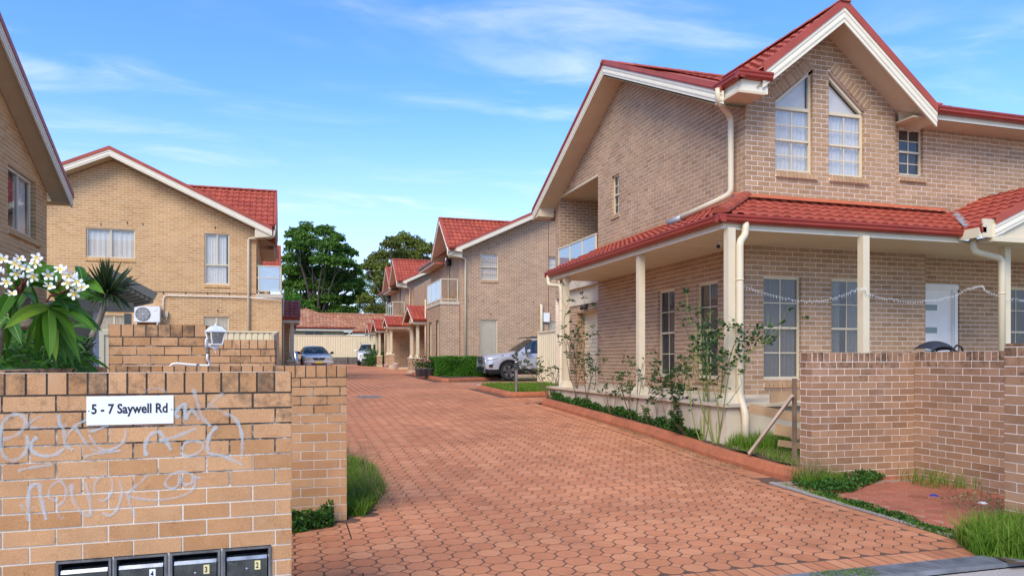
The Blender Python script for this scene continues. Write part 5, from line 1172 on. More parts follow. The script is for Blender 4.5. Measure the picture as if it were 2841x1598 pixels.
# graffiti: sprayed strokes on the brick faces
def crom(pts,n=7):
    P=[pts[0]]+list(pts)+[pts[-1]]; out=[]
    for i in range(1,len(P)-2):
        for k in range(n):
            t=k/n; out.append(tuple(.5*((2*P[i][j])+(-P[i-1][j]+P[i+1][j])*t+(2*P[i-1][j]-5*P[i][j]+4*P[i+1][j]-P[i+2][j])*t*t+(-P[i-1][j]+3*P[i][j]-3*P[i+1][j]+P[i+2][j])*t**3) for j in (0,1)))
    out.append(pts[-1]); return out
GRF=[([(20,530),(110,500),(165,440),(165,385),(110,360),(45,385),(10,450),(5,540),(20,630),(80,670),(150,640),(185,570),(180,500)],.9),
([(280,370),(215,405),(200,445),(330,450),(450,440)],.6),([(395,360),(400,420),(430,470),(440,560),(490,600)],1),([(590,395),(520,430),(450,500),(430,560)],.8),
([(250,510),(210,560),(220,610),(290,640),(370,630),(430,590)],.9),([(510,450),(560,530),(610,590),(680,610),(760,600)],.7),([(730,430),(640,470),(590,475)],.7),([(850,460),(835,530),(790,580),(700,600),(640,560),(600,500)],.7),([(560,650),(640,625),(810,605)],.8),
([(120,740),(200,720),(350,700)],.8),([(970,215),(1010,190),(1080,190),(1120,215)],.5),([(1200,385),(1180,350),(1240,290),(1245,390),(1290,330),(1340,400)],1),([(1300,190),(1330,290),(1360,380),(1415,440)],.9),([(1500,220),(1440,270),(1380,330)],.9),([(1400,290),(1500,345),(1580,390),(1620,470),(1630,560),(1625,660)],.9),
([(985,640),(975,570),(1010,500),(1070,480),(1110,530),(1150,600)],1),([(1070,540),(1180,510),(1320,455)],.9),([(1220,600),(1250,550),(1320,540),(1370,570),(1330,620),(1260,640),(1210,620)],.8),([(1460,440),(1410,500),(1395,580),(1410,625),(1500,640),(1630,700)],.9),
([(195,1080),(190,980),(200,860),(260,830),(275,920),(310,1070)],1),([(390,940),(330,920),(340,850),(400,810),(445,860),(430,940),(380,980)],.7),([(480,830),(490,930),(540,1010),(600,1040),(605,950),(575,820)],1),([(640,900),(640,820),(700,770),(750,800),(750,880),(700,940),(650,930)],.7),
([(140,960),(180,1020),(230,980)],.5),([(800,800),(820,880),(790,990),(740,1040),(690,1020)],.6),([(990,770),(930,830),(860,890),(900,920),(1050,935),(1200,915),(1290,870),(1310,790),(1240,745),(1160,760),(1110,820),(1150,860),(1200,830),(1205,765)],.8),([(1205,780),(1240,830),(1290,820),(1300,785),(1350,790)],.8),([(430,1060),(400,1050),(380,1000)],.5),([(860,890),(880,990),(920,1050)],.5)]
m=MB()
for pts,dn in GRF:
    P=crom(pts); q=[onA(x/2.423,1000+y/2.423,.0022) for x,y in P]; wd=.021 if dn>.8 else .016
    for sc_,rr in ((1.0,dn*.30+.02),(.55,dn*.42+.05)):
        L_=[];R_=[]
        for i in range(len(q)):
            d=(q[min(i+1,len(q)-1)]-q[max(i-1,0)]); n_=Vector(d.cross(WN)).normalized()*wd*sc_*.5*(1+.25*math.sin(i*.9)); L_.append(q[i]+n_+WN*(.0004 if sc_<1 else 0)); R_.append(q[i]-n_+WN*(.0004 if sc_<1 else 0))
        for i in range(len(q)-1): m.poly([L_[i],R_[i],R_[i+1],L_[i+1]],rr)
m.build('graffiti',SPR,WA)
# carriage lamp and its conduit
LC=onY(598,940,7.50); LP=thing('carriage_lamp','white four-sided carriage lamp on the end of the raised tan wall','wall lamp',(LC.x,LC.y,LC.z-.12))
X,Y=LC.x,LC.y; Zt=onY(598,921,7.5).z; Zb=onY(598,955,7.5).z
m=MB(); s0,s1=.046,.068; rot=lambda a,s,z:(X+math.cos(a)*s*1.414,Y+math.sin(a)*s*1.414,z); q=math.pi/4; AN=[q*k*2+q+.45 for k in range(4)]
for k in range(4): m.bar(rot(AN[k],s0,Zb),rot(AN[k],s1,Zt),.010,.010); m.bar(rot(AN[k],s0,Zb),rot(AN[(k+1)%4],s0,Zb),.012,.012); m.bar(rot(AN[k],s1,Zt),rot(AN[(k+1)%4],s1,Zt),.012,.010)
m.lathe((X,Y,Zb),[(.0,-.045),(.026,-.045),(.030,-.03),(.030,-.010),(.046,-.004),(.046,0),(0,0)],14); m.lathe((X,Y,Zb-.045),[(0,-.042),(.006,-.035),(.004,-.028),(.010,-.018),(.005,-.008),(.013,0)],10); m.build('lantern_frame',WHT,LP)
m=MB(); v0=[rot(a_,.080,Zt+.004) for a_ in AN]; v1=[rot(a_,.070,Zt+.014) for a_ in AN]; v2=[rot(a_,.045,Zt+.048) for a_ in AN]; v3=[rot(a_,.018,Zt+.058) for a_ in AN]
for A_,B_ in ((v0,v1),(v1,v2),(v2,v3)):
    for k in range(4): m.poly([A_[k],A_[(k+1)%4],B_[(k+1)%4],B_[k]])
m.poly(v0[::-1]); m.lathe((X,Y,Zt+.056),[(.026,0),(.010,.006),(.012,.014),(.004,.022),(.0,.040)],10); m.build('lantern_roof',simple('dull_white_paint',(.66,.68,.72),.5,var=.12,vscale=30),LP)
m=MB()
for k in range(4): m.poly([rot(AN[k],s0-.003,Zb+.004),rot(AN[(k+1)%4],s0-.003,Zb+.004),rot(AN[(k+1)%4],s1-.003,Zt-.004),rot(AN[k],s1-.003,Zt-.004)])
m.build('glass',glassmat('seeded_glass',(.75,.75,.72),.2,.55,(.25,.24,.22)),LP)
m=MB(); m.sphere((X,Y,Zb+.045),.028,10,8,sc=(1,1,1.4)); m.build('bulb',WHT,LP,smooth=True)
m=MB(); bx=-.752; zc=onX(573,955,bx).z; m.lathe((bx+.002,Y+.02,zc),[(.055,0),(.055,.01),(.045,.018),(.015,.022)],18,axis=(1,0,0)); m.tube([(bx+.02,Y+.02,zc-.01),(bx+.05,Y+.01,zc-.016),(X,Y,Zb-.035)],[.024,.018,.014],10); m.build('bracket',WHT,LP,smooth=True)
m=MB(); fy=7.66-.055; cp=[(bx+.02,Y+.02,zc-.06),(bx+.02,Y+.0,zc-.14)]+[tuple(onY(u,v,7.56)) for u,v in ((583,1008),(580,1013),(572,1014),(520,1011),(490,1008),(478,1010),(469,1018),(465,1027))]
m.tube(cp,.011,9); m.build('conduit',WHT,LP,smooth=True); m=MB()
for u_,v_ in ((549,1012),): p=onY(u_,v_,7.56); m.lathe((p.x-.012,p.y,p.z),[(.013,0),(.0135,.024)],12,axis=(1,0,0))
m.lathe((bx+.02,Y+.01,zc-.09),[(.014,0),(.014,.025)],12); m.build('saddle_clip',GRPL,LP)
# ================================================================ security cameras, string lights, verandah things
for (u,v,X_,lb) in ((1994,652,6.9,'small white security camera under the verandah corner by the tall downpipe'),(1576,785,6.6,'small white security camera at the far garage end of the verandah')):
    p=onX(u,v,X_); p.z=min(p.z,3.40); T=thing('security_camera',lb,'security camera',(p.x,p.y,3.48)); m=MB(); m.lathe((p.x,p.y,3.475),[(.03,0),(.03,-.012),(.01,-.02)],10); m.tube([(p.x,p.y,3.47),(p.x,p.y,3.40)],.012,6); m.build('mount',WHT,T)
    m=MB(); m.lathe((p.x,p.y,3.41),[(0,-.06),(.038,-.06),(.04,.05),(0,.05)],12,axis=(-.5,-.6,-.35)); m.build('body',WHT,T); m=MB(); m.lathe(Vector((p.x,p.y,3.41))+Vector((-.5,-.6,-.35)).normalized()*.051,[(.036,0),(.03,.006),(0,.002)],12,axis=(-.5,-.6,-.35)); m.build('lens',BLK,T)
SL=thing('string_lights','white fairy-light string looped between the verandah posts','string lights',(8.8,9.6,3))
m=MB(); bb=MB(); PP=[(2043,786),(2130,815),(2230,836),(2310,828),(2378,803),(2402,800),(2412,815),(2480,832),(2560,836),(2640,822),(2690,800),(2726,792),(2735,805),(2790,826),(2845,832),(2900,826)]
C_=[onY(u,v,9.60) for u,v in crom(PP,6)]; m.tube([(1.0*p.x,p.y,p.z) for p in C_],.0016,5)
for i,p in enumerate(C_):
    for t in (0,.5):
        q_=p if t==0 else p.lerp(C_[min(i+1,len(C_)-1)],.5); bb.bar(q_,q_+Vector((random.uniform(-.012,.012),0,-.035 if random.random()<.75 else .025)),.0035,.0035)
m.build('cord',WHT,SL); bb.build('bulbs',WHT,SL,kind='stuff')
PR=thing('baby_pram','dark navy baby pram parked on the verandah by the white door','pram',(12.0,10.5,.85)); pc=onY(2597,975,10.5)
m=MB(); n=10; cx,cy,cz=pc.x-.04,pc.y,1.60
ring=[]
for i in range(9):
    a=math.radians(25+i*17); ring.append([(cx-.30*math.cos(a)*1.0,cy+.22*math.cos(t),cz+(.24*math.sin(a))*(.55+.45*math.sin(t))) for t in [math.pi*k/8 for k in range(9)]])
for i in range(8):
    for k in range(8): m.poly([ring[i][k],ring[i+1][k],ring[i+1][k+1],ring[i][k+1]])
m.build('canopy',NAVY,PR,smooth=True)
m=MB(); m.tube([(cx+.16,cy-.2,cz+.05),(cx+.30,cy-.2,cz+.16),(cx+.42,cy-.19,cz+.12),(cx+.46,cy-.18,cz+.02)],.018,8); m.tube([(cx+.16,cy+.2,cz+.05),(cx+.30,cy+.2,cz+.16),(cx+.42,cy+.19,cz+.12),(cx+.46,cy-.18,cz+.02)],.018,8); m.build('handle',BLK,PR,smooth=True)
m=MB(); m.tube([(cx+.1,cy-.2,cz+.02),(cx-.05,cy-.2,1.25),(cx+.25,cy-.2,1.02)],.014,6); m.tube([(cx+.1,cy+.2,cz+.02),(cx-.05,cy+.2,1.25),(cx+.25,cy+.2,1.02)],.014,6); m.tube([(cx-.05,cy-.2,1.25),(cx-.28,cy-.2,1.0)],.014,6); m.build('chassis',STL,PR)
m=MB(); m.box((cx-.28,cy-.17,1.25),(cx+.1,cy+.17,1.45)); m.build('seat',NAVY,PR)
for x_ in (-.28,.27):
    for y_ in (-.2,.2): m=MB(); m.lathe((cx+x_,cy+y_-.015,.98),[(.0,0),(.12,0),(.13,.015),(.12,.03),(0,.03)],16,axis=(0,1,0)); m.build('wheel',TYR,PR)
# ================================================================ cars
def interp(x,tab): return float(np.interp(x,[a for a,b in tab],[b for a,b in tab]))
def sm(x,tab):     # smooth interpolation
    xs=[a for a,b in tab]; i=max(0,min(len(xs)-2,sum(1 for a in xs if a<=x)-1)); t=(x-xs[i])/(xs[i+1]-xs[i]); t=max(0,min(1,t)); t=t*t*(3-2*t); return tab[i][1]*(1-t)+tab[i+1][1]*t
def car(name,label,group,loc,yaw,spec):
    T=thing(name,label,'car',loc,group); T.rotation_euler=(0,0,yaw); L_,W_=spec['L'],spec['W']; P=spec['paint']
    ax1,ax2=spec['axles']; wr=spec['wr']; topf,beltf,hwf,rwf,ref,low=[spec[k] for k in('top','belt','hw','rw','re','low')]
    ar=wr*spec.get('arch',1.16)
    xs=sorted(set([round(v,4) for v in list(np.linspace(0,L_,74))]+[round(ax1+ar*math.cos(t),4) for t in np.linspace(0,math.pi,15)]+[round(ax2+ar*math.cos(t),4) for t in np.linspace(0,math.pi,15)]+[0.02,.05,.09]+spec['cuts']))
    def zlow(x):
        z=interp(x,low)
        for a in (ax1,ax2):
            if abs(x-a)<ar: z=max(z,wr+math.sqrt(max(0,ar*ar-(x-a)**2)))
        return z
    def sec(x):
        hw=interp(x,hwf); zb=zlow(x); be=interp(x,beltf); tp=interp(x,topf); re=interp(x,ref); rw=interp(x,rwf)
        zz=lambda t: zb+(be-zb)*t
        return [(hw*.955,zb),(hw*.99,zz(.22)),(hw*1.0,zz(.48)),(hw*.992,zz(.72)),(hw*.968,zz(.90)),(hw*.93,be),(rw,re),(rw*.80,re+(tp-re)*.62),(rw*.45,re+(tp-re)*.92),(0,tp)]
    secs=[sec(x) for x in xs]; K=len(secs[0])
    def pnt(i,k,s): y,z=secs[i][k]; return (xs[i],s*y,z)
    body,gl,ws,tr=MB(),MB(),MB(),MB(); g0,g1=spec['side_glass']; w0,w1=spec['windscreen']; b0,b1=spec['backlight']; pill=spec['pillars']
    for i in range(len(xs)-1):
        xm=(xs[i]+xs[i+1])/2
        for k in range(K-1):
            for s in (1,-1):
                q=[pnt(i,k,s),pnt(i+1,k,s),pnt(i+1,k+1,s),pnt(i,k+1,s)]
                if s>0: q=q[::-1]
                tgt=body
                if k==5 and g0<xm<g1 and not any(abs(xm-p)<.05 for p in pill): tgt=gl
                if k>=6 and (w0<xm<w1 or b0<xm<b1): tgt=ws
                if k==0 and spec.get('clad') and True: tgt=tr
                tgt.poly(q)
    for i,sgn in ((0,1),(len(xs)-1,-1)):
        pts=[pnt(i,k,1) for k in range(K)]+[pnt(i,k,-1) for k in range(K-2,-1,-1)]
        body.poly(pts if sgn>0 else pts[::-1])
    bo=body.build('body',P,T,smooth=True,local=True); bo.data.polygons.foreach_set('use_smooth',[len(p.vertices)<=4 for p in bo.data.polygons])
    if tr.f: tr.build('cladding',BLK,T,smooth=True,local=True)
    gl.build('side_glass',GLC,T,smooth=True,local=True); ws.build('windscreen',GLC,T,smooth=True,local=True)
    und=MB(); und.box((.15,-W_*.42,.22),(L_-.15,W_*.42,.5)); 
    und.build('underbody',BLK,T,local=True)
    it=MB(); it.box((w0+.35,-W_*.40,.55),(b1-.3,W_*.40,interp((w0+w1)/2,beltf)-.02)); it.build('cabin_floor',DARK,T,local=True)
    for y in (-.36,.36):
        s_=MB(); x_=w1+.25; s_.box((x_,y-.23,.6),(x_+.14,y+.23,1.16)); s_.sphere((x_+.08,y,interp(x_,topf)-.30),.12,8,6,sc=(.5,1.1,.9)); s_.build('seat',BLK,T,local=True)
    rm=MB(); rm.box((w1-.12,-.11,interp(w1-.1,topf)-.15),(w1-.09,.11,interp(w1-.1,topf)-.09)); rm.build('rear_view_mirror',BLK,T,local=True)
    sw_=MB(); sw_.lathe((w0+.62,.36,interp(w0+.6,beltf)+.02),[(.17,0),(.185,.015),(.17,.03)],18,axis=(-.9,0,.4)); sw_.build('steering_wheel',BLK,T,local=True)
    for a in (ax1,ax2):
        for s in (1,-1):
            hw=interp(a,hwf)-.03; w_=MB(); th=.22
            w_.lathe((a,s*(hw-th),wr),[(wr*.62,0),(wr*.94,.0),(wr,.03),(wr,th-.03),(wr*.94,th),(wr*.70,th-.005),(wr*.68,th-.03),(wr*.62,th-.03)],32,axis=(0,s,0)); wo=w_.build('wheel',TYR,T,smooth=True,local=True)
            r_=MB(); R=wr*.69; r_.lathe((a,s*(hw-.035),wr),[(R,0),(R,.02),(R*.93,.012),(R*.90,-.08),(0,-.085)],28,axis=(0,s,0)); wo2=r_.build('rim_barrel',spec.get('rimdark',BLK),wo,smooth=True,local=True)
            sp=MB(); ns=5
            for j in range(ns):
                t=2*math.pi*j/ns+.3
                for dt,wt in ((-.16,.30),(.16,.30)) if spec.get('twin') else ((0,.42),):
                    c0=Vector((a,s*(hw-.022),wr)); d0=Vector((math.cos(t),0,math.sin(t))); d1=Vector((math.cos(t+dt*1.3),0,math.sin(t+dt*1.3))); n_=Vector((-d0.z,0,d0.x)); n1=Vector((-d1.z,0,d1.x))
                    sp.poly([c0+d0*R*.12-n_*R*.10,c0+d0*R*.12+n_*R*.10,c0+d1*R*.97+n1*R*wt*.55,c0+d1*R*.97-n1*R*wt*.55]) if s<0 else sp.poly([c0+d0*R*.12-n_*R*.10,c0+d1*R*.97-n1*R*wt*.55,c0+d1*R*.97+n1*R*wt*.55,c0+d0*R*.12+n_*R*.10])
            sp.lathe((a,s*(hw-.026),wr),[(R*.20,0),(R*.16,.012),(0,.014)],14,axis=(0,s,0)); sp.lathe((a,s*(hw-.03),wr),[(R*.90,.0),(R*.93,.012),(R*1.0,.0)],28,axis=(0,s,0)); sp.build('spokes',CHR if False else spec['rim'],wo,local=True)
            am=MB(); 
            for j in range(16):
                t0=math.pi*(j/16)*1.08-.12;t1=math.pi*((j+1)/16)*1.08-.12; h_=interp(a,hwf)*.999
                r0,r1=ar*.97,ar*1.10 if spec.get('clad') else ar*1.03
                q=[(a+r0*math.cos(t0),s*h_,wr+r0*math.sin(t0)),(a+r0*math.cos(t1),s*h_,wr+r0*math.sin(t1)),(a+r1*math.cos(t1),s*(h_+.004),wr+r1*math.sin(t1)),(a+r1*math.cos(t0),s*(h_+.004),wr+r1*math.sin(t0))]
                am.poly(q if s>0 else q[::-1]); q=[(a+r0*math.cos(t0),s*h_,wr+r0*math.sin(t0)),(a+r0*math.cos(t1),s*h_,wr+r0*math.sin(t1)),(a+r0*math.cos(t1),s*(h_-.3),wr+r0*math.sin(t1)),(a+r0*math.cos(t0),s*(h_-.3),wr+r0*math.sin(t0))]; am.poly(q)
            am.build('wheel_arch',BLK if spec.get('clad') else DARK,T,local=True)
    def surf(x,k,s,off=.008):
        i=max(0,min(len(xs)-2,next((j for j,v in enumerate(xs) if v>=x),1)-1)); t=(x-xs[i])/(xs[i+1]-xs[i]); k0=int(min(K-2,math.floor(k))); f=k-k0
        def S_(i_,): y=secs[i_][k0][0]*(1-f)+secs[i_][k0+1][0]*f; z=secs[i_][k0][1]*(1-f)+secs[i_][k0+1][1]*f; return y,z
        y0,z0=S_(i);y1,z1=S_(i+1); y=y0*(1-t)+y1*t; z=z0*(1-t)+z1*t
        # outward: sideways, and forward near the nose
        fx=-max(0,.5-x)*2*off; return Vector((x+fx,s*(y+off),z+off*.35))
    def patch(nm,outline,s,mat,off=.008,parent=T,n=5):
        """outline: (x,k) quad corners a,b,c,d"""
        a,b,c,d=outline; mm=MB(); G=[]
        for i in range(n+1):
            t=i/n; p=(a[0]*(1-t)+b[0]*t,a[1]*(1-t)+b[1]*t); q=(d[0]*(1-t)+c[0]*t,d[1]*(1-t)+c[1]*t); G.append([surf(p[0]*(1-r/3)+q[0]*r/3,p[1]*(1-r/3)+q[1]*r/3,s,off) for r in range(4)])
        for i in range(n):
            for r in range(3): q=[G[i][r],G[i+1][r],G[i+1][r+1],G[i][r+1]]; mm.poly(q[::-1] if s>0 else q)
        return mm.build(nm,mat,parent,smooth=True,local=True)
    spec['extra'](T,patch,surf,secs,xs)
    for s in (1,-1):
        x_=spec['mirror']; be=interp(x_,beltf); hw=interp(x_,hwf); m=MB(); m.sphere((x_,s*(hw+.10),be+.10),.13,12,8,sc=(.55,.85,.62)); o=m.build('door_mirror',spec.get('mirmat',P),T,smooth=True,local=True); m=MB(); m.bar((x_,s*(hw*.92),be+.02),(x_,s*(hw+.06),be+.06),.05,.05); m.build('mirror_arm',BLK,o,local=True)
    for s in (1,-1):
        for xd in spec['doors']:
            m=MB(); P_=[surf(xd,k*.5,s,.0015) for k in range(1,11)]
            for i in range(len(P_)-1): m.bar(P_[i],P_[i+1],.007,.004)
            m.build('door_gap',BLK,T,local=True)
    return T
def suv_extra(T,patch,surf,secs,xs):
    for s in (1,-1):
        h=patch('headlight',((.12,4.25),(.62,4.55),(.66,4.0),(.10,3.55)),s,LAMPG,.010); patch('headlight_surround',((.09,4.35),(.70,4.72),(.72,3.92),(.07,3.40)),s,BLK,.006)
        patch('running_light',((.16,3.75),(.60,4.18),(.60,4.06),(.16,3.62)),s,WHT,.014)
        patch('fog_lamp_surround',((.10,2.5),(.30,2.5),(.26,1.35),(.12,1.25)),s,CHR,.012); patch('fog_lamp',((.13,2.3),(.27,2.3),(.24,1.5),(.14,1.45)),s,BLK,.016)
        patch('sill_strip',((1.9,1.0),(3.0,1.0),(3.0,.75),(1.9,.75)),s,STL,.012) if T['spec_sub']=='silver' else None
        m=MB(); m.tube([(1.75,s*.60,1.665),(1.95,s*.61,1.725),(3.3,s*.60,1.73),(3.6,s*.58,1.66)],.018,8); m.build('roof_rail',BLK,T,smooth=True,local=True)
    m=MB(); m.box((-.028,-.40,.70),(-.004,.40,.93)); gr=m.build('grille',BLK,T,local=True); m=MB()
    for z in (.75,.81,.88): m.box((-.036,-.39,z),(-.0285,.39,z+.018))
    m.build('grille_bar',GRPL,gr,local=True)
    m=MB(); m.tube([(-.03,-.42,.94),(-.035,0,.955),(-.03,.42,.94)],.013,6); m.tube([(-.03,-.42,.94),(-.03,-.40,.72),(-.03,-.30,.68),(-.03,.30,.68),(-.03,.40,.72),(-.03,.42,.94)],.010,6); m.lathe((-.038,0,.83),[(.0,.008),(.055,.006),(.06,0)],16,axis=(-1,0,0)); m.build('grille_surround',CHR,gr,local=True)
    m=MB(); m.box((-.06,-.19,.56),(-.045,.19,.66)); m.build('number_plate',WHT if False else GRPL,T,local=True)
    m=MB(); m.box((-.03,-.55,.36),(.05,.55,.52)); m.build('lower_intake',BLK,T,local=True); m=MB(); m.box((-.045,-.60,.285),(.06,.60,.35)); m.build('skid_plate',STL,T,local=True)
def suv_spec(paint,sub): return dict(L=4.62,W=1.80,paint=paint,axles=(.93,3.60),wr=.355,arch=1.15,clad=True,twin=True,rim=STL,
  top=[(0,.92),(.05,.97),(.3,1.03),(.9,1.10),(1.22,1.14),(1.30,1.17),(1.62,1.40),(1.95,1.62),(2.2,1.69),(2.8,1.71),(3.6,1.66),(4.1,1.58),(4.25,1.48),(4.5,1.12),(4.58,1.05),(4.62,.95)],
  belt=[(0,.80),(.1,.88),(.5,.97),(1.2,1.04),(1.5,1.04),(2.5,1.06),(3.6,1.10),(4.3,1.10),(4.62,.9)],
  hw=[(0,.70),(.03,.76),(.1,.815),(.25,.86),(.5,.885),(.9,.90),(3.6,.90),(4.2,.88),(4.5,.82),(4.62,.74)],
  rw=[(0,.62),(.1,.70),(.5,.74),(1.25,.78),(1.35,.80),(2.0,.62),(2.2,.60),(3.6,.60),(4.1,.58),(4.3,.66),(4.62,.62)],
  re=[(0,.84),(.1,.92),(.5,1.0),(1.25,1.085),(1.35,1.12),(1.65,1.34),(2.0,1.56),(2.2,1.60),(2.8,1.62),(3.6,1.58),(4.1,1.50),(4.3,1.36),(4.5,1.1),(4.62,.93)],
  low=[(0,.36),(.1,.30),(.4,.27),(4.2,.27),(4.62,.40)],cuts=[1.25,1.30,1.5,1.62,1.95,2.0],side_glass=(1.62,4.0),windscreen=(1.28,2.0),backlight=(4.15,4.5),pillars=(2.45,3.35),mirror=1.72,doors=(1.42,2.5,3.4),extra=suv_extra)
_thing=thing
def carT(*a,sub='silver',**k):
    global thing
    def th(*aa,**kk):
        t=_thing(*aa,**kk); t['spec_sub']=sub; return t
    thing=th; r=car(*a,**k); thing=_thing; return r
pa=onX(1317,1010,7.42)
carT('silver_suv','silver SUV nosing out of the parking bay beside the hedge','cars parked along the drive',(7.42,28.85,.70),0.0,suv_spec(SILV,'silver'))
wx=onY(1000,1010,50.0)
carT('white_suv','white SUV parked far down the drive, half hidden by a porch pier','cars parked along the drive',(onY(1024,1010,55.6).x,55.6,1.05),math.radians(84),suv_spec(WCAR,'white'),sub='white')
def sed_extra(T,patch,surf,secs,xs):
    for s in (1,-1):
        patch('headlight',((.07,4.2),(.52,4.6),(.50,4.0),(.04,3.1)),s,simple('hazy_headlight',(.42,.42,.36),.15,coat=1),.010)
        m=MB(); m.box((-.01,s*.62-.16 if s>0 else s*.62-.16,.555),(.03,s*.62+.16,.70)); m.build('headlight_front',simple('hazy_headlight',(.42,.42,.36),.15,coat=1),T,local=True)
    m=MB(); m.raw([(-.015,-.40,.68),(-.015,.40,.68),(-.015,.27,.55),(-.015,-.27,.55),(.02,-.40,.68),(.02,.40,.68)],[(0,1,2,3)]); gr=m.build('grille',BLK,T,local=True)
    m=MB(); m.tube([(-.02,-.42,.69),(-.025,0,.70),(-.02,.42,.69)],.012,6); m.tube([(-.02,-.28,.545),(-.02,.28,.545)],.010,6); m.lathe((-.022,0,.65),[(0,.006),(.04,.005),(.045,0)],14,axis=(-1,0,0)); m.build('grille_chrome',CHR,gr,local=True)
    m=MB(); m.box((-.075,-.19,.36),(-.055,.19,.48)); m.build('number_plate',PLY,T,local=True)
    m=MB(); m.box((-.05,-.85,.36),(.10,.85,.50)); o=m.build('bumper',SEDP,T,local=True); bv=o.modifiers.new('b','BEVEL'); bv.width=.04; bv.segments=3
    m=MB(); m.box((-.052,-.45,.30),(-.03,.45,.355)); m.build('lower_intake',BLK,T,local=True)
sed=dict(L=4.80,W=1.80,paint=SEDP,axles=(.98,3.70),wr=.32,arch=1.14,rim=STL,mirmat=BLK,
  top=[(0,.70),(.05,.73),(.5,.83),(1.2,.93),(1.30,.95),(1.7,1.17),(2.1,1.37),(2.4,1.43),(2.9,1.44),(3.4,1.37),(3.9,1.16),(4.1,1.05),(4.7,1.02),(4.8,.92)],
  belt=[(0,.60),(.1,.68),(.5,.78),(1.2,.88),(1.5,.90),(3.6,.95),(4.3,.96),(4.8,.8)],
  hw=[(0,.70),(.03,.77),(.1,.82),(.25,.86),(.6,.89),(1,.90),(3.8,.90),(4.5,.86),(4.8,.74)],
  rw=[(0,.62),(.1,.70),(.5,.74),(1.25,.78),(1.4,.78),(2.1,.60),(2.4,.57),(3.3,.57),(4.0,.66),(4.3,.72),(4.8,.60)],
  re=[(0,.64),(.1,.70),(.5,.80),(1.25,.91),(1.4,.96),(1.7,1.12),(2.1,1.31),(2.4,1.36),(2.9,1.37),(3.4,1.30),(3.9,1.10),(4.1,1.01),(4.7,.98),(4.8,.86)],
  low=[(0,.26),(.1,.22),(.4,.20),(4.4,.2),(4.8,.34)],cuts=[1.25,1.3,1.7,2.1],side_glass=(1.7,3.7),windscreen=(1.28,2.15),backlight=(3.35,4.0),pillars=(2.65,3.45),mirror=1.65,doors=(1.45,2.65,3.6),extra=sed_extra)
sx=onY(885,1010,45.2)
carT('silver_sedan','silver-grey sedan facing the camera with a yellow number plate','cars parked along the drive',(sx.x,45.2,.93),math.radians(95),sed,sub='sedan')
# ================================================================ small things along the drive
BO=thing('bollard_light','short stainless steel bollard light in the grass strip','bollard',(0,0,0)); p=onX(1432,1084,5.95); z0=g(p.y)+.12
m=MB(); m.lathe((5.95,p.y,z0-.05),[(.045,0),(.045,.66)],16); m.build('post',STL,BO,smooth=True)
for i in range(4): m=MB(); m.lathe((5.95,p.y,z0+.62+i*.045),[(.045,0),(.075,.004),(.075,.010),(.045,.02)],16); m.build('louvre',STL,BO)
m=MB(); m.lathe((5.95,p.y,z0+.80),[(.04,0),(.055,.01),(.04,.04),(0,.05)],16); m.build('cap',STL,BO,smooth=True)
BN=thing('bent_bollard','leaning silver tube in the garden at the left of the drive','post',(0,0,0)); a=onY(826,1010,26.0); b=onY(818,974,26.0); m=MB(); m.tube([a-Vector((0,0,.3)),b],.07,12); BN.location=(0,0,0); m.build('tube',STL,BN,smooth=True)
def pot(u,v,Y_,r,h,mat,lb,plant=True,cat='plant pot'):
    p=onY(u,v,Y_); z=g(Y_)+.1; T=thing('plant_pot' if plant else 'bucket',lb,cat,(p.x,Y_,z)); m=MB(); m.lathe((p.x,Y_,z),[(0,0),(r*.72,0),(r*.95,h*.9),(r*1.05,h*.92),(r*1.05,h),(r*.9,h),(r*.85,h*.8)],20); m.build('pot' if plant else 'bucket_body',mat,T,smooth=True)
    m=MB(); m.lathe((p.x,Y_,z+h*.8),[(0,0),(r*.86,0)],14); m.build('soil',SOIL,T); return T,p.x,Y_,z+h*.8
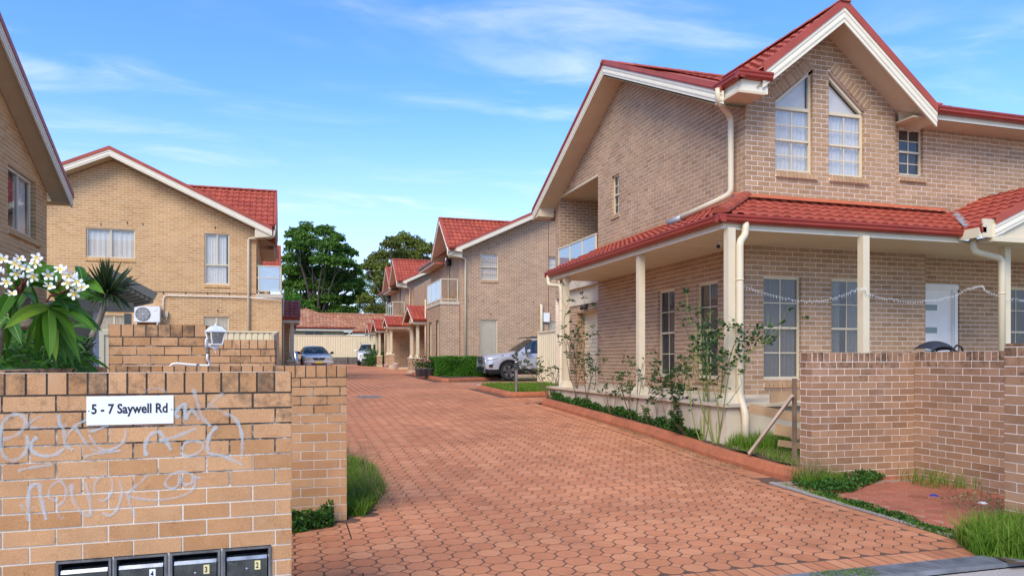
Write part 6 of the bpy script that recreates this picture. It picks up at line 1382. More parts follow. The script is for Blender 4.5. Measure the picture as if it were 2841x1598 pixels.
# ================================================================ vegetation helpers
def leafcloud(name,mat,C,Nrm,size,rnd,parent=None,kind=None,aspect=.5,fold=True):
    """C centres (n,3), Nrm axis directions of each leaf (n,3)"""
    n=len(C); A=Nrm/np.linalg.norm(Nrm,axis=1,keepdims=True); B=np.cross(A,rng.normal(size=(n,3))); B/=np.linalg.norm(B,axis=1,keepdims=True)+1e-9
    s=np.asarray(size).reshape(-1,1)*np.ones((n,1)); V=np.empty((n,4,3)); 
    V[:,0]=C-A*s*.5; V[:,1]=C+B*s*aspect*.5+A*s*.05; V[:,2]=C+A*s*.5; V[:,3]=C-B*s*aspect*.5+A*s*.05
    Fq=np.arange(n*4).reshape(n,4); return bulk(name,mat,V.reshape(-1,3),Fq,rnd,parent,kind)
def tree(name,label,u0,D,base_z,clumps,mat,leaf,npc,trunk_r,grp,depth=3.2,bark=None,fork=.45):
    b=atD(u0,998,D); T=thing(name,label,'tree',(b.x,b.y,base_z),grp); Cs=[];Ns=[];R=[]; right=Vector((cT,-sT,0)); fwd=Vector((sT,cT,0)); cen=[]
    for (u,v,r) in clumps:
        dd=random.uniform(-depth,depth)*(.6 if r>30 else 1); p=atD(u,v,D+dd); rad=r/F*D; cen.append((p,rad)); k=int(npc*(r/34)**2)
        d=rng.normal(size=(k,3)); d/=np.linalg.norm(d,axis=1,keepdims=True); d[:,2]=np.where(d[:,2]<-.25,-d[:,2]*.6,d[:,2]); q=rng.random(k)**.33
        lump=1+.22*np.sin(d[:,0]*6+u)*np.sin(d[:,1]*7+v)+.15*np.sin(d[:,2]*11+r)
        pos=np.array(p)+d*rad*(.35+.65*q)[:,None]*lump[:,None]*np.array([1.08,1.08,.95]); Cs.append(pos)
        Ns.append(np.cross(d,rng.normal(size=(k,3)))+.3*rng.normal(size=(k,3))); R.append(np.clip(.35+.22*rng.normal(size=k)+.28*d[:,2]*0+.10*math.sin(u*3.3),0,1))
    leafcloud('crown',mat,np.concatenate(Cs),np.concatenate(Ns),leaf,np.concatenate(R),T)
    m=MB(); base=Vector((b.x,b.y,base_z)); lowz=min(p.z-r for p,r in cen); fz=base_z+(max(p.z for p,_ in cen)-base_z)*fork; fork_p=Vector((b.x,b.y,fz))
    m.tube([base,base.lerp(fork_p,.5)+Vector((.2,0,0)),fork_p],[trunk_r,trunk_r*.85,trunk_r*.7],10); m.build('trunk',bark or BRK,T,smooth=True)
    br=MB()
    for p,r in cen:
        t=random.uniform(.45,1.0); st=base.lerp(fork_p,t); mid=st.lerp(p,.5)+Vector((random.uniform(-.5,.5),random.uniform(-.5,.5),random.uniform(-.2,.9))); k=trunk_r*random.uniform(.22,.4)
        br.tube([st,st.lerp(mid,.5)+Vector((0,0,-.2)),mid,p,p+Vector((0,0,r*.5))],[k,k*.85,k*.6,k*.35,k*.1],6,cap=False)
        for _ in range(3): e=p+Vector((random.uniform(-r,r),random.uniform(-r,r),random.uniform(-.2,r*.8))); br.tube([mid.lerp(p,.6),e.lerp(p,.4),e],[k*.3,k*.2,k*.06],5,cap=False)
    br.build('limbs',bark or BRK,T,kind='stuff'); return T
BIG=[(850,640,24),(815,655,22),(902,648,26),(935,665,20),(838,662,22),(822,690,28),(866,682,30),(915,690,30),(952,700,24),(978,706,16),(806,722,24),(845,725,30),(895,728,30),(940,735,30),(972,738,18),(800,758,28),(838,762,34),(885,765,32),(925,770,32),(962,772,24),(990,760,16),(812,795,30),(852,800,32),(905,800,34),(948,800,30),(980,798,24),(808,826,24),(850,836,26),(915,834,30),(955,838,26),(985,835,22),(860,868,26),(900,872,24),(825,862,22),(940,866,26),(790,865,16),(975,866,20),(875,842,24),(995,790,18),(1000,745,12),(1002,818,16),(790,800,16)]
tree('camphor_tree','tall spreading dark green tree, the largest behind the bungalow',882,85,1.4,BIG,LFT,.34,2300,.62,'trees beyond the back fence',fork=.42)
GUM=[(1085,682,24),(1120,672,28),(1155,685,28),(1185,700,24),(1062,712,22),(1105,712,30),(1145,720,32),(1185,735,26),(1040,720,18),(1030,742,24),(1065,750,28),(1110,755,32),(1160,765,30),(1035,770,20),(1075,790,26),(1018,745,14),(1125,800,32),(1165,810,28),(1050,812,20),(1092,830,28),(1015,835,22),(1035,862,22),(1070,870,26),(1100,870,26),(1140,850,30),(1180,850,26),(1060,780,24),(1120,780,28)]
tree('gum_tree','olive-green rounded gum tree rising behind the brown brick units',1100,78,1.3,GUM,LFE,.30,2300,.45,'trees beyond the back fence',bark=BRKG)
tree('she_oak_tree','feathery dull green tree between the big tree and the gum',1015,92,1.4,[(1010,780,22),(1030,800,24),(1000,815,22),(1045,830,24),(1015,845,26),(1000,862,22),(1060,850,20),(1040,870,22)],LFT,.22,1100,.25,'trees beyond the back fence',bark=BRKG)
tree('garden_tree','small bright green tree peeping over the left porch roof',800,75,1.3,[(790,836,16),(812,832,18),(832,840,16),(775,840,12),(800,848,16),(848,846,12)],HDG,.24,900,.2,'trees beyond the back fence',depth=1)
# ---- clipped hedge
HG=thing('box_hedge','clipped bright green hedge in front of the brown brick unit','hedge',(7,31,.75)); n=34000; x0,x1,y0,y1,z0,z1=5.85,8.6,29.95,31.7,.74,1.60
f=rng.random(n); P=np.empty((n,3)); nz=rng.random((n,3)); P[:,0]=x0+(x1-x0)*nz[:,0];P[:,1]=y0+(y1-y0)*nz[:,1];P[:,2]=z0+(z1-z0)*nz[:,2]
P[f<.45,1]=y0; mk=(f>=.45)&(f<.65); P[mk,0]=x0; mk=(f>=.65)&(f<.93); P[mk,2]=z1
P+=rng.normal(size=(n,3))*.022; P[:,1]+=.05*np.sin(P[:,0]*5)*np.sin(P[:,2]*7); P[:,2]+=.02*np.sin(P[:,0]*7)
leafcloud('foliage',HDG,P,rng.normal(size=(n,3))+np.array([0,-.2,.8]),.055,np.clip(.42+.2*rng.normal(size=n),0,1),HG)
m=MB(); m.box((x0+.12,y0+.12,z0),(x1-.12,y1-.12,z1-.12)); m.build('inner_twigs',simple('dark_twigs',(.02,.03,.012),.95),HG)
# ---- blades of grass
def grass(name,label,poly,n,h0,h1,mat,dens=None,lean=.35,w=.006,zoff=.0,kind='stuff',parent=None,head=False):
    xs=[p[0] for p in poly];ys=[p[1] for p in poly]; V=[];Fq=[];R=[]; k=0; pts=[]
    while len(pts)<n:
        x=random.uniform(min(xs),max(xs)); y=random.uniform(min(ys),max(ys))
        if clip_out(poly,(x,y)): continue
        if dens and random.random()>dens(x,y): continue
        pts.append((x,y))
    for x,y in pts:
        h=random.uniform(h0,h1); a=random.uniform(0,6.283); l=random.uniform(0,lean)*h; z=g(y)+zoff; dx,dy=math.cos(a)*l,math.sin(a)*l; t=random.uniform(0,3.14); wx,wy=math.cos(t)*w,math.sin(t)*w
        b=len(V); V+=[(x-wx,y-wy,z),(x+wx,y+wy,z),(x+dx*.35+wx*.8,y+dy*.35+wy*.8,z+h*.55),(x+dx*.35-wx*.8,y+dy*.35-wy*.8,z+h*.55),(x+dx+wx*.15,y+dy+wy*.15,z+h*(1-.3*l/h)),(x+dx-wx*.15,y+dy-wy*.15,z+h*(1-.3*l/h))]
        Fq+=[(b,b+1,b+2,b+3),(b+3,b+2,b+4,b+5)]; r=random.random()*.8; R+=[r,min(1,r+.15)]
    o=bulk(name,mat,V,Fq,R,parent,kind)
    if label: o['label']=label
    return o
grass('grass','lush green grass clump beside the left pier wall',[(.50,7.32),(.72,7.32),(1.02,8.3),(1.05,9.6),(.85,10.2),(.50,10.4)],11000,.03,.19,GRS,lean=1.0,w=.0045)
grass('dry_grass','straw-coloured stalks hanging over the left edge of the drive',[(.52,7.4),(1.1,7.5),(1.1,10.2),(.55,10.8)],240,.15,.50,DRY,lean=1.5,w=.0025)
grass('dry_grass','dry stalks along the left side of the drive',[(.45,10.5),(.9,10.5),(.75,16),(.45,16)],260,.12,.5,DRY,lean=.9,w=.0025)
grass('grass','rough grass along the left garden strip',[(.0,10),(.62,10),(.56,27),(.0,27)],5000,.05,.25,GRS,w=.006)
grass('grass','thick green tussock at the lower right corner by the drain',[(5.30,4.60),(5.62,4.36),(7.6,4.36),(7.6,5.0),(6.3,5.05),(5.5,4.98)],8500,.08,.34,GRS,lean=.9,w=.005)
grass('dry_grass','dry blades in the lower right tussock',[(5.35,4.62),(6.1,4.40),(7.6,4.40),(7.6,5.0),(5.5,4.98)],500,.1,.3,DRY,lean=1.2,w=.003)
grass('grass','green grass inside the kerbed island by the bollard',[(5.85,19.2),(8.1,19.45),(8.1,22.9),(5.85,22.6)],12000,.05,.16,GRS,zoff=.1,w=.007)
grass('grass','weedy grass at the end of the garden bed by the fence wall',[(6.15,7.95),(7.2,7.95),(7.2,9.6),(6.15,9.6)],5200,.03,.11,GRS,zoff=.15,lean=.8,w=.004)
grass('dry_grass','brown matted grass in the garden bed',[(6.15,7.95),(7.2,7.95),(7.2,9.6),(6.15,9.6)],4200,.02,.09,DRY,zoff=.16,lean=2.2,w=.003)
grass('grass','long grass around the base of the verandah corner',[(6.2,9.1),(7.0,8.9),(7.2,9.5),(6.2,9.6)],1500,.10,.30,GRS,zoff=.16,lean=.5,w=.004)
grass('dry_grass','dry tuft at the foot of the brown fence wall',[(5.95,7.5),(6.3,7.4),(6.35,7.75),(6.0,7.85)],420,.12,.42,DRY,lean=.9,w=.003)
grass('grass','green tuft at the foot of the brown fence wall',[(5.9,7.35),(6.4,7.3),(6.4,7.72),(5.95,7.75)],900,.05,.25,GRS,lean=.9,w=.004)
grass('grass','thin strip of grass between the drive and the paved nook',[(5.59,4.95),(5.69,4.95),(5.75,7.6),(5.66,7.6)],1500,.02,.07,GRS,lean=1.2,w=.004,dens=lambda x,y: .2+.8*(math.sin(y*4)>0))
grass('dry_grass','fallen dry stalks on the nook paving',[(6.4,5.6),(7.5,5.6),(7.5,6.8),(6.6,6.8)],160,.02,.05,DRY,lean=4,w=.003,zoff=.02)
grass('grass','wispy grass against the nook wall',[(7.2,6.9),(7.75,6.6),(7.75,7.3),(7.3,7.5)],260,.08,.30,GRS,lean=.8,w=.003)
grass('grass','grass growing through the drain grate',[(3.2,4.40),(4.6,4.38),(4.6,4.58),(3.2,4.6)],900,.01,.035,GRS,lean=2,w=.004,dens=lambda x,y: 1.0*(math.sin(x*5.2)>.2))
def weeds(name,label,poly,n,size,zoff,hump=.08,mat=None):
    xs=[p[0] for p in poly];ys=[p[1] for p in poly]; C=[]
    while len(C)<n:
        x=random.uniform(min(xs),max(xs)); y=random.uniform(min(ys),max(ys))
        if clip_out(poly,(x,y)): continue
        q=.5+.5*math.sin(x*9+y*4)*math.sin(y*7.3)
        if random.random()>q+.15: continue
        C.append((x,y,g(y)+zoff+random.random()*hump*(.4+q)))
    C=np.array(C); o=leafcloud(name,mat or WEED,C,rng.normal(size=(n,3))+np.array([0,0,.5]),np.random.uniform(size*.6,size*1.3,n),np.clip(rng.random(n),0,1),None,'stuff',aspect=.55); o['label']=label
weeds('ground_cover','low dark green weeds under the roses along the kerb',[(6.12,10.2),(6.3,10.2),(6.3,17.0),(6.12,17.0)],9000,.05,.17,.14)
weeds('ground_cover','leafy weeds spreading at the foot of the brown fence wall',[(5.72,6.9),(6.1,6.9),(7.3,7.6),(7.0,7.72),(6.2,7.72),(5.8,7.6)],2600,.045,.01,.10)
weeds('ground_cover','leafy weeds on the strip beside the nook',[(5.6,5.2),(5.72,5.2),(5.78,6.9),(5.66,6.9)],1100,.04,.01,.05)
weeds('ground_cover','small weeds at the foot of the left pier wall',[(.0,6.75),(.40,6.95),(.40,7.15),(.0,7.17)],1300,.045,.0,.20)
weeds('leaf_litter','brown fallen leaves and grit along the kerb',[(5.72,8.6),(5.92,8.6),(5.92,14),(5.80,14)],1500,.02,.012,.006,DRY)
weeds('leaf_litter','brown debris in the corner of the paved nook',[(6.3,5.3),(7.7,5.3),(7.7,6.6),(6.9,6.5)],700,.035,.025,.01,DRY)
# ---- rose bushes along the kerb
def rose(u,v,X_,h,spread,nst,leafy,label,flowers=(),green=False,top_leaf=False,lean=0):
    leafy*=1.0 if 'climbing' in label else .62
    b=onX(u,v,X_); z0=g(b.y)+.14; T=thing('rose_bush',label,'rose bush',(b.x,b.y,z0),'rose bushes planted along the kerb'); st=MB(); C=[];tips=[]
    def grow(p,d,L_,r,lv):
        pts=[p]; q=p
        k=4
        for i in range(k):
            d=(d+Vector((random.uniform(-.22,.22),random.uniform(-.22,.22),random.uniform(-.05,.16)))).normalized(); q=q+d*L_/k; pts.append(q)
            if lv<2 and i>=1 and random.random()<.75: grow(q,(d+Vector((random.uniform(-.8,.8),random.uniform(-.8,.8),random.uniform(-.1,.5)))).normalized(),L_*random.uniform(.35,.6),r*.6,lv+1)
            if (lv>0 or i>1) and random.random()<leafy*.55: C.append((q,d,.6 if lv==0 else 1))
        st.tube(pts,[r*(1-.6*i/k) for i in range(k+1)],5,r=random.random(),cap=False); tips.append(q)
        if random.random()<leafy*.6+.2: C.append((q,d,1))
    for i in range(nst):
        a=6.283*i/nst+random.random(); d=Vector((math.cos(a)*spread+lean*0,math.sin(a)*spread+lean,1)).normalized(); grow(Vector((b.x+math.cos(a)*.03,b.y+math.sin(a)*.03,z0-.05)),d,h*random.uniform(.55,.78),.009 if h<1.2 else .012,0)
    st.build('stems',STMG if green else STM,T)
    P=[];A=[]
    for q,d,s_ in C:
        for _ in range(2 if leafy<.5 else 4):
            ax=Vector((random.gauss(0,1),random.gauss(0,1),random.gauss(-.1,.6))).normalized()
            for j in range(5):
                off=ax*(.02+.028*(j//2)); sd=ax.cross(Vector((0,0,1))).normalized() if abs(ax.z)<.95 else Vector((1,0,0)); s2=(0,1,-1,1,-1)[j]
                P.append(tuple(q+off+sd*.022*s2+Vector((0,0,random.uniform(-.01,.01)))+(ax*.03 if j==0 else Vector()))); A.append(tuple(ax+sd*s2*.8))
    if P: leafcloud('leaves',RSL,np.array(P),np.array(A),.052,np.clip(.45+.27*rng.normal(size=len(P)),0,1),T,'stuff',aspect=.72)
    for fu,fv,mt in flowers:
        f=min(tips,key=lambda q:(pix(q)[0]-fu)**2+(pix(q)[1]-fv)**2); m=MB()
        for j in range(9):
            a=j*2.4; r_=.012+.0028*j; m.poly([f+Vector((math.cos(a)*.003,math.sin(a)*.003,0)),f+Vector((math.cos(a-.6)*r_,math.sin(a-.6)*r_,.018)),f+Vector((math.cos(a)*r_*1.3,math.sin(a)*r_*1.3,.026-.001*j)),f+Vector((math.cos(a+.6)*r_,math.sin(a+.6)*r_,.018))])
        m.build('flower',mt,T)
    return T
def c5(x,y): return 1480+x/2.635,850+y/2.635
B=[((130,690),1.35,.45,7,.65,'leafy rose bush at the far end of the kerb, before the steel fence',[(1480,1010,PNK)]),
((310,715),2.25,.16,5,.55,'tallest bare-stemmed rose reaching up in front of the roller door',[]),
((400,720),1.55,.30,5,.5,'rose bush just right of the tallest one, with pale new shoots',[]),
((590,780),.95,.75,8,.22,'low wide rose bush of bare brown stems before the brick side wall',[]),
((740,790),1.35,.55,5,.45,'rose bush with a thick forked grey trunk beside the middle verandah post',[]),
((870,810),.55,.6,5,.08,'small leafless rose twig between two larger bushes',[]),
((1030,860),1.10,.35,6,.75,'bushy rose with yellow and pink blooms under the first side window',[(1835,1040,PNK),(1850,1050,PTY)]),
((1130,875),.65,.5,5,.4,'small rose bush low against the cream verandah base',[]),
((1240,885),2.0,.22,6,.30,'tall dying rose with bleached thorny twigs beside the verandah corner',[(1935,865,ORP)]),
((1335,895),1.95,.15,5,.45,'tall green-stemmed rose climbing the corner post, dark leaves at its top',[])]
for (xy,h,sp,ns,lf,lb,fl) in B:
    u,v=c5(*xy); rose(u,v,6.20,h,sp,ns,lf,lb,fl,green='green-stemmed' in lb or 'dying' in lb)
# leafy arm of the climbing rose in front of the bay wall
T=thing('rose_branch','arching dark-leaved rose branch reaching right of the tall downpipe','rose branch',(6.5,9.7,2.4)); P0=[onY(u,v,9.45) for u,v in ((2020,1010),(2035,960),(2060,925),(2090,905),(2125,925),(2140,930))]
m=MB(); m.tube(P0,[.01,.009,.007,.006,.005,.003],6); m.build('stem',STM,T)
P=[];A=[]
for (u,v,r_,k) in ((2050,905,16,40),(2085,935,24,90),(2060,960,22,70),(2105,915,20,60),(2135,938,18,50),(2050,985,20,50),(2075,1000,14,25),(2030,900,14,30),(2118,945,16,40),(1965,905,34,120),(1985,935,30,110),(1960,960,30,90),(2000,900,18,50),(2000,1000,16,40)):
    for _ in range(int(k*.5)): q=onY(u+random.gauss(0,r_*.5),v+random.gauss(0,r_*.5),9.45+random.uniform(-.15,.15)); P.append(tuple(q)); A.append((random.gauss(0,1),random.gauss(0,1),random.gauss(0,.7)))
leafcloud('leaves',RSL,np.array(P),np.array(A),.06,np.clip(.30+.22*rng.normal(size=len(P)),0,1),T,'stuff',aspect=.75)
# ---- potted roses and shrub by the far porch
for (u,v,lb) in ((1164,1030,'small grey pot of pink roses nearest the porch pier'),(1176,1034,'middle grey pot of pink roses by the hedge'),(1192,1039,'largest grey pot of roses against the hedge')):
    T,x,y,z=pot(u,v,30.6,.20,.34,GRPL,lb); k=260; P=np.array([[x,y,z+.25]])+rng.normal(size=(k,3))*np.array([.14,.14,.12]); leafcloud('leaves',RSL,P,rng.normal(size=(k,3)),.07,np.clip(.4+.25*rng.normal(size=k),0,1),T,aspect=.7)
    for _ in range(3): m=MB(); m.sphere((x+random.uniform(-.15,.15),y-.1,z+.36+random.uniform(-.05,.1)),.035,8,6); m.build('flower',ORP if random.random()<.5 else PNK,T)
pot(1099,1013,41.5,.16,.35,WHT,'white plastic bucket on the step of the far porch',False,'bucket'); pot(1072,1018,45.0,.17,.22,WHT,'small white pot beside the far porch pier')
BS=thing('flowering_shrub','green shrub growing before the far porch posts','shrub',(6,47,.9)); k=6000; c=onX(1043,1005,6.15); P=np.array([[c.x,c.y,g(c.y)+.55]])+rng.normal(size=(k,3))*np.array([.38,.9,.30]); P[:,2]=np.maximum(P[:,2],g(c.y)); leafcloud('foliage',WEED,P,rng.normal(size=(k,3)),.11,np.clip(.5+.28*rng.normal(size=k),0,1),BS)
m=MB(); 
for i in range(6): m.tube([(c.x,c.y,g(c.y)),(c.x+random.uniform(-.3,.3),c.y+random.uniform(-.5,.5),g(c.y)+.8)],.015,5)
m.build('stem',STM,BS)
# ---- timber barrier in the bed
TB=thing('timber_barrier','rough pine boards on a leaning stake, braced by a long diagonal batten','barrier',(6.3,8.4,.1))
m=MB(); a=onX(2205,1050,6.28); y_=a.y; m.box((6.26,y_-.02,g(y_)+.0),(6.30,y_+.03,a.z)); m.build('stake',OLDW,TB)
a=onX(2199,1097,6.22); b=onX(2079,1258,6.02); m=MB(); m.bar(a,b,.045,.035); m.build('brace',simple('pale_batten',(.52,.40,.30),.75,var=.2,bump=.3),TB)
for (u0,v0,u1,v1,hh,Y_) in ((2079,1132,2232,1162,.13,8.95),(2137,1105,2232,1095,.14,9.25),(2150,1190,2232,1205,.15,8.9),(2160,1228,2232,1238,.09,8.8)):
    a=onY(u0,v0,Y_); b=onY(u1,v1,Y_); m=MB(); m.bar(a,b+(b-a)*.3,.03,hh); m.build('board',PINE,TB)
HB=thing('hollow_brick','broken red hollow brick lying by the downpipe foot','brick',(6.5,9.3,.25)); p=onX(2018,1215,6.33); m=MB(); m.box((p.x,p.y-.04,p.z-.04),(p.x+.11,p.y+.1,p.z+.035)); m.build('brick_body',BRF,HB); m=MB()
for i in (0,1): 
    for j in (0,1): m.box((p.x+.02+i*.045,p.y-.0405,p.z-.025+j*.028),(p.x+.04+i*.045,p.y-.0402,p.z-.008+j*.028))
m.build('hole',DARK,HB)
for (x,y,cl_,lb) in ((6.92,6.55,simple('cobalt',(.01,.03,.30),.4),'crushed blue and white wrapper on the nook paving'),(7.10,6.1,WHT,'white plastic lid lying on the nook paving')):
    m=MB(); m.lathe((x,y,g(y)+.018),[(0,.012),(.03,.014),(.045,.006),(.05,0)],9); o=m.build('litter',cl_); tag(o,lb,'litter')
# ================================================================ frangipani, cordyline and pergola at the left
def leafstrip(m,a,b,wd,sag=.04,up=Vector((0,0,1)),fold=.25,r=0,n=7,midmat=None,mid=None,face=None):
    a=Vector(a);b=Vector(b);d=b-a; L_=d.length; side=d.cross(face if face is not None else (E0-a)).normalized(); nr=side.cross(d.normalized())
    prev=None
    for i in range(n+1):
        t=i/n; c=a+d*t+Vector((0,0,sag*math.sin(math.pi*t)-sag*1.6*t*t)); w_=wd*.5*(math.sin(math.pi*min(1,t*.93+.06))**.75)*(1 if i<n else .05); dr=nr*(-fold*w_)
        cur=(c+side*w_+dr*-1,c,c-side*w_+dr*-1)
        if prev:
            m.poly([prev[0],cur[0],cur[1],prev[1]],r); m.poly([prev[1],cur[1],cur[2],prev[2]],min(1,r+.03))
            if mid is not None: q=side*.0022*(1-.7*t); e=nr*.0025; mid.poly([prev[1]-q+e,cur[1]-q+e,cur[1]+q+e,prev[1]+q+e]); mid.poly([prev[1]-q-e,cur[1]-q-e,cur[1]+q-e,prev[1]+q-e])
        prev=cur
FT=thing('frangipani_tree','frangipani with long glossy leaves and white and yellow flowers behind the graffiti wall','tree',(-1.9,4.6,-.1))
VEIN=simple('leaf_vein',(.22,.34,.06),.5)
def leafobj(a,b,wd,r,sag=.03):
    wd*=1.28
    m=MB(); md=MB(); face=(E0-Vector(a)).normalized()+Vector((random.uniform(-.5,.5),random.uniform(-.5,.5),random.uniform(.1,1.0))); leafstrip(m,a,b,wd,sag,r=r,mid=md,face=face); o=m.build('leaf',FRL,FT,smooth=False); md.build('midrib',VEIN,o)
W0=atD(134,853,4.75)
EX=[((12,893),.060,.97,4.45),((138,978),.062,.55,4.6),((155,985),.055,.85,4.75),((183,990),.055,.4,4.8),((205,1005),.062,.35,4.85),((222,985),.058,.5,4.8),((212,930),.055,.6,4.7),((270,905),.060,.45,4.6),((285,903),.055,.3,4.8),((258,868),.058,.5,4.7),((230,842),.050,.35,4.9),((228,1000),.055,.3,4.95),((100,975),.06,.3,5.0),((70,960),.06,.2,5.05),((180,945),.055,.7,4.9),((60,880),.05,.35,5.0),((115,1000),.055,.45,5.0),((160,1010),.055,.25,5.0)]
for (e,wd,r,D_) in EX: s_=atD(134+random.uniform(-8,8),853+random.uniform(-5,5),4.75); leafobj(s_,atD(e[0],e[1],D_),wd,r,.025)
W1=[((155,826),[(297,822),(262,806),(242,790),(200,775),(225,835),(150,725),(110,735),(190,850)]),((230,790),[(290,800),(262,770),(245,745),(215,725),(195,745),(240,815),(205,820),(275,830)]),((45,805),[(-30,850),(-20,790),(12,760),(60,705),(20,708),(90,770),(100,830),(-10,880),(30,880)]),((85,790),[(155,725),(130,715),(75,715),(60,740),(150,780),(165,800),(100,870),(40,850)]),((20,880),[(-30,950),(20,960),(60,940),(45,910),(-20,900)])]
for (s,es) in W1:
    for e in es: leafobj(atD(s[0],s[1],4.7),atD(e[0],e[1],random.uniform(4.5,5.1)),random.uniform(.048,.062),random.random()*.6,.02)
m=MB()
for pts,r0,r1 in (([(0,905),(40,880),(70,840),(80,800)],.045,.03),([(-20,925),(30,900),(80,893),(118,880)],.05,.028),([(30,905),(80,900),(120,885),(138,858)],.04,.02),([(60,860),(110,852),(132,848)],.035,.02),([(-40,1040),(-10,930),(20,895)],.06,.05)):
    P=[atD(u,v,4.95) for u,v in pts]; m.tube(P,[r0+(r1-r0)*i/(len(P)-1) for i in range(len(P))],10)
m.build('branch',BRKG,FT,smooth=True); m=MB(); q=atD(-45,1045,4.95); m.tube([(q.x-.1,q.y,-.1),q],.07,10); m.build('trunk',BRKG,FT,smooth=True)
FLW=[(50,650,0),(120,500,0),(20,462,1),(130,580,0),(215,545,1),(290,490,0),(295,455,1),(268,602,1),(385,592,0),(392,680,1),(480,545,1),(550,595,0),(548,655,0),(615,645,0),(595,742,0),(622,700,1),(160,520,1),(665,690,1),(155,458,1),(90,740,1)]
for (x,y,tl) in FLW:
    c=atD(x/2.898,560+y/2.898,4.42+random.uniform(-.06,.08)); fwd=(E0-c).normalized(); nm=(fwd+Vector((random.uniform(-.5,.5),random.uniform(-.4,.4),random.uniform(-.1,.5)*(1+2*tl)))).normalized(); u_=nm.cross(Vector((0,0,1))).normalized(); v_=nm.cross(u_); m=MB(); c2_=MB(); a0=random.random()*6; R_=.035
    for j in range(5):
        a=a0+j*1.2566; d=u_*math.cos(a)+v_*math.sin(a); s=nm.cross(d); tw=.006
        pr=[c,c+d*R_*.35+s*R_*.20+nm*.004,c+d*R_*.75+s*R_*.33+nm*.010,c+d*R_*1.0+s*R_*.18+nm*.010,c+d*R_*1.02-s*R_*.05+nm*.006,c+d*R_*.70-s*R_*.28+nm*.001,c+d*R_*.3-s*R_*.16+nm*.001]
        m.poly(pr); q=nm*.0025; c2_.poly([c+q,c+d*R_*.34+s*R_*.15+q*2.4,c+d*R_*.50+s*R_*.04+q*2.6,c+d*R_*.34-s*R_*.12+q])
    o=m.build('flower',PTL,FT); c2_.build('petal_base',PTY,o)
m=MB()
for (x0,y0,x1,y1) in ((375,800,420,740),(420,740,480,640),(420,740,520,600),(160,740,110,640),(160,740,200,560),(160,740,60,690),(400,760,560,700),(170,720,270,520),(430,700,400,610),(150,700,230,600)): m.tube([atD(x0/2.898,560+y0/2.898,4.62),atD(x1/2.898,560+y1/2.898,4.5)],[.008,.004],6)
m.build('flower_stalk',simple('red_brown_stalk',(.20,.06,.04),.6),FT); m=MB()
for (x,y) in ((455,620),(535,540),(620,590),(225,660),(190,590),(600,600),(10,545),(30,560)): c=atD(x/2.898,560+y/2.898,4.45); m.sphere(c,.010,8,6,sc=(.7,.7,2.0))
m.build('bud',PTL,FT,smooth=True)
# dense oleander-like shrub under it
SH=thing('leafy_shrub','dense dark long-leaved shrub under the frangipani','shrub',(-2.2,5.6,0)); m=MB()
for i in range(640):
    u=random.uniform(-60,235); v=random.uniform(900,1050); 
    if u>200 and v<980: continue
    D_=random.uniform(5.1,6.2); a=atD(u,v,D_); an=random.uniform(0,6.28); l=random.uniform(.10,.2); b=a+Vector((math.cos(an)*l,math.sin(an)*l*.6,random.uniform(-.14,.08))); leafstrip(m,a,b,random.uniform(.022,.034),.015,r=random.random()*.35,n=4,face=Vector((random.uniform(-1,1),-1,random.uniform(0,1.5))))
m.build('foliage',FRL,SH,kind='stuff'); m=MB()
for i in range(14): a=atD(random.uniform(-40,200),1060,5.9); m.tube([(a.x,a.y,0),atD(pix(a)[0]+random.uniform(-30,30),930,5.9)],.012,5)
m.build('stem',STM,SH)
CT=thing('cordyline','spiky dark cordyline rosette on a thin trunk before the pergola','cordyline',(-3,8,0)); cc=atD(298,818,8.6)
for i in range(120):
    th=random.uniform(0,2*math.pi); el=random.choice([random.uniform(.15,1.5),random.uniform(.5,1.5),random.uniform(-.7,.4)]); l=random.uniform(.34,.47) if el>.4 else random.uniform(.22,.34); d=Vector((math.cos(th)*math.cos(el),math.sin(th)*math.cos(el),math.sin(el))); m=MB(); leafstrip(m,cc+d*.02,cc+d*l,.030,-.0 if el>.5 else .03,r=random.random(),n=5,fold=.5,face=Vector((random.uniform(-1,1),-1,.5))); m.build('leaf',DRC,CT)
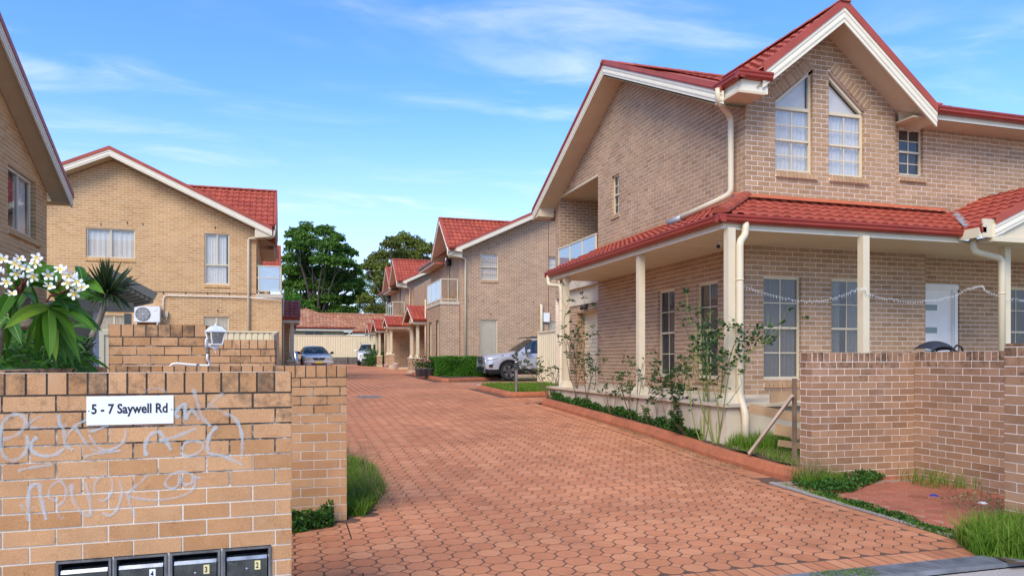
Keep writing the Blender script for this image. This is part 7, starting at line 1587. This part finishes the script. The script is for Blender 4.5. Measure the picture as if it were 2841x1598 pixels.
m=MB(); lo=atD(243,960,8.6); m.tube([cc,cc.lerp(lo,.5)+Vector((.02,0,0)),lo,(lo.x-.05,lo.y,-.1)],[.03,.035,.04,.05],8); m.build('trunk',BRKG,CT,smooth=True)
C2=thing('cordyline','thin-leaved dark cordyline clump fanning over the side wall','cordyline',(-2.7,7,0)); c2p=atD(215,985,7.3)
for i in range(75):
    tgt=(c2p.x,c2p.y); uu=random.choice([random.uniform(225,275),random.uniform(215,282)]); vv=random.uniform(915,1028); m=MB(); a=atD(218+random.uniform(-10,10),985+random.uniform(-25,30),7.3); leafstrip(m,a,atD(uu,vv,random.uniform(7.0,7.6)),.016,.02,r=random.random()*.5,n=4,fold=.4); m.build('leaf',DRC,C2)
m=MB(); m.tube([(c2p.x,c2p.y,-.1),c2p],.035,8); m.build('trunk',BRKG,C2)
PG=thing('pergola','olive-cream slatted pergola roof on a beam behind the cordyline','pergola',(-5,14,0)); OLC=simple('olive_cream_paint',(.33,.29,.20),.6,var=.08)
p0=atD(343,776,15); p1=atD(432,823,15.4); m=MB(); m.bar(p0+(p0-p1)*.5,p1,.05,.16); m.build('fascia',OLC,PG)
bk=Vector((-.9,1.6,0))
for i in range(9): a=(p0+(p0-p1)*.3).lerp(p1,(i+.3)/9); m=MB(); m.bar(a+Vector((0,0,-.10)),a+bk*-.0+Vector((-.75,.35,-.26)),.04,.13); m.build('slat',OLC,PG)
m=MB(); q=atD(348,850,15.2); m.bar(q+Vector((-1.5,.2,0)),q+Vector((.15,0,-.02)),.10,.20); m.build('beam',OLC,PG); m=MB(); q2=atD(355,870,15.2); m.box((q2.x-.06,q2.y-.06,.1),(q2.x+.06,q2.y+.06,q2.z)); m.build('post',OLC,PG)
m=MB(); q=atD(267,830,15.5); m.box((q.x-.06,q.y,.1),(q.x+.06,q.y+.1,q.z+.3)); m.build('post',WHT,PG)
m=MB(); q=atD(225,770,16); m.box((q.x-.5,q.y,.1),(q.x+.28,q.y+.1,q.z)); m.build('side_panel',OLC,PG)
